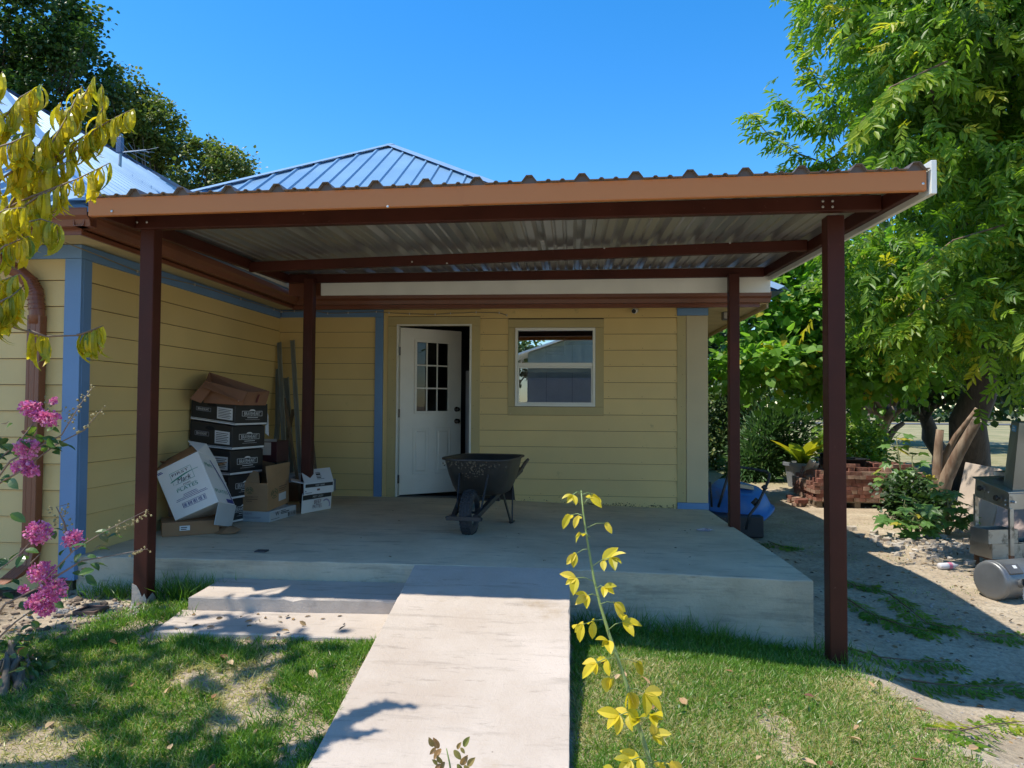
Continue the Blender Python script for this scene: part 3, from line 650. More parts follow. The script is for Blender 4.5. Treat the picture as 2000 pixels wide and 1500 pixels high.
# white trims (left, right, back)
def wtrim(p, q, out, h0, h1, th=.012, fl=.035):
    mb = MB(); p = Vector(p); q = Vector(q); o_ = Vector(out)
    mb.hexa([p+Vector((0,0,-h0)), q+Vector((0,0,-h0)), q+o_*th+Vector((0,0,-h0)), p+o_*th+Vector((0,0,-h0))], [p+Vector((0,0,h1)), q+Vector((0,0,h1)), q+o_*th+Vector((0,0,h1)), p+o_*th+Vector((0,0,h1))])
    return mb.build('white_trim', WHT, can, bevel=.002, seg=1)
wtrim((CR+.004, yf(CR)-.03, rz(CR, 4.13)), (CR+.004, YB, rz(CR, YB)), (1, 0, 0), .14, .045, th=.03)
mb = MB(); x_ = CL-.004; y0 = yf(CL)+.02
mb.hexa([(x_-.012, y0, 2.80), (x_, y0, 2.80), (x_, 7.85, 2.79), (x_-.012, 7.85, 2.79)], [(x_-.012, y0, rz(CL, y0)+.04), (x_, y0, rz(CL, y0)+.04), (x_, 7.85, rz(CL, 7.85)+.03), (x_-.012, 7.85, rz(CL, 7.85)+.03)]); mb.build('white_trim', WHT, can, bevel=.002, seg=1)
p = atY(650, 553, YB); q = atY(1505, 545, YB); p2 = atY(650, 577, YB); q2 = atY(1505, 571, YB)
mb = MB(); mb.hexa([(-2.62, YB, p2.z), (q2.x, YB, q2.z), (q2.x, YB+.012, q2.z), (-2.62, YB+.012, p2.z)], [(-2.62, YB, rz(-2.7, YB)), (q.x, YB, rz(q.x, YB)), (q.x, YB+.012, rz(q.x, YB)), (-2.62, YB+.012, rz(-2.7, YB))]); mb.build('white_trim', WHT, can, bevel=.002, seg=1)
# roof panels: R-panel profile, brown above, galvanised below
GALV = M('galvanised_underside', (.40, .395, .38), .36, metal=.75, var=.05, scale=2.2, bump=0, bscale=25, pos='w', stretch=(3.28, .12, 1), dirt=(.34, .28, .22), dscale=1.0, dth=.74)
RTOP = M('bronze_roof_metal', (.14, .095, .065), .45, metal=.3, pos='w', bump=0)
x = CL; SP = .3048; first = atY(264, 375, 4.18).x
prof = []   # (x, h)
k = math.floor((CL-first)/SP)
while first + k*SP < CR + SP:
    c = first + k*SP
    prof += [(c-.045, 0), (c-.017, .037), (c+.017, .037), (c+.045, 0), (c+.095, 0), (c+.105, .010), (c+.118, .010), (c+.128, 0), (c+.177, 0), (c+.187, .010), (c+.2, .010), (c+.21, 0)]
    k += 1
prof = [(a, h) for a, h in prof if CL <= a <= CR]; prof = [(CL, 0)] + prof + [(CR, 0)]
edges = [CL] + [first + (3*i+3)*SP + .045 for i in range(0, 5)] + [CR]
for i in range(len(edges)-1):
    e0, e1 = edges[i], edges[i+1]
    pp = [(a, h) for a, h in prof if e0-1e-6 <= a <= e1+1e-6]
    if pp[0][0] > e0+1e-4: pp.insert(0, (e0, 0))
    if pp[-1][0] < e1-1e-4: pp.append((e1, 0))
    mb = MB()
    for t, mi in ((.0, 1), (.004, 0)):
        r0 = [(a, yf(a)-.03, rz(a, 4.10)+h+t) for a, h in pp]; r1 = [(a, 8.15, rz(a, 8.15)+h+t) for a, h in pp]
        for j in range(len(pp)-1): mb.quad(r0[j], r0[j+1], r1[j+1], r1[j], mi)
    r0 = [(a, yf(a)-.03, rz(a, 4.10)+h) for a, h in pp]
    for j in range(len(pp)-1): mb.quad(r0[j], r0[j+1], (r0[j+1][0], r0[j+1][1], r0[j+1][2]+.004), (r0[j][0], r0[j][1], r0[j][2]+.004), 0)
    # closure strip behind the rib mouths
    mb.build('roof_panel', [RTOP, GALV], can, fixn=False)
mb = MB()
for (a, h), (b, h2) in zip(prof[:-1], prof[1:]):
    mb.quad((a, yf(a)-.004, rz(a, 4.13)-.006), (b, yf(b)-.004, rz(b, 4.13)-.006), (b, yf(b)-.004, rz(b, 4.13)+h2-.001), (a, yf(a)-.004, rz(a, 4.13)+h-.001))
mb.build('closure_strip', RTOP, can)
mb = MB(); mb.hexa([(-3.22, 4.45, 2.862), (-3.0, 4.45, 2.868), (-3.0, 8.15, 2.955), (-3.22, 8.15, 2.945)], [(-3.22, 4.45, 2.866), (-3.0, 4.45, 2.872), (-3.0, 8.15, 2.96), (-3.22, 8.15, 2.95)]); mb.build('sun_gap_cover', RTOP, can)  # added strip that keeps sun from leaking between canopy and left eave
# bolts
BOLT = M('bolt_zinc', (.6, .6, .58), .35, metal=.8, bump=0)
bolt0 = None
def bolt(p, n_, par=can):
    global bolt0
    if bolt0 is None:
        mb = MB(); mb.tube([(0, 0, 0), (0, -.004, 0), (0, -.006, 0)], [.008, .008, .005], 6); me = bpy.data.meshes.new('bolt'); me.from_pydata(mb.v, [], mb.f); me.materials.append(BOLT); bolt0 = me
    o = bpy.data.objects.new('bolt', bolt0); COL.objects.link(o); o.parent = par; o.location = Vector(p) - wpos(par)
    return o
for px in (1607, 1626):
    for py in (393, 404): q = atY(px, py, 4.562); bolt(q, 0)
for px, py in ((268, 434), (287, 434)): bolt(atY(px, py, 4.598), 0)
for px, py in ((205, 407), (755, 401), (1796, 363)): p_ = atY(px, py, 4.12); bolt((p_.x, yf(p_.x)-.006, p_.z), 0)
for px, py in ((870, 511), (800, 507), (1180, 486), (1420, 480)): p_ = atY(px, py, 6.1); bolt((p_.x, 6.32-.37*(p_.x+3.03)/4.94-.001, p_.z), 0)
# ---------------------------------------------------------------- cable, camera
cb = MB(); pts = [atX(128, 474, LX+.04), atX(190, 498, LX+.05), atX(268, 530, LX+.04), atX(380, 556, LX+.04), atX(470, 584, LX+.04), atX(535, 604, LX+.035), atX(548, 609, LX+.035)]
pts = [Vector(p) for p in pts]; pts.append(Vector((LX+.045, BW-.045, pts[-1].z)))
for px, py in ((575, 608), (612, 606), (640, 612), (680, 611), (735, 609), (760, 611), (800, 613), (850, 614), (880, 612), (930, 610), (975, 611), (990, 616)): pts.append(atY(px, py, BW-.045))
cb.tube(pts, .0045, 6); o = cb.build('cable', M('cable_tan', (.25, .21, .13), .6, bump=0), None, smooth=True)
tag(o, 'thin tan cable clipped along the frieze under the eaves above the door', 'cable')
for p in pts[2:]:
    mb = MB(); mb.box((p.x-.004, p.y-.008, p.z-.012), (p.x+.004, p.y+.01, p.z+.012)); mb.build('clip', BOLT, o)
sc_ = root('security_camera', atY(1240, 606, BW-.10), 'small white security camera with black lens under the eave right of the window', 'camera')
c = atY(1240, 607, BW-.10)
mb = MB(); mb.tube([c+Vector((0, .04, .045)), c+Vector((0, .03, .02)), c+Vector((0, .0, 0))], [.022, .012, .012], 12); mb.build('mount', M('cam_white', (.75, .75, .72), .4, bump=0), sc_, smooth=True)
mb = MB(); d = Vector((-.45, -.85, -.25)).normalized(); mb.tube([c-d*.04, c-d*.035, c+d*.02, c+d*.03], [.018, .03, .032, .030], 16); mb.build('camera_body', MATS['cam_white'], sc_, smooth=True)
mb = MB(); mb.tube([c+d*.029, c+d*.035], [.027, .025], 16); mb.build('lens', M('cam_black', (.01, .01, .01), .15, bump=0), sc_)
# antenna on the left wing
an = root('antenna', (RX+.6, 9.0, 4.2), 'grey TV antenna with thin rods on the left wing of the roof', 'antenna')
AM = M('antenna_metal', (.35, .36, .38), .4, metal=.7, bump=0)
b0 = atY(233, 318, 9.0); top = atY(238, 262, 9.0)
mb = MB(); mb.tube([(b0.x, 9, b0.z-.5), (b0.x+.02, 9, top.z)], .02, 8); mb.build('mast', AM, an)
mb = MB(); mb.box((b0.x-.03, 8.96, atY(233, 300, 9).z), (b0.x+.05, 9.02, atY(233, 268, 9).z)); mb.build('mount_box', M('antenna_box', (.10, .14, .22), .5, bump=0), an, bevel=.01)
mb = MB(); z = atY(260, 300, 9).z
mb.tube([(b0.x, 9, z+.02), (b0.x+.5, 8.8, z-.03)], .008, 6); mb.build('boom', AM, an)
for i in range(5):
    c = Vector((b0.x+.08+.09*i, 8.97-.03*i, z+.015-.008*i)); l = .24-.03*i; mb = MB(); mb.tube([c+Vector((-.06+.05*i, -l, .16-.06*i)), c, c+Vector((.12, l, -.12+.05*i))], .0028, 5); mb.build('rod', AM, an)
# ================================================================ THINGS ON THE PORCH
KRAFT = M('kraft_cardboard', (.31, .17, .085), .8, var=.12, scale=3, bump=.1, bscale=12, spec=.25)
KRAFT2 = M('kraft_cardboard_light', (.40, .24, .12), .8, var=.1, scale=3, bump=.1, bscale=12, spec=.25)
WCARD = M('white_cardboard', (.72, .71, .68), .6, var=.05, scale=3, bump=.08, bscale=9, spec=.35)
GCARD = M('white_cardboard_dull', (.42, .44, .44), .6, var=.07, scale=3, bump=.08, bscale=9)
BCARD = M('black_cardboard', (.018, .018, .019), .45, var=.15, scale=3, bump=.1, bscale=8)
MCARD = M('maroon_cardboard', (.07, .022, .03), .5, bump=0)
INKB = MATS['ink_black']; INKP = M('ink_white', (.62, .62, .60), .6, bump=0); INKG = M('ink_green', (.05, .26, .19), .6, bump=0); INKN = M('ink_navy', (.04, .05, .22), .6, bump=0); INKR = M('ink_brown', (.12, .07, .04), .6, bump=0); INKGR = M('ink_grey', (.22, .23, .27), .6, bump=0)
TH_ = .004
def carton(name, label, base, top, mat, open_=False, group='cardboard boxes piled against the house wall', cat_='box', inner=None):
    base = [Vector(p) for p in base]; top = [Vector(p) for p in top]
    c = sum(base, Vector())/4
    r = root(name, c, label, cat_, group)
    A, B, C_, D = base; a, b, c_, d = top
    mb = MB()
    if open_:
        for q in ((A, B, b, a), (B, C_, c_, b), (C_, D, d, c_), (D, A, a, d), (D, C_, B, A)): mb.quad(*q)
        body = mb.build('body', mat, r, solid=.006); body.data.polygons.foreach_get
    else:
        mb.hexa(base, top); body = mb.build('body', mat, r, bevel=.004, seg=2)
    F_ = dict(front=[A, B, b, a], right=[B, C_, c_, b], left=[D, A, a, d], top=[a, b, c_, d], back=[C_, D, d, c_])
    return r, F_
def flap(r, pts, mat, name='flap'):
    mb = MB(); mb.quad(*pts) if len(pts) == 4 else None
    if len(pts) != 4: mb.v += [tuple(p) for p in pts]; mb.f.append(tuple(range(len(pts)))); mb.m.append(0)
    return mb.build(name, mat, r, solid=.005)
def up(pts, h, dx=0, dy=0): return [Vector(p)+Vector((dx, dy, h)) for p in pts]
def barcode(q, u0, v0, u1, v1, par, ink=None, n=14, name='barcode', frame=True):
    ink = ink or INKB; w_ = (u1-u0)/n; rs = []
    for i in range(n):
        if i % 5 != 4: rs.append((u0+w_*i, v0+(v1-v0)*.12, u0+w_*(i+.35+.3*((i*7) % 3)/2), v1-(v1-v0)*.12))
    if frame: t = (v1-v0)*.07; rs += [(u0-t, v0-t, u1+t, v0), (u0-t, v1, u1+t, v1+t), (u0-t, v0, u0, v1), (u1, v0, u1+t, v1)]
    return prect(q, rs, ink, par, name)
# flat brown tray box
A = atS(316, 1050); B = atS(428, 1042); A.z = B.z = .452
e = (B-A); dn = Vector((-e.y, e.x, 0)).normalized()*.34
base = [A, B, B+dn+Vector((.03, 0, 0)), A+dn]
r, Fc = carton('cardboard_box', 'low flat brown cardboard box on the slab beneath the tilted white carton', base, up(base, .115), KRAFT)
prect(Fc['front'], [(.30, .38, .48, .72)], INKP, r, 'shipping_label'); prect(Fc['front'], [(.32, .44, .42, .50), (.32, .57, .43, .63)], INKB, r, 'label_print', .003)
# open brown box behind it on the left
A = atS(296, 1030); base = [A, A+Vector((.42, -.04, 0)), A+Vector((.46, .36, 0)), A+Vector((.02, .40, 0))]
r, Fc = carton('cardboard_box', 'open dark brown carton standing behind the tilted white carton at the wall', base, up(base, .52), KRAFT, True)
t = Fc['top']; flap(r, [t[0], t[1], t[1]+Vector((.02, -.14, .08)), t[0]+Vector((0, -.14, .08))], KRAFT); flap(r, [t[1], t[2], t[2]+Vector((.15, .03, .05)), t[1]+Vector((.15, .0, .05))], KRAFT)
# tilted white carton
Yc_ = 5.78
fr = [atY(342, 1017, Yc_), atY(427, 980, Yc_), atY(386, 881, Yc_+.03), atY(302.5, 922, Yc_+.03)]
dp = atY(420, 893, Yc_+.36) - fr[2]
base = [fr[0], fr[1], fr[1]+dp, fr[0]+dp]; top = [fr[3], fr[2], fr[2]+dp, fr[3]+dp]
r, Fc = carton('carton', 'large white carton with green and blue print tipped over on its corner', base, top, WCARD)
q = Fc['front']
ptext(q, 'FIRST', .30, .765, .68, .812, INKB, r); ptext(q, 'Mark', .36, .615, .68, .70, INKB, r, shear=.35)
prect(q, [(.26, .832, .74, .838), (.26, .60, .267, .832), (.74, .60, .747, .832), (.30, .60, .74, .606)], INKG, r, 'logo_frame')
mb = MB(); n_ = fnorm(q)*.003; k = 14
for i in range(k):
    s0, s1 = i/k, (i+1)/k; f0 = lambda s: .672+.066*math.sin(s*1.9); th = lambda s: .004+.010*math.sin(math.pi*min(1, s*1.1+.1))
    mb.quad(*[fpt(q, .22+.66*s, f0(s)+d_) + n_ for s, d_ in ((s0, -th(s0)), (s1, -th(s1)), (s1, th(s1)), (s0, th(s0)))])
mb.build('logo_swoosh', INKG, r, fixn=False)
ptext(q, 'FOAM', .46, .545, .62, .57, INKB, r); prect(q, [(.30, .525, .74, .530)], INKG, r, 'rule')
ptext(q, 'PLATES', .28, .455, .76, .515, INKG, r)
for i, (a, b) in enumerate(((.38, .68), (.36, .70), (.20, .88), (.18, .90))): prect(q, [(a+.012*j*1.0*(b-a)/.3, .375-.027*i, a+.012*j*(b-a)/.3+.008*(b-a)/.3, .387-.027*i) for j in range(25)], INKN, r, 'small_print')
barcode(q, .28, .15, .80, .235, r, INKN, 22)
prect(q, [(.015, .93, .13, .945), (.03, .905, .15, .92)], INKN, r, 'small_print')
q = Fc['right']; prect(q, [(.55, .02, .95, .10)], INKN, r, 'side_print'); ptext(q, 'PLATES', .10, .20, .80, .27, INKG, r)
ptext(q, 'Mark', .1, .72, .5, .80, INKG, r)
mb = MB(); n_ = fnorm(q)*.003
for i in range(12):
    s0, s1 = i/12, (i+1)/12; f = lambda s: (.50+.38*math.sin(s*1.5), .88-.80*s)
    a, b = f(s0), f(s1); mb.quad(*[fpt(q, u, v)+n_ for u, v in ((a[0], a[1]), (b[0], b[1]), (b[0]+.06, b[1]), (a[0]+.06, a[1]))])
mb.build('side_print', INKN, r, fixn=False)
flap(r, [atY(386, 881, Yc_+.03), atY(421, 898, 6.12), atY(403, 867, 6.05), atY(367, 861, 5.95)], WCARD)
flap(r, [atY(427, 981, Yc_), atY(461, 987, 6.10), atY(452, 1029, 6.0), atY(418, 1025, Yc_-.05)], GCARD)
flap(r, [atY(303, 921, Yc_+.04), atY(386, 880, Yc_+.04), atY(382, 868, 6.1), atY(312, 905, 6.1)], KRAFT)
# crumpled brown piece
mb = MB(); c = atS(438, 1043); c.z += .004
pts = [(-.09, 0, 0), (.0, -.05, .005), (.10, -.02, .01), (.12, .05, .03), (.03, .09, .05), (-.08, .08, .04)]
for i in range(len(pts)): a = c+Vector(pts[i]); b = c+Vector(pts[(i+1) % 6]); mb.v += [tuple(a), tuple(b), tuple(c+Vector((.01, .03, .045)))]; mb.f.append((3*i, 3*i+1, 3*i+2)); mb.m.append(0)
o = mb.build('cardboard_scrap', KRAFT, None, solid=.005); tag(o, 'crumpled brown cardboard scrap under the white flap', 'cardboard')
# black cartons
Lf = atX(371, 800, LX+.03); Cn = atY(453, 800, Lf.y-.10); zlv = [atY(453, p_, Cn.y).z for p_ in (787, 832, 880, 930)]; Lf.z = 0; Cn.z = 0
fe = (Cn-Lf); re_ = atY(517, 800, Cn.y+.44) - atY(453, 800, Cn.y); re_.z = 0
zs = [.455, (.455+zlv[3])/2, zlv[3], zlv[2], zlv[1], zlv[0]]
names = ['bottom black printed carton of the stack of five, mostly hidden', 'second black printed carton from the bottom of the stack', 'middle black printed carton of the stack behind the white carton flap', 'second black printed carton from the top with white stripe and label', 'topmost black printed carton under the brown cardboard tray']
lift = [0, 0, .008, .03, .055]; sh = [-.035, -.02, -.01, .005, .03]
for i in range(5):
    off = Vector((sh[i], 0, 0)); z0, z1 = zs[i]+.001, zs[i+1]-.003; L0 = lift[i]; L1 = lift[i]
    A, B, C_, D = Lf+off*.3, Cn+off, Cn+off+re_, Lf+off*.3+re_
    l2 = lift[min(4, i+1)] if i < 4 else .055
    base = [A+Vector((0, 0, z0+L0)), B+Vector((0, 0, z0)), C_+Vector((0, 0, z0)), D+Vector((0, 0, z0+L0))]
    top = [A+Vector((.004, 0, z1+l2-.002)), B+Vector((0, 0, z1)), C_+Vector((0, 0, z1-.004)), D+Vector((.004, 0, z1+l2-.002))]
    r, Fc = carton('carton', names[i], base, top, BCARD, group='black cartons stacked against the wall')
    q = Fc['front']; q2 = Fc['right']
    prect(q, [(.0, .03, 1, .085), (.0, .105, 1, .125)], INKP, r, 'white_stripe'); prect(q2, [(.0, .03, .97, .11)], INKP, r, 'white_stripe')
    prect(q, [(.60, .22, .95, .74)], INKP, r, 'paper_label'); prect(q, [(.63+.0*j, .64-.07*j, .92-.03*(j % 2), .665-.07*j) for j in range(6)], INKB, r, 'label_print', .003)
    ptext(q, 'BRAVEHEART', .16, .50, .42, .60, INKGR if i < 3 else INKP, r); prect(q, [(.12, .62, .46, .64), (.12, .46, .46, .48), (.12, .46, .13, .64), (.45, .46, .46, .64)], INKGR, r, 'logo_frame')
    ptext(q2, 'BRAVEHEART', .26, .46, .76, .62, INKP, r)
    rs = [(.20, .42, .82, .435), (.20, .42, .212, .66), (.808, .42, .82, .66), (.20, .645, .45, .66), (.57, .645, .82, .66), (.36, .34, .68, .365), (.30, .26, .74, .27)]
    prect(q2, rs, INKP, r, 'logo_frame')
    mb = MB(); n_ = fnorm(q2)*.003; mb.v += [tuple(fpt(q2, .51+.09*math.cos(t), .665+.07*math.sin(t))+n_) for t in np.linspace(0, math.pi, 9)]; mb.f.append(tuple(range(9))); mb.m.append(0); mb.build('logo_crown', INKP, r, fixn=False)
    # hand hole
    mb = MB(); n_ = fnorm(q)*.0015; mb.v += [tuple(fpt(q, .48+.11*math.cos(t), .78+.10*math.sin(t)*(.6 if math.sin(t) < 0 else 1))+n_) for t in np.linspace(0, 2*math.pi, 16, endpoint=False)]; mb.f.append(tuple(range(16))); mb.m.append(0); mb.build('hand_hole', DARK, r, fixn=False)
    if i == 4: flap(r, [atY(519, 795, Cn.y+.44), atY(524, 812, Cn.y+.46), atY(525, 852, Cn.y+.46), atY(518, 846, Cn.y+.44)], GCARD, 'torn_flap')
# brown tray on top
A, B, C_, D = atY(398, 786, Cn.y+0.00), atY(473, 791, Cn.y-0.04), atY(519, 791, Cn.y+0.35), atY(420, 783, Cn.y+0.40)
a, b, c_, d = atY(402, 744, Cn.y+0.02), atY(484, 766, Cn.y-0.05), atY(526, 764, Cn.y+0.38), atY(409, 727, Cn.y+0.38)
r, Fc = carton('cardboard_tray', 'torn brown cardboard tray with white label lying on top of the black cartons', [A, B, C_, D], [a, b, c_, d], M('red_kraft', (.25, .115, .06), .75, var=.1, scale=3, bump=.1, bscale=12), True)
RK = MATS['red_kraft']
prect(Fc['front'], [(.70, .25, .93, .93)], INKP, r, 'shipping_label', .004); prect(Fc['front'], [(.73, .55, .80, .8), (.86, .35, .90, .85), (.74, .35, .82, .45)], INKGR, r, 'label_print', .005)
prect(Fc['right'], [(.50, .2, .58, .8)], M('hole_red', (.12, .02, .02), .7, bump=0), r, 'hand_hole', .004)
flap(r, [atY(402, 743, Cn.y+0.00), atY(416, 757, Cn.y-0.04), atY(392, 787, Cn.y-0.10), atY(371, 779, Cn.y-0.08)], RK)
flap(r, [atY(402, 744, Cn.y+0.01), atY(484, 766, Cn.y-0.05), atY(472, 785, Cn.y-0.13), atY(398, 757, Cn.y-0.10)], RK, 'fold')
# white flat box + brown open box on it
A, B, C_ = atS(459, 1018), atS(526.5, 1021), atS(578, 1006)
for p in (A, B, C_): p.z = .452
D = A + (C_-B); base = [A, B, C_, D]
r, Fc = carton('carton', 'flat white carton lying on the slab under the open brown box', base, up(base, .10), GCARD)
q = Fc['right']; ptext(q, 'W', .20, .45, .34, .85, INKB, r); prect(q, [(.40, .78, .58, .84), (.40, .62, .72, .70), (.40, .50, .66, .56), (.05, .2, .35, .24)], INKB, r, 'side_print'); barcode(q, .70, .12, .94, .5, r)
q = Fc['front']; ptext(q, 'W  FARMS', .1, .62, .5, .85, INKGR, r); prect(q, [(.1, .40, .75, .45), (.3, .3, .72, .34)], INKGR, r, 'side_print')
z0 = .555
A, B, C_ = atZ(461, 996, z0), atZ(521.5, 999, z0), atZ(563, 981, z0); D = A + (C_-B); base = [A, B, C_, D]; hh = (atY(523, 944, B.y).z - z0)
r, Fc = carton('cardboard_box', 'open brown produce box with green printed emblem standing on the flat white carton', base, up(base, hh), KRAFT2, True)
t = Fc['top']; q = Fc['front']; q2 = Fc['right']
def emblem(q, u, v, a, b, par):
    mb = MB(); n_ = fnorm(q)*.005
    for s, ss in ((1, .82), (.6, .35)):
        for i in range(16):
            t0, t1 = 2*math.pi*i/16, 2*math.pi*(i+1)/16
            if (i % 5) == 4: continue
            mb.quad(*[fpt(q, u+a*k*math.cos(t_), v+b*k*math.sin(t_))+n_ for t_, k in ((t0, ss), (t0, s), (t1, s), (t1, ss))])
    mb.build('printed_emblem', M('ink_dull_green', (.10, .13, .05), .7, bump=0), par, fixn=False)
emblem(q, .44, .72, .12, .13, r); ptext(q, 'PRODUCERS CUT', .22, .46, .72, .52, INKR, r, off=.005); prect(q, [(.3, .40, .7, .42), (.33, .33, .52, .35)], INKR, r, 'small_print', .005); barcode(q, .46, .08, .86, .2, r)
emblem(q2, .30, .55, .16, .18, r); prect(q2, [(.5, .72, .9, .75), (.5, .64, .86, .67), (.5, .57, .8, .6)], INKR, r, 'small_print', .005); prect(q2, [(.50, .20, .85, .48)], INKP, r, 'paper_label', .005); barcode(q2, .54, .24, .82, .42, r, frame=False)
prect(q, [(-.01, .50, .12, .60)], INKP, r, 'torn_sticker', .005)
flap(r, [t[1], t[2], atY(566, 902, t[2].y+.05), atY(519, 911, t[1].y+.03)], KRAFT2)
flap(r, [t[0], t[1]+(t[0]-t[1])*.25, atY(505, 922, t[1].y+.12), atY(473, 914, t[0].y+.12)], KRAFT2)
flap(r, [t[3], t[2], atY(536, 905, t[2].y), atY(505, 898, t[2].y), ], KRAFT); flap(r, [t[0], t[3], atY(500, 899, t[3].y), atY(463, 907, t[0].y+.05)], KRAFT)
# two small white cartons on the right
A, B, C_ = atS(577, 998), atS(588, 1004), atS(646, 993)
for p in (A, B, C_): p.z = .45
A = B + Vector((-.12, .30, 0)); D = A + (C_-B); base = [A, B, C_, D]
base = [B, C_, C_+(A-B), A]; h = atY(592, 967, B.y).z-.45
r, Fc = carton('carton', 'lower white beef patty carton with black band standing beside the post', base, up(base, h, .01), WCARD)
q = Fc['front']; prect(q, [(.02, .70, .98, .95)], INKB, r, 'black_band'); ptext(q, 'WEST CREEK', .33, .77, .70, .88, INKP, r, off=.004)
ptext(q, 'BEEF', .40, .42, .64, .62, M('ink_rust', (.16, .06, .05), .6, bump=0), r); ptext(q, 'PATTIES', .36, .18, .66, .38, MATS['ink_rust'], r)
mb = MB(); n_ = fnorm(q)*.002
for i in range(10): t0, t1 = -.3+i*.25, -.3+(i+1)*.25; mb.quad(*[fpt(q, .80+.16*k*math.cos(t_), .25+.36*k*math.sin(t_))+n_ for t_, k in ((t0, .75), (t0, 1), (t1, 1), (t1, .75))])
mb.build('printed_art', M('ink_mauve', (.32, .30, .42), .6, bump=0), r, fixn=False)
prect(Fc['left'], [(.0, .70, 1, .95)], INKB, r, 'black_band')
top_ = Fc['top']; z1 = top_[0].z+.002
B2, C2 = atZ(594, 967, z1), atZ(651, 960, z1); A2 = B2 + Vector((-.13, .30, 0)); base = [B2, C2, C2+(A2-B2), A2]; h2 = atY(595, 945, B2.y).z - z1
r, Fc = carton('carton', 'upper white carton with its lid flap raised on the beef patty carton', base, up(base, h2), WCARD, True)
q = Fc['front']; prect(q, [(.03, .62, .97, .93)], INKB, r, 'black_band', .005); ptext(q, 'WEST CREEK', .36, .70, .68, .84, INKP, r, off=.007); barcode(q, .70, .10, .94, .42, r, INKB, 10); prect(q, [(.03, .12, .25, .16), (.03, .25, .06, .35)], INKB, r, 'small_print', .005)
prect(q, [(.42, .28, .52, .45)], MATS['ink_rust'], r, 'printed_art', .005)
q = Fc['left']; prect(q, [(.25, .45, .40, .6), (.5, .45, .75, .6)], INKB, r, 'side_print', .005)
t = Fc['top']; lid = [t[0], t[1], atY(644, 913, t[1].y+.16), atY(588, 919, t[0].y+.16)]
flap(r, lid, WCARD); prect(lid, [(.45, .50, .60, .62), (.45, .40, .62, .44), (.45, .28, .6, .34), (.46, .2, .7, .23), (.44, .66, .60, .70)], INKB, r, 'lid_print', .005)
t = Fc['top']; flap(r, [t[3], t[0], t[0]+Vector((-.12, -.04, .03)), t[3]+Vector((-.12, -.04, .03))], WCARD)
# brown box with a small white one on it, behind
p0 = atZ(562, 990, .45); p0 = Vector((atY(562, 960, 7.95).x, 7.95, .45)); w_ = .17; base = [p0, p0+Vector((w_, 0, 0)), p0+Vector((w_, .25, 0)), p0+Vector((0, .25, 0))]; zt = atY(575, 943, 7.95).z
r, Fc = carton('cardboard_box', 'narrow brown box between the open produce box and the white cartons', base, up(base, zt-.45), KRAFT)
base = up(base, zt-.45+.002); zt2 = atY(575, 925, 7.95).z
r, Fc = carton('carton', 'small white carton lying on the narrow brown box left of the raised lid', base, up(base, zt2-zt), GCARD)
ptext(Fc['front'], 'IST', .35, .35, .75, .7, INKB, r)
# maroon box on a dark box
p0 = Vector((atY(508, 880, 7.35).x, 7.35, .45)); w_ = atY(542, 880, 7.35).x-p0.x; base = [p0, p0+Vector((w_, -.02, 0)), p0+Vector((w_, .3, 0)), p0+Vector((0, .3, 0))]
z1 = atY(520, 903, 7.35).z; z2 = atY(520, 862, 7.35).z
r, Fc = carton('carton', 'plain dark carton in the corner beneath the maroon box', base, up(base, z1-.45-.003), BCARD)
base = up(base, z1-.45); r, Fc = carton('carton', 'maroon box with white label behind the black carton stack', base, up(base, z2-z1), MCARD)
prect(Fc['front'], [(.08, .35, .66, .95)], INKP, r, 'paper_label'); prect(Fc['front'], [(.0, .99, 1, 1.12)], GCARD, r, 'lid_edge')
# leaning metal strips and boards in the corner
TRM = M('strip_metal', (.26, .28, .25), .5, metal=.3, var=.15, scale=4, bump=.03, pos='w'); WOOD = M('scrap_wood', (.20, .14, .08), .8, var=.25, scale=6, bump=.3, stretch=(8, 8, 1))
def strip_thing(p, q, w_, mat, name, label, cat_, prof='c', grp='trim pieces leaning in the wall corner'):
    p = Vector(p); q = Vector(q); d = (q-p).normalized(); x_ = d.cross(Vector((0, -1, 0))).normalized(); y_ = x_.cross(d)
    mb = MB(); pr = [(-.5, 0), (.5, 0), (.5, .5), (.42, .5), (.42, .1), (-.42, .1), (-.42, .5), (-.5, .5)] if prof == 'c' else [(-.5, 0), (.5, 0), (.5, .25), (-.5, .25)]
    mb.loft([[b + x_*a*w_ + y_*c*w_ for a, c in pr] for b in (p, q)]); o = mb.build(name, mat, None); tag(o, label, cat_, grp); return o
def lean(px0, py0, Y0, px1, Y1, w_, mat, name, label, cat_, prof='c'):
    t = atY(px0, py0, Y0); b = atY(px1, 900, Y1); b = Vector((b.x, Y1, .452)); return strip_thing(b, t, w_, mat, name, label, cat_, prof)
lean(546, 669, 8.42, 562, 7.85, .05, TRM, 'metal_trim', 'grey metal trim leaning in the corner, leftmost of the two tall ones', 'trim strip')
lean(572, 665, 8.44, 592, 7.9, .05, TRM, 'metal_trim', 'grey metal trim leaning in the corner, the tall one nearest the post', 'trim strip')
lean(543, 720, 8.40, 543, 8.0, .045, TRM, 'metal_trim', 'shorter grey trim piece leaning left of the tall ones', 'trim strip')
lean(560, 738, 8.44, 575, 8.05, .06, TRM, 'metal_trim', 'wide grey trim piece leaning between the two tall ones', 'trim strip')
lean(550, 752, 8.30, 530, 7.95, .05, TRM, 'metal_trim', 'grey trim piece crossing to the lower left behind the maroon box', 'trim strip')
lean(556, 778, 8.25, 590, 7.8, .035, WOOD, 'wood_strip', 'thin brown wood strip slanting down to the right in the corner', 'wood strip', 'b')
lean(574, 800, 8.30, 530, 7.7, .045, WOOD, 'wood_strip', 'brown wood strip slanting down to the left in the corner', 'wood strip', 'b')
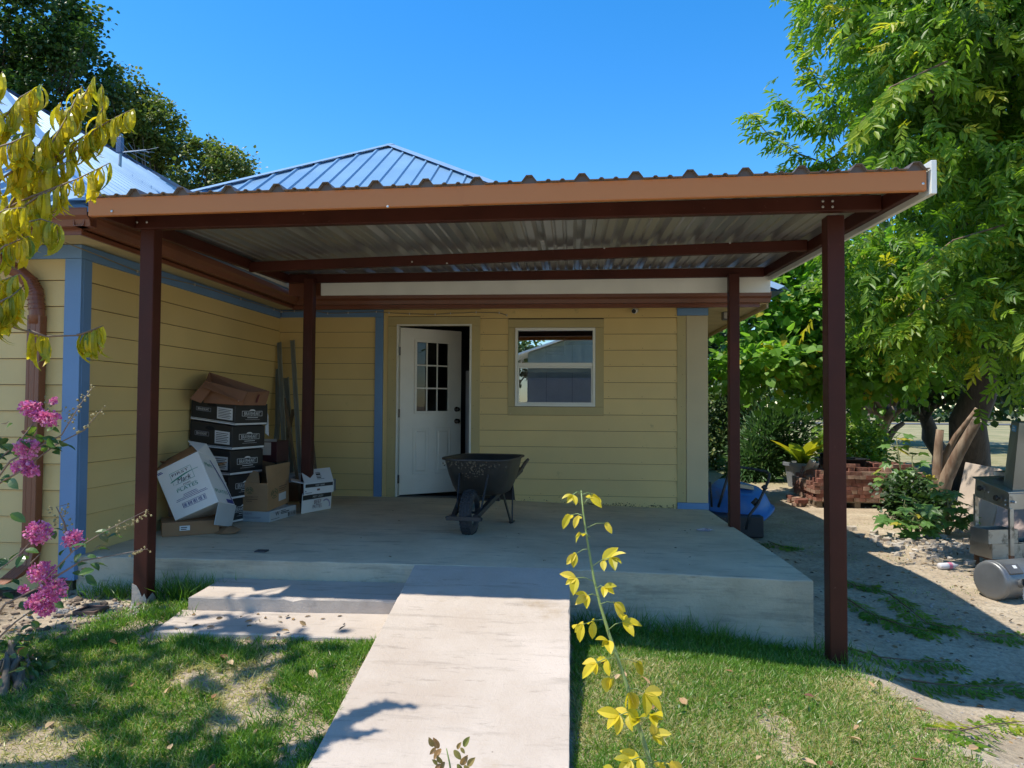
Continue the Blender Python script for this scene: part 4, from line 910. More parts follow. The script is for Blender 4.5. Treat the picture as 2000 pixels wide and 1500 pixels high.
lean(580, 800, 8.42, 590, 8.0, .035, TRM, 'metal_trim', 'narrow grey trim leaning against the wall just left of the inner post', 'trim strip')
o = strip_thing((atY(624, 918, 7.9).x, 7.9, .45), atY(611, 862, 8.2), .03, WOOD, 'wood_strip', 'dark thin stick leaning just right of the inner post', 'wood strip', 'b')
# -------------------------------------------------------------- black wheelbarrow
WBX = Vector((-.79, 6.786, 0)); hd = Vector((-.125, -.992, 0)); sd = Vector((-.893, .45, 0))  # forward, and its left... side
sd = Vector((hd.y, -hd.x, 0))
def WL(x, y, z): return Vector((WBX.x, WBX.y, slabz(-.7, 6.5))) + hd*x + sd*y + Vector((0, 0, z))
BLK = M('black_poly', (.034, .030, .025), .42, var=.25, scale=5, bump=.1, bscale=20, dirt=(.16, .14, .11), dscale=14, dth=.66)
BST = M('black_steel', (.022, .023, .026), .4, var=.2, scale=8, bump=.1, dirt=(.22, .21, .20), dscale=22, dth=.62)
RUB = M('tyre_rubber', (.035, .036, .04), .8, var=.2, bump=.3, bscale=60, dirt=(.2, .19, .17), dscale=20, dth=.64)
wb = root('wheelbarrow', WL(.2, 0, 0), 'black wheelbarrow with mud-spattered tray standing on the porch before the door', 'wheelbarrow', 'wheelbarrows')
def tray(par, xf, mat, name='tray'):
    def ring(x0, x1, w0, w1, z0, z1, n=28, e=.5):
        rg = []
        for k in range(n):
            t = 2*math.pi*k/n; c, s = math.cos(t), math.sin(t); cx = math.copysign(abs(c)**e, c); sx = math.copysign(abs(s)**e, s)
            u = (cx+1)/2; x = x0+(x1-x0)*u; w_ = (w0+(w1-w0)*u)/2; rg.append(xf(x, sx*w_, z0+(z1-z0)*u))
        return rg
    mb = MB()
    rs = [ring(-.08, .32, .38, .36, .298, .290), ring(-.15, .39, .46, .44, .312, .312), ring(-.21, .44, .52, .51, .38, .39), ring(-.27, .49, .58, .57, .48, .49), ring(-.33, .55, .63, .62, .61, .62), ring(-.335, .555, .64, .63, .625, .635),
          ring(-.355, .575, .68, .67, .63, .64), ring(-.355, .575, .68, .67, .615, .625), ring(-.357, .577, .684, .674, .613, .625)]
    ins = [ring(-.32, .54, .61, .60, .62, .63), ring(-.26, .48, .56, .55, .48, .49), ring(-.20, .43, .50, .49, .39, .40), ring(-.14, .37, .43, .41, .325, .325)]
    mb.loft(rs[:6], True, False); mb.loft([rs[5], rs[6], rs[7]], False, False); mb.loft([rs[5]] + ins, False, True)
    return mb.build(name, mat, par, smooth=True)
tr_ = tray(wb, WL, BLK)
# concrete residue flakes on the tray front
bm_ = MB()
for i in range(150):
    t = random.gauss(0, .55); h_ = .615 - abs(random.gauss(0, .11)); 
    if h_ < .36: continue
    u = (h_-.285)/(.63-.285); xx_ = .36+(.575-.36)*u - .10*min(1, abs(t))**2.5*.9; yy_ = max(-1, min(1, t))*(.16+.15*u)
    s_ = random.uniform(.002, .009); p = WL(xx_+.004, yy_, h_)
    bm_.quad(p-sd*s_-Vector((0, 0, s_)), p+sd*s_-Vector((0, 0, s_*.6)), p+sd*s_*.7+Vector((0, 0, s_)), p-sd*s_*.8+Vector((0, 0, s_*.9)))
bm_.build('dried_concrete', M('dried_mortar', (.11, .09, .06), .9), wb, kind='stuff')
def wtube(pts, r_, name, mat=BST, n=8, par=wb): mb = MB(); mb.tube([WL(*p) for p in pts], r_, n); return mb.build(name, mat, par, smooth=True)
def wbar(p, q, a, b, name, mat=BST, par=wb, upv=(0, 0, 1)): mb = MB(); mb.bar(WL(*p), WL(*q), a, b, upv); return mb.build(name, mat, par, bevel=.002, seg=1)
for s in (1, -1):
    h_ = wbar((.80, .095*s, .165), (-.41, .25*s, .475), .036, .045, 'handle_rail')
    wtube([(-.40, .25*s, .47), (-.55, .26*s, .525), (-.68, .265*s, .55)], [.018, .019, .017], 'handle_grip', M('worn_wood_handle', (.10, .075, .055), .7, var=.4, scale=12, bump=.2))
    wbar((.66, .105*s, .19), (.49, .13*s, .50), .035, .012, 'tray_brace', upv=(1, 0, 0))
    # legs: V shaped flat bar
    wbar((-.16, .215*s, .37), (-.10, .225*s, .005), .045, .012, 'leg', upv=(1, 0, 0)); wbar((.16, .19*s, .30), (-.04, .225*s, .005), .045, .012, 'leg', upv=(1, 0, 0)); wbar((-.12, .227*s, .008), (-.02, .227*s, .008), .04, .014, 'leg_foot')
mb = MB(); mb.hexa([WL(-.16, -.24, .20), WL(-.16, .24, .20), WL(-.15, .24, .20), WL(-.15, -.24, .20)], [WL(-.17, -.22, .36), WL(-.17, .22, .36), WL(-.16, .22, .36), WL(-.16, -.22, .36)]); mb.build('leg_brace', BST, wb)
wbar((.20, -.17, .25), (.20, .17, .25), .05, .03, 'cross_member')
wbar((.81, -.15, .16), (.81, .15, .16), .03, .035, 'front_guard'); wbar((.815, -.15, .155), (.76, -.10, .175), .03, .03, 'front_guard'); wbar((.815, .15, .155), (.76, .10, .175), .03, .03, 'front_guard')
wtube([(.62, -.12, .185), (.62, .12, .185)], .010, 'axle'); wtube([(.62, -.085, .185), (.62, -.05, .185)], .022, 'axle_hub'); wtube([(.62, .05, .185), (.62, .085, .185)], .022, 'axle_hub')
def wheel(par, xf, R_=.19, w_=.095, cx=.62, cz=.185, tread=True):
    mb = MB(); n = 40; rings = []
    prof_ = [(.115, -.5), (.14, -.55), (.165, -.5), (.184, -.34), (.19, -.12), (.19, .12), (.184, .34), (.165, .5), (.14, .55), (.115, .5)]
    for k in range(n): t = 2*math.pi*k/n; rings.append([xf(cx+r0*R_/.19*math.cos(t), y0*w_, cz+r0*R_/.19*math.sin(t)) for r0, y0 in prof_])
    rings.append(rings[0]); mb.loft(rings, False, False); ty = mb.build('tyre', RUB, par, smooth=True)
    if tread:
        mb = MB()
        for k in range(36):
            t = 2*math.pi*k/36
            for y0 in (-.36, -.12, .12, .36):
                tt = t + (.087 if abs(y0) > .2 else 0); rr = (.192 if abs(y0) < .2 else .186)*R_/.19; dt = .055; dy = .09
                c_ = [(tt-dt, y0-dy), (tt+dt, y0-dy), (tt+dt, y0+dy), (tt-dt, y0+dy)]
                mb.hexa([xf(cx+(rr-.006)*math.cos(a), y*w_, cz+(rr-.006)*math.sin(a)) for a, y in c_], [xf(cx+(rr+.005)*math.cos(a), y*w_, cz+(rr+.005)*math.sin(a)) for a, y in c_])
        mb.build('tread', RUB, ty, kind='stuff')
    mb = MB(); rings = []
    for k in range(n): t = 2*math.pi*k/n; rings.append([xf(cx+r0*R_/.19*math.cos(t), y0*w_, cz+r0*R_/.19*math.sin(t)) for r0, y0 in ((.12, -.42), (.122, -.2), (.10, -.12), (.03, -.10), (.03, .10), (.10, .12), (.122, .2), (.12, .42))])
    rings.append(rings[0]); mb.loft(rings, False, False); mb.build('rim', M('rim_grey', (.22, .22, .19), .5, dirt=(.1, .09, .07), dscale=8), par, smooth=True)
wheel(wb, WL)
mb = MB(); p = WL(.05, .338, .53); p2 = WL(.13, .330, .53)
mb.quad(WL(-.02, .315, .50), WL(.05, .312, .50), WL(.05, .322, .545), WL(-.02, .325, .545)); mb.build('small_sticker', M('sticker_tan', (.45, .30, .2), .6, bump=0), wb, solid=.002)
# -------------------------------------------------------------- bits on the slab
c = atS(1378, 1037)
V_ = []; T_ = []; k = 26; pts_ = RNG.normal(size=(k, 3))*np.array([.045, .035, .018]); pts_[:, 2] = np.abs(pts_[:, 2])
for i in range(40): a, b, c_ = RNG.choice(k, 3, replace=False); T_.append((a, b, c_))
o = npmesh('plastic_wrap', pts_ + np.array([c.x, c.y, c.z+.002]), np.array(T_), M('clear_plastic', (.55, .52, .58), .15, bump=0, spec=.8))
tag(o, 'crumpled clear plastic wrap near the right edge of the porch slab', 'plastic wrap')
mb = MB(); c = atS(512, 1077); mb.box((c.x-.045, c.y-.04, c.z+.001), (c.x+.04, c.y+.03, c.z+.010)); o = mb.build('dark_tile', M('tile_dark', (.05, .05, .055), .6), None, bevel=.002); tag(o, 'small dark flat tile piece lying at the front of the porch slab', 'tile piece')
def litter(name, spots, mat, label, cat_, size=.025, kind=None):
    P = np.array([[*s] for s in spots]); n = len(P); D = unit(n); D[:, 2] *= .25; U = np.tile([0, 0, 1.], (n, 1)) + RNG.normal(size=(n, 3))*.4
    V, T, t = scatter(*HEX, P + np.array([0, 0, .004]), basis(D, U), RNG.uniform(.6, 1.4, (n, 1))*size*np.array([[.5, 1, .8]]), RNG.random(n))
    o = npmesh(name, V, T, mat, t); tag(o, label, cat_, kind='stuff'); return o
LIT = leafmat('dry_leaf', [(0, (.05, .035, .02)), (.5, (.16, .10, .045)), (1, (.34, .22, .10))], .1)
sp = []
for i in range(45):
    x_, y_ = random.uniform(-3.2, 1.5), random.uniform(5.0, 8.3); sp.append((x_, y_, slabz(x_, y_)+.001))
for px, py in ((1335, 1038), (1340, 1042), (1386, 1010), (1400, 1012), (1415, 1014), (1060, 1093), (1062, 1097), (365, 1056), (700, 1107), (1395, 1014)):
    p = atS(px, py); sp.append((p.x, p.y, p.z+.002))
litter('slab_litter', sp, LIT, 'scattered dry leaf bits and crumbs on the porch slab', 'leaf litter', .02)
# ================================================================ PLANTS
BARK = M('bark_grey', (.16, .13, .10), .9, var=.35, scale=6, bump=.8, bscale=14, stretch=(3, 3, .6))
BARKD = M('bark_dark', (.07, .055, .04), .9, var=.35, scale=6, bump=.8, bscale=14, stretch=(3, 3, .6))
TWIG = M('twig_brown', (.16, .10, .06), .8, bump=0)
L_PEC = leafmat('pecan_leaf', [(0, (.055, .12, .012)), (.45, (.125, .235, .018)), (.8, (.21, .33, .028)), (1, (.42, .40, .03))], .52)
L_LIME = leafmat('lime_leaf', [(0, (.08, .19, .022)), (.5, (.16, .33, .035)), (.93, (.20, .36, .055)), (1, (.50, .40, .03))], .48)
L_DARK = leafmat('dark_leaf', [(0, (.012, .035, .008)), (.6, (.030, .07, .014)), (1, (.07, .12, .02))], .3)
L_OLV = leafmat('olive_leaf', [(0, (.035, .07, .02)), (.6, (.08, .14, .035)), (1, (.18, .20, .04))], .35)
L_OLE = leafmat('oleander_leaf', [(0, (.03, .08, .025)), (.6, (.07, .15, .05)), (1, (.14, .22, .07))], .3)
L_BRI = leafmat('bright_leaf', [(0, (.09, .18, .02)), (.6, (.17, .29, .03)), (1, (.28, .36, .04))], .4)
L_YEL = leafmat('yellow_leaf', [(0, (.32, .30, .02)), (.3, (.55, .45, .02)), (.6, (.66, .52, .03)), (.85, (.72, .55, .08)), (1, (.20, .28, .04))], .45, tcol=1.35)
L_PEA = leafmat('peach_leaf', [(0, (.16, .24, .03)), (.3, (.42, .38, .025)), (.65, (.60, .48, .02)), (1, (.70, .52, .02))], .42, .35, tcol=1.4)
L_FIG = leafmat('fig_leaf', [(0, (.06, .14, .03)), (.6, (.11, .22, .05)), (.93, (.17, .28, .06)), (1, (.40, .34, .04))], .3)
L_CRA = leafmat('crape_leaf', [(0, (.03, .08, .02)), (.6, (.07, .14, .03)), (.9, (.13, .20, .04)), (1, (.35, .14, .06))], .3, .3)
def pinnate(n=4, w_=.26, droop=.35):
    """frond of unit length along +y with paired leaflets"""
    parts = []; v0, t0 = HEX
    pos = []; D = []; U = []; S = []
    for i in range(n):
        y = .18 + .72*i/n
        for s in (-1, 1):
            pos.append((0, y, -droop*y*y)); a = R(58 - 14*i/n + 9*s*math.sin(i*2.3)); D.append((s*math.sin(a), math.cos(a), -.45-.3*math.sin(i*1.7+s))); U.append((0, .2, 1)); S.append((.15+.02*s, .50*(1-.22*abs(i/n-.45)), .3))
    pos.append((0, .92, -droop*.85)); D.append((0, 1, -.5)); U.append((0, .3, 1)); S.append((.15, .46, .3))
    V, T, c = scatter(v0, t0, np.array(pos), basis(np.array(D, float), np.array(U, float)), np.array(S), np.zeros(len(pos)))
    r_ = .006; rv = np.array([(-r_, 0, 0), (r_, 0, 0), (-r_, .5, -droop*.25), (r_, .5, -droop*.25), (0, .95, -droop*.9)]); rt = np.array([(0, 1, 3), (0, 3, 2), (2, 3, 4)])
    return np.concatenate([V, rv]), np.concatenate([T, rt+len(V)])
FROND = pinnate()
def heart():
    v = np.array([(0, 0, 0), (.42, .05, .06), (.52, .38, .05), (.30, .75, .0), (0, 1.05, -.1), (-.30, .75, .0), (-.52, .38, .05), (-.42, .05, .06)]); t = np.array([(0, i, i+1) for i in range(1, 7)]); return v, t
HEART = heart()
def fig():
    o = [(0, 0, 0), (.30, -.08, .05), (.52, .18, .02), (.30, .34, .06), (.56, .60, -.02), (.22, .62, .05), (0, 1.0, -.10), (-.22, .62, .05), (-.56, .60, -.02), (-.30, .34, .06), (-.52, .18, .02), (-.30, -.08, .05)]
    v = np.array(o + [(0, .34, .07)]); t = np.array([(12, i, (i+1) % 12) for i in range(12)]); return v, t
FIG = fig()
def inell(n, c, r, shell=.5):
    d = unit(n); k = RNG.random(n)**(1/3); k = shell + (1-shell)*k; return np.array(c) + d*np.array(r)*k[:, None], d
def leaves_in(ells, n_cl, cl_r, n_leaf, size, tmpl, droop=.4, shell=.45, szv=.35, upw=1.0, tintf=None, zsq=.8, outw=.6):
    """leaf clumps through the volume of ellipsoids; returns V,T,tint and the clump centres"""
    vols = np.array([e[1][0]*e[1][1]*e[1][2] for e in ells])**.75; cnt = np.maximum(3, (n_cl*vols/vols.sum()).astype(int)); C = []; Dn = []
    for (c, r), k in zip(ells, cnt): p, d = inell(k, c, r, shell); C.append(p); Dn.append(d)
    C = np.concatenate(C); Dn = np.concatenate(Dn); cr = cl_r*RNG.uniform(.6, 1.4, len(C)); idx = RNG.integers(0, len(C), n_leaf)
    off = RNG.normal(size=(n_leaf, 3)); off[:, 2] *= zsq; P = C[idx] + off*cr[idx][:, None]*.55
    D = off/np.linalg.norm(off, axis=1, keepdims=True) + Dn[idx]*outw + RNG.normal(size=(n_leaf, 3))*.5; D[:, 2] -= droop
    U = np.tile([-.25, -.35, upw], (n_leaf, 1)) + RNG.normal(size=(n_leaf, 3))*.55 + Dn[idx]*.3
    tint = np.clip(RNG.normal(.5, .2, n_leaf) + RNG.normal(0, .12, len(C))[idx], 0, 1)
    tint[RNG.random(n_leaf) < .02] = 1
    V, T, t = scatter(*tmpl, P, basis(D, U), size*RNG.uniform(1-szv, 1+szv, n_leaf)[:, None], tint)
    return (V, T, t), C
def limbs(par, base, C, r0, mat, n=14, fork=.45, name='branch', trunk_top=None):
    base = Vector(base); ctr = Vector(C.mean(0)); tt = Vector(trunk_top) if trunk_top else base.lerp(ctr, fork)
    mb = MB(); k = 7; mb.tube([base.lerp(tt, i/k) + Vector((math.sin(i*1.7), math.cos(i*1.3), 0))*r0*.5*(i > 0) for i in range(k+1)], [r0*(1.25-.65*i/k) for i in range(k+1)], 10); mb.build('trunk', mat, par, smooth=True)
    sel = RNG.choice(len(C), min(n, len(C)), replace=False); mb = MB(); top = base.lerp(tt, 1)
    for s in sel:
        e = Vector(C[s]); st = base.lerp(tt, random.uniform(.7, 1)); m1 = st.lerp(e, .4) + Vector((random.uniform(-.2, .2), random.uniform(-.2, .2), random.uniform(.0, .35))); m2 = st.lerp(e, .75) + Vector((random.uniform(-.15, .15), random.uniform(-.15, .15), random.uniform(0, .2)))
        mb.tube([st, m1, m2, e], [r0*.45, r0*.28, r0*.14, r0*.05], 6)
    mb.build(name, mat, par, smooth=True)
def tree(name, label, cat_, base, ells, n_cl, cl_r, n_leaf, size, tmpl, lm, bark, r0=.15, n_limb=14, group=None, trunk_top=None, **k):
    r = root(name, base, label, cat_, group); (V, T, t), C = leaves_in(ells, n_cl, cl_r, n_leaf, size, tmpl, **k)
    npmesh('crown', V, T, lm, t, r); limbs(r, base, C, r0, bark, n_limb, trunk_top=trunk_top); return r
def E(px, py, Y, rx, ry, rz_):
    p = atY(px, py, Y); return ((p.x, p.y, p.z), (rx, ry, rz_))
# big pinnate tree on the right
tb = atG(1872, 965)
tree('pecan_tree', 'big leafy tree with long feathery leaves filling the right edge of the photo', 'tree', (tb.x, tb.y, tb.z),
     [((7.3, 9.4, 5.8), (3.4, 2.3, 3.6)), ((6.4, 8.3, 3.6), (2.0, 1.2, 1.5)), ((4.3, 7.3, 4.9), (1.5, 1.2, 1.3)), ((5.4, 7.0, 3.4), (1.1, .9, .9)), ((7.6, 9.8, 2.9), (1.8, 1.3, 1.3)), ((3.5, 7.9, 5.6), (.95, .9, 1.5)), ((5.0, 8.2, 7.3), (2.2, 1.5, 1.6)), E(1890, 610, 7.6, .75, .6, .55), E(1985, 690, 7.4, .6, .5, .50), E(1800, 520, 7.8, .7, .6, .6)],
     620, .44, 31000, .195, FROND, L_PEC, BARKD, .30, 46, trunk_top=(7.0, 12.5, 3.2), droop=.6, shell=.30, outw=.7, szv=.45, upw=.7)
# protruding light branch on its left side
def spray(par, pts, n, size, tmpl, lm, side=.5, name='branch_spray', r_=.008, droop=.4, tint=(.3, 1), twig=TWIG):
    pts = [Vector(p) for p in pts]; mb = MB(); mb.tube(pts, [r_*(1-.7*i/(len(pts)-1)) for i in range(len(pts))], 5)
    P = []; D = []; U = []
    for i in range(n):
        u = (i+.5)/n*(len(pts)-1); k = min(int(u), len(pts)-2); a = pts[k].lerp(pts[k+1], u-k); d = (pts[k+1]-pts[k]).normalized(); s = d.cross(Vector((0, 0, 1))).normalized()*(1 if i % 2 else -1)
        P.append(a); D.append(d*random.uniform(.3, .9) + s*side*random.uniform(.6, 1.4) + Vector((0, 0, -droop*random.uniform(.3, 1.5)))); U.append((random.gauss(0, .3), random.gauss(0, .3), 1))
    V, T, t = scatter(*tmpl, np.array(P), basis(np.array(D), np.array(U)), size*RNG.uniform(.65, 1.25, (n, 1)), RNG.uniform(tint[0], tint[1], n))
    o = npmesh(name, V, T, lm, t, par); mb.build('twig', twig, o, smooth=True); return o
pt = bpy.data.objects['pecan_tree']
for pp in (((1640, 330, 9.2), (1560, 300, 9.0), (1500, 262, 8.9), (1462, 218, 8.8)), ((1660, 230, 9.2), (1600, 170, 9.0), (1570, 110, 9.0), (1560, 40, 9)), ((1640, 300, 9.3), (1560, 345, 9.1), (1530, 328, 9.0)), ((1700, 120, 9), (1640, 60, 8.8), (1590, 20, 8.8), (1570, -20, 8.8)),
           ((1640, 250, 9.1), (1580, 235, 9), (1520, 190, 9)), ((1900, 560, 7.5), (1800, 600, 7.2), (1740, 640, 7.1)), ((1960, 440, 7), (1860, 470, 6.8), (1800, 520, 6.7)), ((1850, 120, 6.6), (1740, 170, 6.4), (1680, 240, 6.3))):
    P_ = [atY(*q) for q in pp]; spray(pt, P_, 46, .22, FROND, L_PEC, .7, tint=(.35, .95), r_=.012)
# mulberry-like lime tree behind the post
tree('mulberry_tree', 'lime green broad-leaved tree seen between the inner right post and the front right post', 'tree', tuple(atG(1690, 900)),
     [E(1485, 715, 12.8, .65, .5, .5), E(1500, 640, 13.5, 1.4, .75, 1.25), E(1560, 722, 13.6, .9, .6, .62), E(1690, 640, 13.7, 1.5, .75, 1.4), E(1600, 555, 13.7, 1.6, .75, 1.1), E(1765, 690, 13.7, 1.1, .6, .75)],
     210, .40, 12500, .118, HEART, L_LIME, BARK, .14, 26, droop=.45, shell=.3, upw=1.2, szv=.5, trunk_top=tuple(atY(1745, 800, 16)))
# ---------- shrubs
def shrub(name, label, cat_, ells, n_cl, cl_r, n, size, tmpl, lm, base, **k):
    r = root(name, base, label, cat_, k.pop('group', None)); (V, T, t), C = leaves_in(ells, n_cl, cl_r, n, size, tmpl, **k); npmesh('foliage', V, T, lm, t, r)
    mb = MB(); b = Vector(base)
    for s in RNG.choice(len(C), min(12, len(C)), replace=False): e = Vector(C[s]); mb.tube([b+Vector((random.uniform(-.12, .12), random.uniform(-.12, .12), -.03)), b.lerp(e, .5)+Vector((0, 0, .1)), e], [.025, .015, .006], 5)
    mb.build('stem', BARK, r, smooth=True); return r
LAN = (np.array([(0, 0, 0), (.5, .35, .08), (.45, .65, .08), (0, 1, -.05), (-.45, .65, .08), (-.5, .35, .08)])*np.array([.24, 1, 1]), HEX[1])
shrub('oleander_shrub', 'dense oleander shrub with narrow leaves right of the house corner', 'shrub', [E(1500, 868, 16.6, .60, .5, .75), E(1545, 850, 16.8, .45, .5, .6), E(1470, 905, 16.4, .45, .4, .35)], 60, .30, 5200, .17, LAN, L_OLE, tuple(atG(1500, 935)), droop=-.4, outw=1.2, group='shrubs along the back of the yard')
shrub('olive_shrub', 'twiggy olive green bush at the back next to the house corner', 'shrub', [E(1400, 830, 19, .65, .6, 1.0), E(1445, 810, 19, .5, .6, .9)], 60, .30, 5200, .10, DIA, L_OLV, tuple(atG(1405, 905)), group='shrubs along the back of the yard')
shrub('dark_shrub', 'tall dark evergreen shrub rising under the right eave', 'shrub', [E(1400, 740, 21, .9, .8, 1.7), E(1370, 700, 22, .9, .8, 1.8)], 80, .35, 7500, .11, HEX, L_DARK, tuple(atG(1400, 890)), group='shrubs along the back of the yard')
shrub('yellow_green_bush', 'low bright yellow-green bush behind the brick pile', 'bush', [E(1665, 868, 15.5, .6, .5, .40), E(1705, 900, 15.0, .40, .4, .22)], 40, .22, 3800, .075, HEX, L_BRI, tuple(atG(1670, 915)), group='shrubs along the back of the yard')
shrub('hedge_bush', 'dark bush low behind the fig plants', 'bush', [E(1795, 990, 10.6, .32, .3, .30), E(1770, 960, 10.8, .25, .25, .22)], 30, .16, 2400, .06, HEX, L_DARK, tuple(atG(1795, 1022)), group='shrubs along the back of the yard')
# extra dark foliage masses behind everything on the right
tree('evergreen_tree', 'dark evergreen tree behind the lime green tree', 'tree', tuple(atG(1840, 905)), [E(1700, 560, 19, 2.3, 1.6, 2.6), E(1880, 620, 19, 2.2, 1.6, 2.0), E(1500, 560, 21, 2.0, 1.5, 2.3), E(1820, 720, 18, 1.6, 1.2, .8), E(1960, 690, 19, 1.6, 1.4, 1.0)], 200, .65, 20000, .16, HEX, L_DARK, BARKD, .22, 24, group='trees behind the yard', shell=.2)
tree('shade_tree', 'far tree on the dry field with a crooked trunk left of the steel cabinet', 'tree', tuple(atG(1908, 868)), [E(1930, 690, 30, 4.5, 3, 1.7), E(1760, 690, 34, 4, 3, 1.5), E(2040, 640, 28, 4, 3, 2.5)], 140, .8, 11000, .26, HEX, L_DARK, BARK, .22, 18, group='trees behind the yard', shell=.2)
# trunks beside the lime tree
def trunk_thing(name, label, cat_, pts, rs, mat, group=None):
    mb = MB(); mb.tube(pts, rs, 12); o = mb.build(name, mat, None, smooth=True); tag(o, label, cat_, group); return o
a = atG(1700, 908)
trunk_thing('bare_trunk', 'grey bare trunk leaning right behind the brick pile', 'tree trunk', [a-Vector((0, 0, .1)), atY(1712, 860, a.y), atY(1727, 815, a.y), atY(1738, 780, a.y)], [.26, .22, .2, .2], BARKD, 'bare trunks and stumps')
trunk_thing('bare_trunk', 'thin crooked pale trunk bending right beside the leaning grey trunk', 'tree trunk', [a+Vector((.1, -.1, -.1)), atY(1722, 880, a.y-.2), atY(1738, 850, a.y-.2), atY(1750, 836, a.y-.2), atY(1765, 826, a.y-.2)], [.13, .12, .10, .08, .06], BARK, 'bare trunks and stumps')
a = atG(1685, 880); trunk_thing('bare_trunk', 'grey upright trunk behind the bright bush', 'tree trunk', [a, atY(1688, 840, a.y), atY(1692, 800, a.y)], [.2, .17, .16], BARK, 'bare trunks and stumps')
# cut stump with limbs
st = root('tree_stump', atG(1842, 985), 'cut dead stump with three sawn brown limbs in front of the big trunk', 'tree stump', 'bare trunks and stumps')
DW_ = M('dead_wood', (.24, .13, .075), .85, var=.45, scale=5, bump=.7, bscale=12, stretch=(3, 3, .7), col2=(.30, .22, .15))
SW = 11.6
def limb_(pts, rs, name): mb = MB(); mb.tube([atY(*p) for p in pts], rs, 12); o = mb.build(name, DW_, st, smooth=True); e = atY(*pts[-1]); d = (e-atY(*pts[-2])).normalized(); m2 = MB(); m2.tube([e, e+d*.008], rs[-1]*1.01, 12); m2.build('cut_end', M('cut_wood', (.48, .38, .25), .8, var=.2, scale=9), o)
limb_([(1830, 990, SW), (1848, 935, SW), (1872, 885, SW-.2), (1895, 845, SW-.3), (1909, 820, SW-.4)], [.12, .10, .085, .075, .068], 'limb')
limb_([(1838, 975, SW), (1830, 920, SW+.1), (1833, 870, SW+.1), (1836, 840, SW+.1)], [.10, .07, .06, .055], 'limb')
limb_([(1842, 960, SW+.2), (1845, 890, SW+.2), (1868, 850, SW+.1), (1890, 822, SW), (1907, 799, SW)], [.09, .055, .04, .033, .03], 'limb')
# ---------- fig plants
def bigleafplant(name, label, cat_, base, stems, size, lm, per=8, group=None, tmpl=FIG):
    r = root(name, base, label, cat_, group); P = []; D = []; U = []; mb = MB(); b = Vector(base)
    for e, n_ in stems:
        e = Vector(e); m_ = b.lerp(e, .5) + Vector((random.uniform(-.08, .08), 0, .06)); pts = [b, m_, e]; mb.tube(pts, [.018, .013, .006], 6)
        for i in range(n_):
            u = .15+.85*(i+random.random())/n_; a = b.lerp(m_, u*2) if u < .5 else m_.lerp(e, u*2-1); th = random.uniform(0, 6.28); d = Vector((math.cos(th), math.sin(th)*.9-.25, random.uniform(-.1, .5)+.3*u)).normalized(); q = a + d*size*.6
            mb.tube([a, q], .004, 4); P.append(q); D.append(d + Vector((0, 0, -.55))); U.append((random.gauss(-.1, .3), random.gauss(-.35, .3), 1))
    n = len(P); V, T, t = scatter(*tmpl, np.array(P), basis(np.array(D), np.array(U)), size*RNG.uniform(.55, 1.2, (n, 1)), np.clip(RNG.normal(.55, .22, n), 0, 1)); npmesh('leaves', V, T, lm, t, r); mb.build('stem', M('green_stem', (.14, .15, .06), .7, bump=0), r, smooth=True); return r
b = atG(1775, 1010); Y_ = b.y
bigleafplant('fig_plant', 'tall fig plant with lobed leaves standing right of the brick pile', 'plant', tuple(b), [(atY(1750, 852, Y_), 22), (atY(1722, 925, Y_-.1), 14), (atY(1800, 930, Y_), 12), (atY(1780, 890, Y_), 12)], .21, L_FIG, group='fig plants by the rubble')
b = atG(1795, 1052); Y_ = b.y
bigleafplant('fig_plant', 'low fig plant with yellowing leaves nearest the porch beside the rubble', 'plant', tuple(b), [(atY(1740, 1015, Y_), 12), (atY(1765, 990, Y_), 12), (atY(1790, 1000, Y_), 10), (atY(1770, 1030, Y_-.2), 8)], .20, L_FIG, group='fig plants by the rubble')
b = atG(1850, 1045); Y_ = b.y
bigleafplant('fig_plant', 'fig plant growing in front of the leaning stone slab', 'plant', tuple(b), [(atY(1842, 955, Y_), 14), (atY(1870, 965, Y_), 12), (atY(1830, 1000, Y_), 10), (atY(1880, 1000, Y_), 8)], .18, L_FIG, group='fig plants by the rubble')
# ---------- potted plants
def pot(px, py, R_, H, mat, label, grp='pots at the back of the yard'):
    p = atG(px, py); r = root('plant_pot', p, label, 'plant pot', grp); mb = MB(); n = 24
    ring = lambda rr, z: [p + Vector((rr*math.cos(t)*(1+.012*(k % 2)), rr*math.sin(t)*(1+.012*(k % 2)), z)) for k, t in enumerate(np.linspace(0, 2*math.pi, n, endpoint=False))]
    mb.loft([ring(R_*.74, 0), ring(R_*.93, H*.86)], True, False); mb.build('pot', mat, r)
    mb = MB(); mb.loft([ring(R_*.96, H*.86), ring(R_*1.05, H*.87), ring(R_*1.06, H*.99), ring(R_*.97, H), ring(R_*.93, H*.9)], False, False); mb.build('rim', mat, r)
    mb = MB(); mb.v += [tuple(q) for q in ring(R_*.93, H*.92)]; mb.f.append(tuple(range(n))); mb.m.append(0); mb.build('soil', M('pot_soil', (.05, .035, .02), .95), r); return p
PG = M('pot_grey_plastic', (.20, .215, .24), .45, var=.08, bump=0)
p = pot(1565, 950, .34, .50, PG, 'large grey plastic pot with a yellow-green leafy plant in it')
r = root('potted_plant', p+Vector((0, 0, .47)), 'yellow-green plant with big upright leaves in the large grey pot', 'plant')
tv, tt = strip(5, lambda s: .19*math.sin(math.pi*min(1, .08+s*.92))**.8, lambda s: s, lambda s: -.35*s*s, .35)
n = 16; P = np.tile(np.array(p)+np.array([0, 0, .46]), (n, 1)) + RNG.normal(size=(n, 3))*[.06, .06, 0]; th = RNG.uniform(0, 6.28, n); D = np.stack([np.cos(th)*.75, np.sin(th)*.75, RNG.uniform(.6, 1.5, n)], 1)
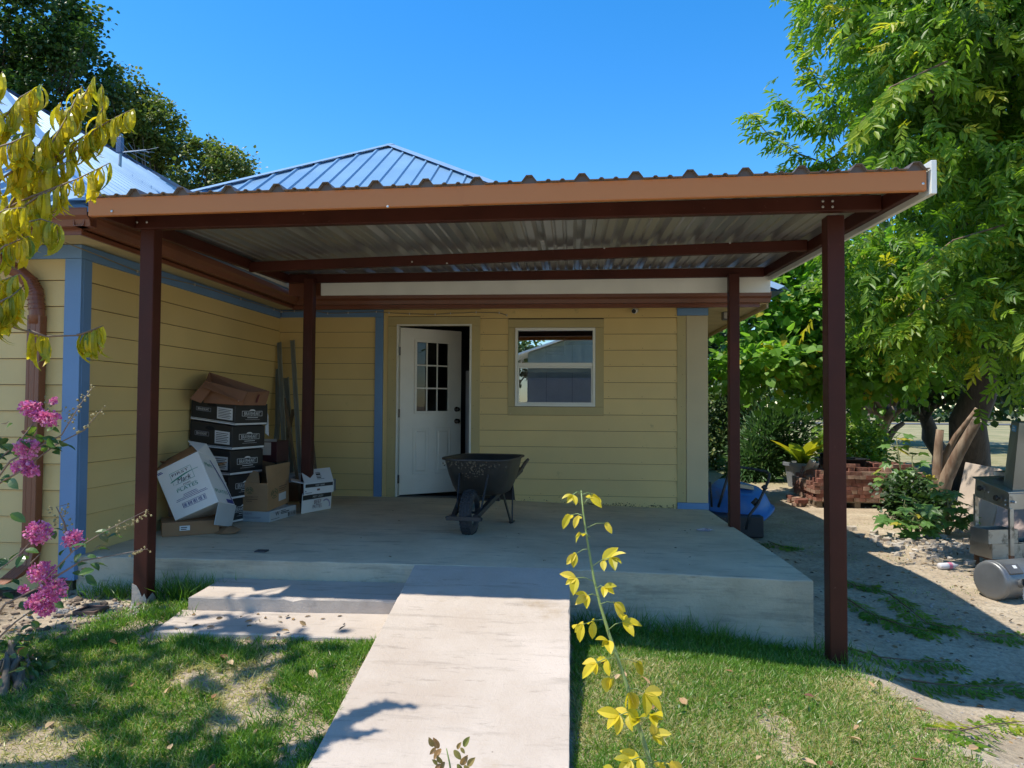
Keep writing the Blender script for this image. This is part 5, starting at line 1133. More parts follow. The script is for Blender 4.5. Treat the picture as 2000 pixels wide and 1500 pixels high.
V, T, t = scatter(tv, tt, P, basis(D, np.tile([0, 0, 1.], (n, 1))), RNG.uniform(.45, .85, (n, 1)), RNG.random(n)); npmesh('leaves', V, T, leafmat('tropical_leaf', [(0, (.10, .20, .02)), (.5, (.26, .32, .03)), (1, (.50, .42, .03))], .4), t, r)
p = pot(1428, 915, .20, .42, M('pot_white_plastic', (.45, .46, .48), .5, bump=0), 'pale plastic pot behind the inner right post')
shrub('potted_plant', 'small green plant in the pale pot behind the inner right post', 'plant', [((p.x-.15, p.y, p.z+.6), (.25, .2, .22))], 8, .15, 120, .20, LAN, L_LIME, (p.x, p.y, p.z+.38), droop=-.5, outw=1.2)
# ---------- trees behind the roofs on the left
tree('oak_tree', 'dark leafy tree at the upper left behind the roof', 'tree', (atY(-100, 500, 24).x, 24, 0), [E(0, 60, 24, 2.9, 2.4, 2.6), E(110, 160, 24, 1.7, 1.8, 1.6), E(-150, 180, 24, 3, 2.5, 2.5), E(90, 20, 24, 1.4, 1.6, 1.4), E(30, 240, 24, 2.5, 2, 1.3), E(150, 95, 23.5, .55, .6, .5)], 320, .55, 34000, .14, HEX, leafmat('oak_leaf', [(0, (.02, .05, .01)), (.6, (.05, .105, .018)), (1, (.11, .17, .03))], .35), BARKD, .3, 24, group='trees behind the roofs', shell=.3)
tree('elm_tree', 'lighter olive green tree between the two blue roofs', 'tree', (atY(330, 500, 26).x, 26, 0), [E(245, 215, 26, 1.15, 1.2, 1.6), E(310, 245, 26, .8, .9, .9), E(300, 270, 26, 1.3, 1.2, 1.2), E(360, 330, 26, 1.7, 1.3, 1.2), E(440, 340, 26, .9, 1.0, 1.0), E(480, 330, 26, .45, .6, .35), E(210, 290, 26, 1.5, 1.2, 1.2), E(250, 165, 26, .5, .6, .5), E(415, 300, 26, .4, .5, .35)], 300, .32, 20000, .12, HEX, leafmat('elm_leaf', [(0, (.05, .085, .018)), (.5, (.11, .16, .03)), (1, (.24, .25, .045))], .35), BARK, .16, 60, group='trees behind the roofs', shell=.25, droop=.5)
# far wood closing the horizon
(V, T, t), C = leaves_in([((x_, 95 + 6*math.sin(x_), 2.0), (7, 3, 3.4)) for x_ in range(-20, 150, 9)], 500, 1.5, 26000, .55, HEX, shell=.1)
o = npmesh('far_wood', V, T, L_DARK, t); tag(o, 'far band of trees beyond the road and the dry field', 'wood', kind='stuff')
# ================================================================ PEACH TREE (left foreground)
pe = root('peach_tree', (-3.15, 2.6, G(-3.15, 2.6)), 'peach tree at the left edge with curled yellow drooping leaves', 'tree')
PL = strip(6, lambda s: .115*math.sin(math.pi*min(1, .05+.95*s))**.75, lambda s: .72*math.sin(s*1.9), lambda s: -.50*(1-math.cos(s*2.2)), .6)
def pleaves(par, pts, n, size=.13, spread=1.0, name='twig'):
    pts = [Vector(p) for p in pts]; mb = MB(); mb.tube(pts, [.006-.0042*i/(len(pts)-1) for i in range(len(pts))], 5); tw = mb.build(name, M('peach_twig', (.20, .13, .08), .6, bump=0), par, smooth=True)
    P = []; D = []; U = []
    for i in range(n):
        u = (.12+.88*(i+random.random())/n)*(len(pts)-1); k = min(int(u), len(pts)-2); a = pts[k].lerp(pts[k+1], u-k); th = random.uniform(0, 6.28)
        P.append(a); D.append((math.cos(th)*.55*spread, math.sin(th)*.55*spread, -random.uniform(.3, 1.5))); U.append((math.cos(th)*1.3, math.sin(th)*1.3, .7+random.gauss(0, .4)))
    V, T, t = scatter(*PL, np.array(P), basis(np.array(D), np.array(U)), size*RNG.uniform(.6, 1.15, (n, 1)), np.clip(RNG.normal(.55, .25, n), 0, 1)); npmesh('leaves', V, T, L_PEA, t, tw); return tw
YB_ = 2.75
def A3(l): return [atY(*q) for q in l]
for l, n in (([(-60, 470, 2.7), (20, 400, 2.75), (90, 300, 2.8), (135, 220, 2.9), (160, 168, 3.0)], 30), ([(-60, 430, 2.7), (60, 345, 2.8), (150, 275, 2.9), (215, 235, 3.0), (262, 212, 3.0)], 30), ([(-60, 440, 2.75), (60, 385, 2.75), (150, 350, 2.8), (215, 318, 2.85)], 18),
             ([(-60, 330, 2.6), (0, 240, 2.7), (40, 190, 2.75), (82, 165, 2.8)], 26), ([(30, 300, 2.7), (60, 230, 2.8), (72, 170, 2.85)], 18), ([(-60, 300, 2.6), (-20, 210, 2.65), (5, 140, 2.7)], 10), ([(-40, 460, 2.6), (30, 440, 2.65), (80, 428, 2.7), (118, 440, 2.7)], 16),
             ([(-40, 440, 2.6), (10, 410, 2.6), (50, 405, 2.6)], 12), ([(-40, 560, 2.6), (0, 550, 2.6), (40, 535, 2.6)], 14), ([(-40, 380, 2.65), (30, 330, 2.7), (70, 290, 2.75), (100, 250, 2.8)], 22), ([(20, 420, 2.7), (80, 380, 2.75), (130, 360, 2.8)], 12), ([(90, 330, 2.85), (150, 290, 2.9), (180, 262, 2.95), (205, 200, 3.0), (198, 165, 3.0)], 22), ([(-40, 300, 2.6), (20, 280, 2.65), (60, 262, 2.7)], 14), ([(100, 285, 2.85), (130, 240, 2.9), (118, 200, 2.9)], 12), ([(-40, 520, 2.6), (10, 480, 2.6), (60, 460, 2.65)], 12), ([(-40, 610, 2.5), (20, 580, 2.55), (45, 560, 2.6)], 12), ([(-40, 640, 2.5), (10, 600, 2.55), (40, 560, 2.6)], 12), ([(-40, 600, 2.6), (30, 640, 2.65), (90, 657, 2.7), (150, 655, 2.75), (202, 636, 2.8)], 0), ([(150, 655, 2.75), (175, 648, 2.78), (200, 637, 2.8)], 9), ([(55, 645, 2.68), (75, 652, 2.7), (95, 658, 2.7)], 6), ([(60, 310, 2.8), (120, 250, 2.9), (150, 210, 2.95), (185, 150, 3.0)], 18), ([(40, 360, 2.8), (100, 330, 2.8), (140, 312, 2.85)], 14)):
    if n: pleaves(pe, A3(l), int(n*1.9), .12)
    else: mb = MB(); mb.tube(A3(l), [.006, .005, .004, .003, .002], 5); mb.build('twig', MATS['peach_twig'], pe, smooth=True)
mb = MB(); b = Vector((-3.15, 2.6, G(-3.15, 2.6)-.05)); mb.tube([b, b+Vector((.05, 0, .7)), b+Vector((.0, .05, 1.4)), b+Vector((.1, .05, 2.2))], [.07, .06, .05, .03], 10)
for e in ((-60, 470, 2.7), (-60, 430, 2.7), (-60, 330, 2.6), (-60, 440, 2.75), (-40, 560, 2.6), (-60, 300, 2.6), (-40, 640, 2.5)): q = atY(*e); mb.tube([b+Vector((.03, .03, 1.1)), b.lerp(q, .6)+Vector((0, 0, .15)), q], [.03, .018, .007], 7)
mb.build('trunk', BARK, pe, smooth=True)
# limbs of a taller tree out of the frame over the lawn, whose dappled shade falls on grass and ramp
lt = tree('garden_tree', 'tree left of the photographed view whose small shadows dapple the lawn', 'tree', (-5.6, 2.2, 0), [((-4.3, 2.7, 4.7), (1.0, 1.0, .4)), ((-4.0, 3.5, 5.2), (.5, .35, .15)), ((-3.42, 2.8, 4.6), (.40, .5, .15)), ((-4.9, 3.6, 5.3), (1.2, 1, .5)), ((-5.0, 2.2, 4.6), (1.3, 1.2, .6))], 60, .20, 620, .12, HEX, L_PEA, BARK, .10, 14, trunk_top=(-4.6, 2.6, 3.6), shell=.2)
# ================================================================ ROSE STEM (front)
rs_ = root('rose_shoot', (.33, 1.25, 0), 'tall yellow-leaved rose shoot in the foreground right of the ramp', 'plant')
px_ = [(1135, 958), (1139, 1000), (1148, 1060), (1160, 1130), (1172, 1180), (1190, 1240), (1206, 1285), (1225, 1340), (1240, 1395), (1258, 1450), (1276, 1510), (1290, 1560)]
sp_ = [atY(x_, y_, 1.50-.012*i) for i, (x_, y_) in enumerate(px_)]
mb = MB(); mb.tube(sp_+[Vector((.36, 1.27, .5)), Vector((.33, 1.25, 0))], [.0012, .0018, .0022, .0026, .003, .0034, .0036, .0038, .004, .0042, .0045, .005, .006, .007], 7); mb.build('stem', M('rose_stem', (.20, .27, .08), .5, bump=0), rs_, smooth=True)
RL = strip(5, lambda s: .26*math.sin(math.pi*min(1, .06+.94*s))**.8, lambda s: s, lambda s: -.22*s*s, .45)
groups_ = [(1135, 962, -22, 5), (1137, 966, 28, 0), (1140, 985, 18, -12), (1142, 1008, -38, -2), (1148, 1030, 45, -8), (1152, 1048, -22, -6), (1153, 1072, -38, 10), (1158, 1105, 48, -16), (1158, 1135, -45, -6), (1165, 1150, 20, -4), (1168, 1165, -28, -2), (1172, 1180, 38, -2), (1180, 1210, -56, 10), (1186, 1232, 42, -18), (1195, 1258, -10, -6), (1203, 1285, -52, 10), (1206, 1288, 50, 6), (1215, 1315, -30, 10), (1226, 1335, 5, 18), (1228, 1345, 42, 8), (1240, 1395, -42, 2), (1250, 1420, 30, -22), (1252, 1430, -8, -25), (1262, 1450, 18, -15), (1268, 1480, -50, 5), (1270, 1490, 50, 0), (1280, 1500, -110, 5)]
P = []; D = []; U = []; S = []; mb = MB()
for gx_, gy_, ox_, oy_ in groups_:
    Yl = 1.47-.0002*(gy_-960); a = atY(gx_, gy_, Yl); e = atY(gx_+ox_*.75, gy_+oy_, Yl+random.uniform(-.03, .03)); mb.tube([a, a.lerp(e, .5)+Vector((0, 0, .004)), e], .0009, 4)
    k = 3 + (abs(ox_) > 35)*random.choice((0, 2)); d0 = (e-a).normalized()
    for j in range(k):
        ang = (0, -62, 62, -75, 75)[j]; back = 0 if j < 1 else (.0 if j < 3 else -.022); q = Matrix.Rotation(R(ang), 3, Vector((0, -.6, .8)).normalized()); d = q @ d0
        P.append(e + d0*back); D.append(tuple(d + Vector((0, random.uniform(-.3, .2), -.55)))); U.append((random.gauss(0, .3), -.7+random.gauss(0, .3), 1)); S.append(random.uniform(.022, .045)*(1 if gy_ > 1050 else .72))
n = len(P); V, T, t = scatter(*RL, np.array(P), basis(np.array(D), np.array(U)), np.array(S)[:, None], RNG.uniform(.05, .9, n)); npmesh('leaves', V, T, L_YEL, t, rs_); mb.build('petiole', MATS['rose_stem'], rs_, smooth=True, kind='stuff')
r2 = root('rose_shoot', (-.18, 1.5, 0), 'small red-tinged leaf tip poking up at the bottom edge before the ramp', 'plant')
P = []; D = []; U = []
s2 = [atY(880, 1600, 1.5), atY(884, 1530, 1.5), atY(878, 1490, 1.5), atY(872, 1462, 1.5)]; mb = MB(); mb.tube([Vector((-.18, 1.5, 0))]+s2, [.004, .003, .0025, .002, .0012], 6); mb.build('stem', MATS['rose_stem'], r2, smooth=True)
for gx_, gy_, ox_, oy_ in ((872, 1466, -32, -8), (874, 1470, 40, -12), (878, 1485, -30, 8), (880, 1490, 42, 6), (884, 1510, 50, 10)):
    a = atY(gx_, gy_, 1.5); e = atY(gx_+ox_*.8, gy_+oy_, 1.48); d0 = (e-a).normalized()
    for j in range(4): u = .4+.2*j; P.append(a.lerp(e, u)); D.append(tuple(d0*.6 + Vector((0, 0, (1 if j % 2 else -1)*.7)))); U.append((random.gauss(0, .3), -1, .6))
n = len(P); V, T, t = scatter(*RL, np.array(P), basis(np.array(D), np.array(U)), RNG.uniform(.014, .026, (n, 1)), RNG.random(n)); npmesh('leaves', V, T, leafmat('rose_young', [(0, (.16, .19, .04)), (1, (.38, .20, .09))], .3), t, r2)
# ================================================================ CRAPE MYRTLE
cm = root('crape_myrtle', (-2.25, 2.5, G(-2.25, 2.5)), 'crape myrtle with pink flower heads at the lower left in front of the downspout', 'flowering shrub')
CY = 2.6
cb_ = Vector((-2.3, 2.5, 0)); mb = MB(); CMW = M('myrtle_stem', (.20, .14, .10), .6, bump=0)
br = [[(-60, 1000), (-5, 900), (40, 860), (75, 815), (64, 790)], [(-60, 1010), (20, 900), (90, 865), (120, 850), (150, 800), (180, 757)], [(-30, 960), (40, 920), (110, 868), (165, 840), (198, 800)], [(-60, 1250), (-10, 1120), (40, 1080), (76, 1040)], [(-60, 1280), (10, 1180), (70, 1150), (144, 1075), (200, 1040), (290, 995)], [(70, 1150), (160, 1095), (220, 1085), (288, 1072)], [(-60, 1300), (30, 1215), (80, 1180), (100, 1160)], [(140, 1080), (125, 1020), (110, 990), (130, 985)], [(90, 1120), (60, 1100), (80, 1080)]]
for b_ in br: mb.tube([atY(x_, y_, CY-.08+.003*abs((x_*7+y_) % 40)) for x_, y_ in b_], [.0045-.0035*i/(len(b_)-1) for i in range(len(b_))], 6)
for e in ((-60, 1000), (-60, 1250), (-60, 1280), (-30, 960)): q = atY(*e, CY-.05); mb.tube([cb_, cb_.lerp(q, .6)+Vector((-.08, 0, 0)), q], [.012, .009, .005], 7)
mb.build('stem', CMW, cm, smooth=True)
OBO = strip(4, lambda s: .30*math.sin(math.pi*min(1, .04+.96*s**.85))**.7, lambda s: s, lambda s: .10*s-.25*s*s, .3)
lp = [(36, 836), (68, 838), (12, 876), (20, 880), (88, 848), (104, 880), (120, 872), (84, 850), (60, 852), (108, 852), (100, 880), (6, 850), (10, 940), (-5, 900), (24, 938), (14, 905), (2, 1090), (8, 1100), (24, 1135), (52, 1076), (40, 1084), (160, 1084), (176, 1060), (192, 1064), (196, 1100), (150, 1075), (104, 1040), (118, 1072), (212, 1050), (206, 1046), (180, 1110), (0, 1160), (10, 1155), (150, 1110), (90, 1170), (40, 1180), (60, 1200), (30, 1240), (50, 1265), (45, 1285), (25, 1275), (70, 1215), (120, 1140), (20, 1320), (5, 1330), (160, 1130), (236, 1050), (170, 1095), (130, 1090), (70, 870), (48, 860), (110, 835), (0, 820), (140, 1125), (15, 1010), (0, 1040)]
P = []; D = []; U = []
for x_, y_ in lp:
    for j in range(2): th = random.uniform(0, 6.28); P.append(atY(x_+random.uniform(-12, 12), y_+random.uniform(-10, 10), CY+random.uniform(-.12, .12))); D.append((math.cos(th), math.sin(th)*.6, random.uniform(-.7, .4))); U.append((random.gauss(0, .4), random.gauss(-.4, .4), 1))
n = len(P); V, T, t = scatter(*OBO, np.array(P), basis(np.array(D), np.array(U)), RNG.uniform(.034, .06, (n, 1)), np.clip(RNG.normal(.45, .25, n), 0, 1)); npmesh('leaves', V, T, L_CRA, t, cm)
PINK = leafmat('pink_petal', [(0, (.48, .07, .28)), (.5, (.74, .20, .50)), (1, (.86, .46, .70))], .35, .6, tcol=1.1)
PET = (np.array([(0, 0, 0), (.3, .25, .12), (.5, .55, -.05), (.38, .9, .15), (0, 1, -.08), (-.38, .9, .12), (-.5, .55, -.08), (-.3, .25, .1)]), np.array([(0, i, i+1) for i in range(1, 7)]))
for x_, y_, r_, z_ in ((60, 798, 24, .8), (96, 818, 22, .8), (78, 812, 18, .7), (52, 876, 26, .9), (42, 910, 22, .7), (60, 918, 18, .8), (76, 1040, 30, .9), (144, 1052, 24, .8), (82, 1118, 30, .8), (106, 1150, 30, .9), (84, 1172, 28, .8), (62, 1178, 14, .8), (46, 1152, 9, .8), (103, 783, 7, .8), (90, 1190, 20, .7)):
    c = np.array(atY(x_, y_, CY-.06)); rr = r_/1400*CY*.78; n = int(30+r_*r_*.35); d = unit(n); P = c + d*rr*np.array([1.05, .9, z_])*RNG.uniform(.35, 1.05, (n, 1)); D = d + RNG.normal(size=(n, 3))*.6; U = unit(n)
    V, T, t = scatter(*PET, P, basis(D, U), RNG.uniform(.007, .014, (n, 1)), np.clip(RNG.normal(.5, .25, n), 0, 1)); npmesh('flower_head', V, T, PINK, t, cm)
mb = MB(); SEED = M('seed_capsule', (.30, .24, .10), .6, var=.3, scale=30, bump=0)
for x0, y0, x1, y1, n in ((140, 815, 180, 755, 22), (165, 838, 200, 798, 16), (150, 850, 120, 790, 10), (100, 810, 85, 775, 8), (125, 1040, 95, 985, 16), (118, 1010, 134, 985, 12), (135, 1030, 140, 1010, 6), (225, 1040, 294, 998, 26), (255, 1080, 290, 1072, 10), (205, 1045, 240, 1015, 10)):
    for i in range(n):
        u = i/n; c = atY(x0+(x1-x0)*u+random.uniform(-8, 8), y0+(y1-y0)*u+random.uniform(-7, 7), CY+random.uniform(-.04, .04)); m_ = atY(x0+(x1-x0)*u, y0+(y1-y0)*u, CY); s_ = random.uniform(.003, .0048)
        mb.tube([m_, c], .0007, 3, False); mb.tube([c-Vector((0, 0, s_)), c-Vector((0, 0, s_*.6)), c+Vector((0, 0, s_*.5)), c+Vector((0, 0, s_))], [s_*.3, s_, s_*.9, s_*.2], 6)
mb.build('seed_sprays', SEED, cm, smooth=True)
# small sprigs at lower left edge
shrub('weed_sprig', 'small green sprig at the left edge of the lawn below the flowers', 'plant', [((atG(30, 1310).x, atG(30, 1310).y, .16), (.14, .1, .12)), ((atG(5, 1330).x, atG(5, 1330).y, .2), (.12, .1, .14))], 12, .06, 170, .05, OBO, L_CRA, tuple(atG(20, 1345)))
# ================================================================ YARD THINGS
# ---------- brick pile
bp0 = atG(1590, 992); bx0 = bp0.x; by0 = bp0.y; NB = 1
pile = root('brick_pile', (bx0+.95, by0+.5, bp0.z), 'stack of loose red bricks on a pallet behind the front right post', 'brick stack')
BR = [M('brick_red', (.24, .105, .07), .9, var=.25, scale=9, bump=.4, rnd=.25, dirt=(.45, .30, .22), dscale=6, dth=.6), M('brick_pale', (.34, .21, .145), .9, var=.2, scale=9, bump=.4, rnd=.2, dirt=(.5, .42, .34), dscale=6, dth=.6), M('brick_dark', (.20, .075, .05), .9, var=.2, scale=9, bump=.4, rnd=.2)]
bme = {}
def brick(x, y, z, head, rz_=0, ry=0):
    mi = random.choice((0, 0, 0, 1, 1, 2)); key = mi
    if key not in bme:
        b_ = bmesh.new(); bmesh.ops.create_cube(b_, size=1); bmesh.ops.scale(b_, vec=(.19, .09, .057), verts=b_.verts); me = bpy.data.meshes.new('brick'); b_.to_mesh(me); b_.free(); me.materials.append(BR[mi]); bme[key] = me
    o = bpy.data.objects.new('brick', bme[key]); COL.objects.link(o); o.parent = pile; o.location = Vector((x, y, z)) - pile.location; o.rotation_euler = (random.gauss(0, .01), ry+random.gauss(0, .01), (math.pi/2 if head else 0) + rz_ + random.gauss(0, .03)); return o
zb = bp0.z+.11; W_ = 1.8; D_ = 1.0
for row in range(8):
    z = zb + .029 + row*.0605; ins = max(0, row-4)*.05 + random.uniform(0, .04); x = bx0+ins; hdr = row % 3 != 1
    while x < bx0+W_-ins*.5:
        h_ = hdr if random.random() < .8 else not hdr; l = .094 if h_ else .194
        brick(x+l/2, by0+(.095 if h_ else .045)+random.uniform(-.012, .012), z, h_); x += l + random.uniform(.001, .006)
    y = by0+.2
    while y < by0+D_: l = .194; brick(bx0+ins+.045+random.uniform(-.01, .01), y+l/2, z, True); y += l+.004
for j in range(4):
    x = bx0+.3
    while x < bx0+W_-.25: brick(x+.1, by0+.18+j*.2+random.uniform(-.02, .02), zb+.029+8*.0605+random.uniform(-.002, .004), random.random() < .4, random.gauss(0, .12)); x += .2
for k in range(16): brick(bx0+random.uniform(.35, 1.7), by0+random.uniform(.1, .7), zb+.029+9*.0605, random.random() < .5, random.uniform(-.5, .5))
for k in range(9): brick(bx0-.12+random.uniform(-.08, .1), by0+random.uniform(0, .9), bp0.z+.03+random.choice((0, 0, .06)), random.random() < .5, random.uniform(-.8, .8))
mb = MB(); mb.box((bx0+.12, by0+.21, zb), (bx0+W_-.1, by0+D_, zb+8*.0605-.004)); mb.build('brick_core', BR[0], pile, kind='stuff')
PW = M('pallet_wood', (.20, .15, .10), .9, var=.3, bump=.3)
for k in range(4): mb = MB(); mb.box((bx0+.05+k*.6, by0+.03, bp0.z-.02), (bx0+.14+k*.6, by0+.95, zb-.022)); mb.build('pallet_block', PW, pile)
for k in range(5): mb = MB(); mb.box((bx0+.02, by0+.02+k*.21, zb-.02), (bx0+W_, by0+.13+k*.21, zb-.001)); mb.build('pallet_board', PW, pile)
# black tub on the bricks
c = Vector((atY(1660, 915, by0+.35).x-.1, by0+.45, zb+8.5*.0605+.05)); BP = M('black_plastic', (.018, .018, .02), .3, var=.2, bump=.04)
def tub(c, rx, ry, h, mat, name, label, cat_, flare=1.12, e=.45, n=32):
    def rg(k, z): return [c + Vector((math.copysign(abs(math.cos(t))**e, math.cos(t))*rx*k, math.copysign(abs(math.sin(t))**e, math.sin(t))*ry*k, z)) for t in np.linspace(0, 2*math.pi, n, endpoint=False)]
    mb = MB(); mb.loft([rg(.9, 0), rg(1, h*.9), rg(flare, h*.92), rg(flare+.01, h), rg(flare-.04, h), rg(.96, h*.9), rg(.86, .02)], True, True); o = mb.build(name, mat, None, smooth=True); tag(o, label, cat_); return o
tub(c, .36, .26, .11, BP, 'plastic_tub', 'shallow black plastic tub lying on top of the brick stack', 'tub')
tub(c+Vector((-.12, .05, .115)), .20, .16, .07, BP, 'plastic_tray', 'smaller black plastic tray resting on the shallow black tub', 'tray')
# white tarp sheet leaning left of the bricks
mb = MB(); P0 = atG(1538, 962); n_ = 7; TW = M('white_sheet', (.62, .60, .54), .7, var=.12, scale=3, bump=.2, bscale=6, dirt=(.45, .32, .2), dscale=2.5, dth=.6)
q = [atG(1540, 962), atG(1592, 975), atY(1600, 905, by0+.25), atY(1583, 898, by0+.3)]
g = []
for j in range(9):
    for i in range(9):
        p = fpt(q, i/8, j/8); p += Vector((0, -.05*math.sin(i*1.1+j*.5), .03*math.sin(i*1.7)*math.cos(j*.9))); p.z = max(p.z, G(p.x, p.y)+.005); g.append(p)
mb.v = [tuple(p) for p in g]; mb.f = [(j*9+i, j*9+i+1, j*9+i+10, j*9+i+9) for j in range(8) for i in range(8)]; mb.m = [0]*64
o = mb.build('white_tarp', TW, None, smooth=True, solid=.006); tag(o, 'dirty white sheet draped down from the left end of the brick stack', 'tarp')
# ---------- blue wheelbarrow leaning against the slab
bw = root('wheelbarrow', (2.2, 9.3, G(2.2, 9.3)), 'blue wheelbarrow turned over on its side beside the porch slab at the house corner', 'wheelbarrow', 'wheelbarrows')
BLU = M('blue_poly', (.035, .16, .48), .35, var=.1, scale=2, bump=.05, dirt=(.10, .13, .18), dscale=3, dth=.62)
c0 = atY(1449, 1000, 9.3); lft = atY(1384, 978, 9.55); rgt = atY(1512, 1014, 9.1); a1 = (rgt-lft)/2; c0 = (lft+rgt)/2 + Vector((0, .18, .02)); a1n = a1.normalized(); nn_ = Vector((.14, -.38, .9)); nn_ = (nn_ - a1n*nn_.dot(a1n)).normalized(); a2n = nn_.cross(a1n)
def BR_(kx, ky, h, off=0): 
    e = .5; return [c0 + a1n*(math.copysign(abs(math.cos(t))**e, math.cos(t))*kx+off) + a2n*math.copysign(abs(math.sin(t))**e, math.sin(t))*ky + nn_*h for t in np.linspace(0, 2*math.pi, 32, endpoint=False)]
L_ = a1.length
mb = MB(); mb.loft([BR_(L_, .34, -.01), BR_(L_*1.0, .345, .012), BR_(L_*.94, .31, .02), BR_(L_*.86, .28, .12, -.02), BR_(L_*.76, .245, .21, -.03), BR_(L_*.66, .21, .255, -.04), BR_(L_*.55, .17, .265, -.04)], False, True); mb.loft([BR_(L_, .34, -.01), BR_(L_*.92, .30, .0), BR_(L_*.6, .2, .24, -.03)], False, True)
mb.build('tray', BLU, bw, smooth=True)
def t3(pts, r_, name, mat=BST): mb = MB(); mb.tube([atY(*p) for p in pts], r_, 8); return mb.build(name, mat, bw, smooth=True)
t3([(1403, 990, 9.1), (1411, 965, 9.05), (1420, 935, 9.1), (1426, 914, 9.2), (1436, 911, 9.25), (1470, 916, 9.2), (1497, 921, 9.1), (1503, 926, 9.08), (1502, 935, 9.0), (1494, 955, 8.95), (1480, 985, 8.85), (1464, 1006, 8.8), (1457, 1034, 8.8)], .017, 'handle_frame')
t3([(1386.5, 941, 9.2), (1389, 965, 9.2), (1390, 990, 9.2)], .014, 'leg')
t3([(1470, 985, 8.9), (1480, 975, 8.9)], .03, 'bracket'); t3([(1490, 955, 8.95), (1496, 950, 8.95)], .035, 'bracket')
wc = atG(1462, 1040); wc = Vector((wc.x, wc.y, G(wc.x, wc.y))); wd = Vector((.35, -.93, 0)).normalized(); ws = Vector((.93, .35, 0))
wheel(bw, lambda x, y, z: wc + wd*(x-.62) + ws*y + Vector((0, 0, z)), tread=False)
mb = MB(); mb.box((1.75, 9.0, G(2, 9.2)), (2.35, 9.5, .22)); o = mb.build('storage_crate', M('dark_crate', (.02, .02, .022), .5, bump=.1), None, bevel=.02); tag(o, 'dark low crate under the overturned blue wheelbarrow', 'crate')
mb = MB(); q = atY(1458, 949, 9.35); mb.hexa([q+Vector((-.16, -.03, -.015)), q+Vector((.08, -.05, -.045)), q+Vector((.08, .05, -.045)), q+Vector((-.16, .07, -.015))], [q+Vector((-.16, -.03, .03)), q+Vector((.08, -.05, .0)), q+Vector((.08, .05, .0)), q+Vector((-.16, .07, .03))]); o = mb.build('grey_block', CON, None, bevel=.004); tag(o, 'flat grey block lying on the upturned blue barrow', 'block')
# ---------- stainless cabinet stand
SS = M('stainless_steel', (.36, .36, .34), .34, metal=.85, var=.18, scale=3, bump=.08, bscale=30, dirt=(.12, .115, .10), dscale=6, dth=.55); RUST = M('rusty_steel', (.20, .10, .055), .7, metal=.3, var=.4, scale=9, bump=.2)
YN, YF_ = 7.35, 7.95
nT, nB = atY(1971, 964, YN), atY(1971, 997, YN); fT, fB = atY(1905, 934, YF_), atY(1903, 969, YF_)
dv = Vector((.72, .28, 0))
cs = root('steel_stand', (4.5, 7.8, G(4.5, 7.8)), 'weathered stainless steel cooking stand with a tall flue box at the right edge', 'cooker')
mb = MB(); mb.hexa([nB, nB+dv, fB+dv, fB], [nT, nT+dv, fT+dv, fT]); body = mb.build('body', SS, cs, bevel=.006)
mb = MB(); lip = Vector((0, 0, .02)); mb.hexa([nT+Vector((-.02, -.02, .002)), nT+dv, fT+dv, fT+Vector((-.02, .02, .002))], [nT+Vector((-.02, -.02, .016)), nT+dv+lip, fT+dv+lip, fT+Vector((-.02, .02, .016))]); mb.build('top_plate', SS, cs, bevel=.002)
for u, v in ((.25, .62), (.74, .48)):
    p = fpt([fB, nB, nT, fT], u, v); n_ = fnorm([fB, nB, nT, fT]); mb = MB(); mb.tube([p, p+n_*.025, p+n_*.03, p+n_*.05], [.012, .012, .03, .026], 12); k_ = mb.build('knob', M('knob_black', (.02, .02, .02), .4, bump=0), body); mb = MB(); mb.tube([p+n_*.001, p+n_*.006], [.034, .034], 14); mb.build('knob_plate', SS, k_)
for u, v in ((.42, .55), (.90, .5), (.9, .25)): p = fpt([fB, nB, nT, fT], u, v); n_ = fnorm([fB, nB, nT, fT]); mb = MB(); mb.tube([p, p+n_*.008], [.010, .008], 8); mb.build('screw', BOLT, body)
p = nT.lerp(nB, .5)+dv*.06; mb = MB(); mb.tube([p+Vector((0, -.002, 0)), p+Vector((.01, -.03, 0))], [.014, .012], 8); mb.build('screw', BOLT, body)
# tall flue box
a = atY(1958, 957, 7.62); b = atY(1977, 965, 7.42); at_ = atY(1975, 822, 7.60); bt_ = atY(1991, 825, 7.40); e = Vector((.50, .20, 0))
mb = MB(); mb.hexa([b, b+e, a+e, a], [bt_, bt_+e, at_+e, at_]); fb = mb.build('flue_box', M('stainless_dark', (.22, .215, .19), .4, metal=.8, var=.2, scale=2, bump=.08), cs, bevel=.005)
q = [a, b, bt_, at_]; prect(q, [(.25, .86, .75, .945)], M('sticker_blue', (.05, .32, .62), .4, bump=0), fb, 'sticker', .003); prect(q, [(.33, .905, .6, .925), (.33, .875, .66, .89)], INKP, fb, 'sticker_print', .005)
mb = MB(); mb.hexa([fT+Vector((.18, 0, .03)), fT+Vector((.5, -.3, .03)), fT+Vector((.7, -.1, .03)), fT+Vector((.35, .15, .03))], [v+Vector((0, 0, .075)) for v in (fT+Vector((.18, 0, .0)), fT+Vector((.5, -.3, .0)), fT+Vector((.7, -.1, .0)), fT+Vector((.35, .15, .0)))]); mb.build('lid', SS, cs, bevel=.004)
gl = G(4.3, 7.6)
for nm, p in (('leg', fB), ('leg', nB), ('leg', fB+dv), ('leg', nB+dv), ):
    mb = MB(); mb.bar((p.x+.015, p.y+.0, gl-.02), (p.x+.015, p.y, p.z+.02), .035, .035, (0, 1, 0)); l_ = mb.build(nm, SS, cs); mb = MB(); mb.bar((p.x+.015, p.y, gl-.025), (p.x+.015, p.y, gl+.22), .0365, .0365, (0, 1, 0)); mb.build('rusty_foot', RUST, l_)
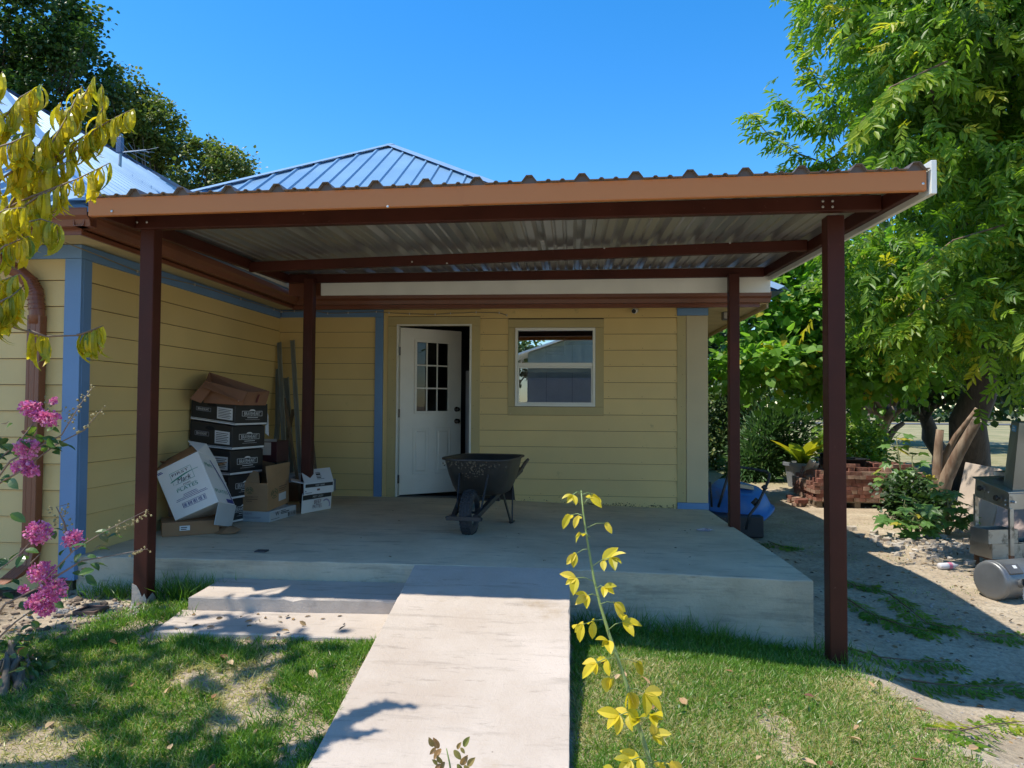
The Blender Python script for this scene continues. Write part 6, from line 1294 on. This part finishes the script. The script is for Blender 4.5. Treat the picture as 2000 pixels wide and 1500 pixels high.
mb = MB(); z_ = gl+.10; mb.hexa([(nB.x, nB.y, z_), (nB.x+dv.x, nB.y+dv.y, z_), (fB.x+dv.x, fB.y+dv.y, z_), (fB.x, fB.y, z_)], [(nB.x, nB.y, z_+.025), (nB.x+dv.x, nB.y+dv.y, z_+.025), (fB.x+dv.x, fB.y+dv.y, z_+.025), (fB.x, fB.y, z_+.025)]); mb.build('bottom_shelf', RUST, cs)
def pan(x, y, z, w_, d, h, name, label, rot=0, mat=SS):
    mb = MB(); c, s = math.cos(rot), math.sin(rot); P = lambda u, v, k: (x+u*c-v*s, y+u*s+v*c, z+k); t = .006
    q = [(-w_/2, -d/2), (w_/2, -d/2), (w_/2, d/2), (-w_/2, d/2)]
    for i in range(4): a, b = q[i], q[(i+1) % 4]; mb.quad(P(*a, 0), P(*b, 0), P(*b, h), P(*a, h))
    mb.quad(*[P(*a, .002) for a in q]); o = mb.build(name, mat, None, solid=.006); tag(o, label, 'pan', 'steel pans under the stand')
pan(4.35, 7.78, z_+.03, .34, .30, .15, 'steel_pan', 'open steel pan on the left of the bottom shelf', .2)
pan(4.72, 7.95, z_+.03, .34, .28, .14, 'steel_pan', 'steel pan at the back right of the bottom shelf', .1)
p = atY(1940, 1062, 7.7); pan(p.x+.02, 7.72, z_+.185, .34, .22, .14, 'steel_pan', 'small steel box standing on the open pan below the cabinet', .25)
# ---------- metal drum
dc = atG(1944, 1168); RD = .165; cc_ = Vector(atY(1934, 1128, 6.55)); cc_.z = G(cc_.x, 6.55)+RD*.98; ax = Vector((.93, .36, .0)).normalized(); up_ = Vector((0, 0, 1)); sd_ = ax.cross(up_)
dr = root('metal_drum', (cc_.x+.3, cc_.y+.1, cc_.z-RD), 'grey dented metal tank lying on its side at the right edge', 'tank')
def drg(s, r_, n=32): return [cc_ + ax*s + (up_*math.cos(t)+sd_*math.sin(t))*r_ for t in np.linspace(0, 2*math.pi, n, endpoint=False)]
DM = M('drum_metal', (.20, .205, .205), .45, metal=.6, var=.2, scale=4, bump=.1, dirt=(.24, .13, .06), dscale=3, dth=.60)
mb = MB(); mb.loft([drg(-.012, RD*.80), drg(-.010, RD*.93), drg(.0, RD*.985), drg(.02, RD), drg(.9, RD)], True, True); dr_b = mb.build('tank_body', DM, dr, smooth=True)
mb = MB(); mb.loft([drg(.022, RD*1.0), drg(.026, RD*1.022), drg(.038, RD*1.022), drg(.042, RD*1.0)], False, False); mb.build('rim_band', DM, dr, smooth=True)
nv = (Vector((0, -1, .35)) - ax*Vector((0, -1, .35)).dot(ax)).normalized(); p = cc_+ax*.14+nv*RD*.98 + Vector((0, 0, -.06)); mb = MB(); mb.tube([p, p+nv*.05], [.034, .034], 16, cap=False); mb.tube([p+nv*.05, p], [.027, .027], 16, cap=False); mb.build('spout', DM, dr); mb = MB(); mb.tube([p+nv*.004, p+nv*.006], [.027, .027], 16); mb.build('spout_hole', DARK, dr)
nv2 = (Vector((0, -.75, .66)) - ax*0).normalized(); p2 = cc_+ax*.16+nv2*RD*1.0; b2 = nv2.cross(ax).normalized(); mb = MB(); mb.hexa([p2-ax*.08-b2*.05-nv2*.03, p2+ax*.08-b2*.05-nv2*.03, p2+ax*.08+b2*.05-nv2*.03, p2-ax*.08+b2*.05-nv2*.03], [p2-ax*.075-b2*.045+nv2*.018, p2+ax*.075-b2*.045+nv2*.018, p2+ax*.075+b2*.045+nv2*.018, p2-ax*.075+b2*.045+nv2*.018]); pl_ = mb.build('cover_plate', M('plate_dark', (.08, .08, .08), .5), dr, bevel=.004)
mb = MB(); q = [p2-ax*.0+b2*.0+nv2*.02, p2+ax*.04+nv2*.02, p2+ax*.04+b2*.03+nv2*.02, p2+b2*.03+nv2*.02]; mb.quad(*q); mb.build('white_tag', INKP, pl_)
mb = MB()
for i in range(6): c = p+nv*.03+Vector((0, -.004, -.035-.018*i)); mb.tube([c+Vector((0, 0, .010)), c+Vector((.006*(i % 2), -.004, 0)), c-Vector((0, 0, .010))], .003, 5)
mb.build('chain', BOLT, dr)
# ---------- leaning slabs
def slab_(pts, th, mat, name, label, cat_, grp=None):
    pts = [Vector(p) for p in pts]; n_ = (pts[1]-pts[0]).cross(pts[2]-pts[0]).normalized(); n_ = n_ if n_.y > 0 else -n_
    mb = MB(); mb.loft([pts, [p+n_*th for p in pts]], True, True); o = mb.build(name, mat, None, bevel=.01); tag(o, label, cat_, grp); return o
ST1 = M('beige_stone', (.46, .37, .29), .85, var=.14, scale=2.5, bump=.3, bscale=20, dirt=(.30, .24, .18), dscale=3, dth=.6); ST2 = M('pink_stone', (.40, .31, .28), .85, var=.1, scale=2.5, bump=.2, bscale=20)
b0 = atG(1858, 1030); b1 = atG(1930, 1052)
slab_([b0, b1, atY(1962, 935, b1.y+.25), atY(1952, 915, b1.y+.35), atY(1885, 902, b0.y+.2)], .05, ST1, 'stone_slab', 'large beige stone slab leaning behind the steel stand', 'stone slab', 'leaning stone slabs')
b0 = atG(1936, 1055); b1 = atG(2030, 1075)
slab_([b0, b1, atY(2040, 990, b1.y+.3), atY(1950, 975, b0.y+.3)], .05, ST2, 'stone_slab', 'pinkish stone slab leaning lower behind the legs of the steel stand', 'stone slab', 'leaning stone slabs')
# support block behind the slabs
mb = MB(); c = atG(1960, 1015); mb.box((c.x-.1, c.y+.25, c.z-.05), (c.x+1.6, c.y+.6, c.z+.40)); o = mb.build('concrete_block', CON, None, bevel=.02); tag(o, 'rough block behind the leaning stone slabs', 'block')
# ---------- rubble
def rocks(name, n, fn, smin, smax, mat, label, flat=.55, ang=False):
    Vs = []; Ts = []; k = 0; ico = bmesh.new(); (bmesh.ops.create_cube(ico, size=1.5) if ang else bmesh.ops.create_icosphere(ico, subdivisions=1, radius=1)); bmesh.ops.triangulate(ico, faces=ico.faces[:]); iv = np.array([v.co[:] for v in ico.verts]); it = np.array([[v.index for v in f.verts] for f in ico.faces]); ico.free()
    for i in range(n):
        x, y = fn(); s = random.uniform(smin, smax)*random.uniform(.5, 1); v = iv*RNG.uniform(.42 if ang else .72, 1.25, (len(iv), 1 if not ang else 3))*np.array([s*random.uniform(.7, 1.4), s*random.uniform(.7, 1.3), s*flat]); a = random.uniform(0, 6.28); c_, s_ = math.cos(a), math.sin(a); v = v @ np.array([[c_, s_, 0], [-s_, c_, 0], [0, 0, 1]])
        v += np.array([x, y, G(x, y)+s*flat*.35]); Vs.append(v); Ts.append(it+k); k += len(iv)
    o = npmesh(name, np.concatenate(Vs), np.concatenate(Ts), mat); tag(o, label, 'rubble', kind='stuff'); return o
RKM = M('pale_rubble', (.38, .31, .23), .9, var=.25, scale=6, bump=.4, pos='w', col2=(.55, .50, .43))
ra, rb_ = atG(1640, 1075), atG(1900, 1045)
rocks('rubble', 380, lambda: (random.uniform(3.6, 5.6), random.gauss(8.85, .40)), .012, .075, RKM, 'pale broken stones and mortar rubble spread below the fig plants', .75, True)
rocks('gravel', 1500, lambda: (random.uniform(1.62, 4.2), random.uniform(3.0, 8.5)), .004, .016, M('gravel_grey', (.33, .29, .24), .9, var=.35, scale=9, pos='w', bump=0), 'small gravel scattered over the dirt beside the porch')
rocks('soil_clods', 420, lambda: (random.uniform(-4.3, -2.75), random.uniform(3.5, 4.85)), .008, .035, M('soil_clod', (.12, .08, .055), .95, var=.4, scale=8, pos='w', col2=(.30, .22, .15)), 'dark soil clods in the bed under the crape myrtle', .7)
rocks('grey_rubble', 260, lambda: (random.gauss(-3.0, .22), random.gauss(4.45, .10)), .006, .020, M('clod_grey', (.25, .24, .22), .95, pos='w'), 'grey crumbs of mortar around the foot of the left post', .7)
# drain box
c = atG(178, 1197); mb = MB(); 
DB = M('drain_frame', (.11, .06, .045), .6, bump=0)
for a, b in (((-.075, -.075), (.075, -.06)), ((-.075, .06), (.075, .075)), ((-.075, -.06), (-.06, .06)), ((.06, -.06), (.075, .06))): mb.box((c.x+a[0], c.y+a[1], c.z-.02), (c.x+b[0], c.y+b[1], c.z+.03))
o = mb.build('drain_frame', DB, None, bevel=.002); tag(o, 'small square brown drain frame in the soil left of the steps', 'drain'); mb = MB(); mb.box((c.x-.06, c.y-.06, c.z+.004), (c.x+.06, c.y+.06, c.z+.016)); ob = mb.build('grate', DARK, o); ob.location = -o.location
# plastic bottle
c = atG(1852, 1112); mb = MB(); d = Vector((.9, .25, 0)).normalized(); c.z += .035; mb.tube([c-d*.11, c-d*.10, c+d*.05, c+d*.085, c+d*.11], [.028, .034, .034, .016, .014], 12); bo = mb.build('plastic_bottle', M('clear_bottle', (.62, .60, .60), .15, bump=0, spec=.9), None, smooth=True); tag(bo, 'clear plastic bottle with pink band lying on the dirt left of the tank', 'bottle')
mb = MB(); mb.tube([c-d*.01, c+d*.03], [.0348, .0348], 12); ob = mb.build('pink_band', M('band_pink', (.62, .20, .28), .4, bump=0), bo); ob.location = -bo.location
# ---------- cut branches on the ground
def ground_branch(px, label, n=16, size=.135, tint=(.2, .7)):
    r = root('cut_branch', atG(*px[0]), label, 'cut branch', 'cut leafy branches on the dirt'); pts = [atG(*p)+Vector((0, 0, .03)) for p in px]; o = spray(r, pts, int(n*.95), size, FROND, L_PEC, 1.0, 'leaves', .006, droop=.12, tint=tint)
    me = o.data; k = len(me.vertices); a = np.empty(k*3, dtype=np.float32); me.vertices.foreach_get('co', a); a = a.reshape(-1, 3); a[:, 2] = np.maximum(gh(a[:, 0], a[:, 1])+.006, gh(a[:, 0], a[:, 1])+.03+(a[:, 2]-gh(a[:, 0], a[:, 1])-.03)*.55); me.vertices.foreach_set('co', a.ravel())
ground_branch([(1640, 1135), (1670, 1150), (1710, 1152)], 'leafy twig on the dirt right of the front right post, farthest of them')
ground_branch([(1645, 1170), (1690, 1200), (1720, 1215)], 'leafy twig lying on dark litter just right of the front right post')
ground_branch([(1735, 1165), (1775, 1195), (1810, 1225), (1860, 1235)], 'cut leafy branch in the middle of the shaded dirt', 24)
ground_branch([(1720, 1215), (1770, 1230), (1820, 1240)], 'short leafy branch crossing below the middle cut branch', 16)
ground_branch([(1640, 1270), (1720, 1292), (1800, 1300), (1860, 1300)], 'long bare-stemmed cut branch lying nearest to the front right post foot', 22)
ground_branch([(1760, 1335), (1830, 1345), (1910, 1350), (2000, 1345)], 'long leafy branch along the lower right shade', 26)
ground_branch([(1895, 1245), (1950, 1250), (2010, 1250)], 'leafy branch at the right edge in the shade', 14)
ground_branch([(1810, 1435), (1870, 1440), (1940, 1425), (2000, 1420)], 'sunlit leafy cuttings at the lower right corner', 22, .15, (.5, 1))
ground_branch([(1500, 1062), (1520, 1070), (1545, 1074)], 'small green sprig on the dirt beside the blue barrow', 10, .2)
sp = []
for i in range(520): x_, y_ = random.uniform(1.7, 4.6), random.uniform(3.2, 9.0); sp.append((x_, y_, G(x_, y_)))
for i in range(120): x_, y_ = random.uniform(-4.2, -2.4), random.uniform(3.2, 4.5); sp.append((x_, y_, G(x_, y_)))
for i in range(30): x_, y_ = random.uniform(-2.4, -1.1), random.uniform(4.06, 4.42); sp.append((x_, y_, .226))
litter('yard_litter', sp, LIT, 'dry brown leaves scattered over dirt, pad and bed', 'leaf litter', .04)
sp = []
for i in range(42): x_, y_ = random.uniform(-3.3, -1.15), random.uniform(2.6, 4.0); sp.append((x_, y_, G(x_, y_)+.035))
for i in range(26): x_, y_ = random.uniform(.1, 1.9), random.uniform(2.7, 4.3); sp.append((x_, y_, G(x_, y_)+.04))
litter('lawn_litter', sp, leafmat('tan_leaf', [(0, (.16, .07, .035)), (.5, (.36, .20, .09)), (1, (.55, .40, .24))], .15), 'fallen tan and reddish leaves lying on the grass', 'leaf litter', .055)
# ================================================================ GRASS
GRM = leafmat('grass_blade', [(0, (.06, .14, .015)), (.45, (.13, .27, .03)), (.74, (.22, .38, .06)), (.80, (.42, .42, .17)), (1, (.56, .48, .27))], .42, .4, tcol=1.4)
def noise2(x, y, s, seed):
    r_ = np.random.default_rng(seed); g_ = r_.random((64, 64)); u = (x*s) % 63; v = (y*s) % 63; i = u.astype(int); j = v.astype(int); a = u-i; b = v-j; a = a*a*(3-2*a); b = b*b*(3-2*b)
    return g_[i, j]*(1-a)*(1-b)+g_[i+1, j]*a*(1-b)+g_[i, j+1]*(1-a)*b+g_[i+1, j+1]*a*b
def grass(name, n, x0, x1, y0, y1, dens, hmin, hmax, dry, label):
    x = RNG.uniform(x0, x1, n*2); y = RNG.uniform(y0, y1, n*2); k = RNG.random(n*2) < dens(x, y); x = x[k][:n]; y = y[k][:n]; m = len(x)
    z = gh(x, y)-.004; cl = .6*noise2(x+9, y, 5, 3)+.4*noise2(x, y+5, 13, 4); h = hmin+(hmax-hmin)*cl**1.3*RNG.uniform(.6, 1.2, m)
    dn = dry(x, y); isdry = RNG.random(m) < dn
    D = np.stack([RNG.normal(0, .55, m), RNG.normal(-.1, .55, m), np.where(isdry, RNG.uniform(.05, .6, m), RNG.uniform(.35, 1.2, m))], 1)
    B = basis(D, RNG.normal(size=(m, 3))+np.array([0, 0, .5])); S = np.stack([RNG.uniform(.0035, .0065, m), h, h*1.4], 1)
    t = np.where(isdry, RNG.uniform(.80, 1, m), np.clip(RNG.normal(.42, .2, m), 0, .76))
    V, T, tt = scatter(*BLADE, np.stack([x, y, z], 1), B, S, t); o = npmesh(name, V, T, GRM, tt); tag(o, label, 'grass', kind='stuff'); return o
def edge_r(y): return 1.78 + .10*np.sin(y*5) + .25*np.clip(4.2-y, 0, 2)*.9
dR = lambda x, y: np.clip((edge_r(y)-x)/.35, 0, 1)*np.where(y < 4.86, 1, 0)
grass('lawn', 90000, .02, 2.6, 2.2, 4.88, lambda x, y: dR(x, y)*np.where(noise2(x, y, 3, 8) > .12, 1, .3), .035, .085, lambda x, y: np.clip(.50+.6*(noise2(x, y, 2.6, 5)-.5)+.2*np.clip(x-1.0, 0, 1), .12, .9)*np.where(y > 4.35, .35, 1), 'sunlit green lawn right of the concrete ramp')
def dL(x, y):
    e = sm(-3.2, -2.35, x + (4.3-y)*.55) ; p = np.where(noise2(x, y, 1.7, 6)*.6+noise2(x, y, 5, 7)*.4 > .47, 1, .25); inpad = ((x > -2.50) & (y > 4.03+.06*(noise2(x, y, 9, 2)-.6))); return np.clip(e+.15*(y < 3.3), 0, 1)*p*np.where(inpad, 0, 1)*np.where((x > -2.0) | (y > 3.6), 1.0, .9)
grass('lawn', 80000, -3.9, -1.09, 2.2, 4.75, dL, .035, .10, lambda x, y: np.clip(.40+.9*(noise2(x, y, 1.7, 6)*.6+noise2(x, y, 5, 7)*.4 < .50)*.6, 0, 1)*np.where((y > 3.85) | (x > -1.5), .25, 1), 'patchy lawn with dry thatch left of the ramp')
def tuft(px, n, h, label, spread=.12):
    c = atG(*px) if not isinstance(px[0], float) else Vector((px[0], px[1], G(*px))); P = np.array(c)[None]+RNG.normal(size=(n, 3))*[spread, spread*.4, 0]; P[:, 2] = gh(P[:, 0], P[:, 1]); D = np.stack([RNG.normal(0, .45, n), RNG.normal(-.15, .35, n), RNG.uniform(.5, 1.2, n)], 1)
    hh = h*RNG.uniform(.5, 1.15, n); V, T, t = scatter(*BLADE, P, basis(D, RNG.normal(size=(n, 3))), np.stack([np.full(n, .006), hh, hh*1.8], 1), np.clip(RNG.normal(.25, .15, n), 0, .6)); o = npmesh('grass_tuft', V, T, GRM, t); tag(o, label, 'grass tuft', kind='stuff')
tuft((-2.62, 4.80), 420, .20, 'tall dark grass tuft between the left post and the step', .14)
tuft((-3.15, 4.80), 300, .13, 'shaded grass left of the left post against the slab', .16)
tuft((-2.55, 4.35), 200, .10, 'grass tuft at the left corner of the step', .08)
for xx_ in (.2, .55, .9, 1.2, 1.48): tuft((xx_, 4.82), 240, .19 if xx_ < 1 else .11, 'dark grass along the foot of the slab in the canopy shade', .22)
tuft((1.75, 4.55), 90, .10, 'few grass blades around the foot of the front right post', .10)
# broad-leaved weeds in the lawns
nw = 700; wx_ = np.concatenate([RNG.uniform(-3.4, -1.15, nw//2), RNG.uniform(.05, 1.9, nw//2)]); wy_ = RNG.uniform(2.5, 4.4, nw); P = np.stack([wx_, wy_, gh(wx_, wy_)+RNG.uniform(.01, .05, nw)], 1); P += np.where(noise2(wx_, wy_, 4, 31) > .55, 0, 1)[:, None]*np.array([0, 0, -.2])
V, T, t = scatter(*HEX, P, basis(RNG.normal(size=(nw, 3))*[1, 1, .25], RNG.normal(size=(nw, 3))*.4+[0, 0, 1]), RNG.uniform(.6, 1.3, (nw, 1))*np.array([[.014, .026, .02]]), RNG.uniform(.1, .8, nw)); o = npmesh('lawn_weeds', V, T, L_CRA, t); tag(o, 'small broad-leaved weeds among the grass of both lawns', 'weeds', kind='stuff')
# sparse weeds over the dirt yard
grass('ground_weeds', 9000, 2.6, 6.5, 5.5, 10.5, lambda x, y: np.where(noise2(x, y, 1.5, 21)*.5+noise2(x, y, 4, 22)*.5 > .58, .8, .02), .012, .04, lambda x, y: np.full(len(x), .45), 'thin patches of low weeds on the pale dirt behind the shadow edge')
# ================================================================ NEIGHBOURING GARAGE BEHIND THE CAMERA (seen in the window)
VY = 26.0; GY = 17.0-VY
mir = lambda px, py: (lambda p: Vector((p.x, GY, p.z)))(atY(px, py, VY))
g1 = mir(1012, 694); g2 = mir(1145, 648); sl_ = (g2.z-g1.z)/(g2.x-g1.x)
gar = root('garage', (g2.x+1.5, GY-3, 0), 'grey-green gabled garage with panelled door across the yard, mirrored in the window', 'garage')
GM = M('garage_siding', (.16, .21, .19), .7, pos='w', var=.08); GW = M('garage_trim', (.66, .70, .68), .5, bump=0); GD = M('garage_door_paint', (.30, .31, .32), .5, var=.05, bump=0)
pk = g2.x+1.2; xl = g1.x+.35; xr = 2*pk-xl; zr_ = lambda x: g1.z + sl_*(min(x, 2*pk-x)-g1.x)
mb = MB(); mb.ext([(xl, GY, -.1), (xr, GY, -.1), (xr, GY, zr_(xr)-.05), (pk, GY, zr_(pk)-.05), (xl, GY, zr_(xl)-.05)], None, (0, -6, 0)); mb.build('wall', GM, gar)
for s in (1, -1):
    mb = MB(); xa = pk; xb = pk - s*(pk-(g1.x-.6)); mb.hexa([(xa, GY+.35, zr_(xa)-.02), (xb, GY+.35, zr_(xb)-.02), (xb, GY-6.3, zr_(xb)-.02), (xa, GY-6.3, zr_(xa)-.02)], [(xa, GY+.35, zr_(xa)+.05), (xb, GY+.35, zr_(xb)+.05), (xb, GY-6.3, zr_(xb)+.05), (xa, GY-6.3, zr_(xa)+.05)]); mb.build('roof', GW, gar)
zt_ = mir(1080, 738).z; dxa, dxb = mir(1030, 760).x, mir(1030, 760).x+4.9
gdo = root; mb = MB(); mb.box((dxa, GY+.002, -.05), (dxb, GY+.05, zt_)); gd = mb.build('garage_door', GD, gar)
for i in range(8):
    for j in range(4):
        w_ = (dxb-dxa)/8; h_ = (zt_+.05)/4; mb = MB(); mb.box((dxa+i*w_+.08, GY+.05, -.03+j*h_+.08), (dxa+(i+1)*w_-.08, GY+.075, -.03+(j+1)*h_-.08)); mb.build('door_panel', GD, gd, bevel=.01, seg=1)
for i in range(20):
    x = xl+.4*i
    if x < xr: mb = MB(); mb.box((x, GY+.001, zt_+.02), (x+.03, GY+.02, zr_(x)-.12)); mb.build('batten', GM, gar)
q = mir(1018, 675); tree('yard_tree', 'round green tree left of the garage, mirrored in the window', 'tree', (q.x-.6, GY-3, 0), [((q.x-.9, GY-3, q.z-.2), (1.5, 1.2, 1.2))], 30, .4, 2500, .15, HEX, L_OLV, BARK, .12, 8)
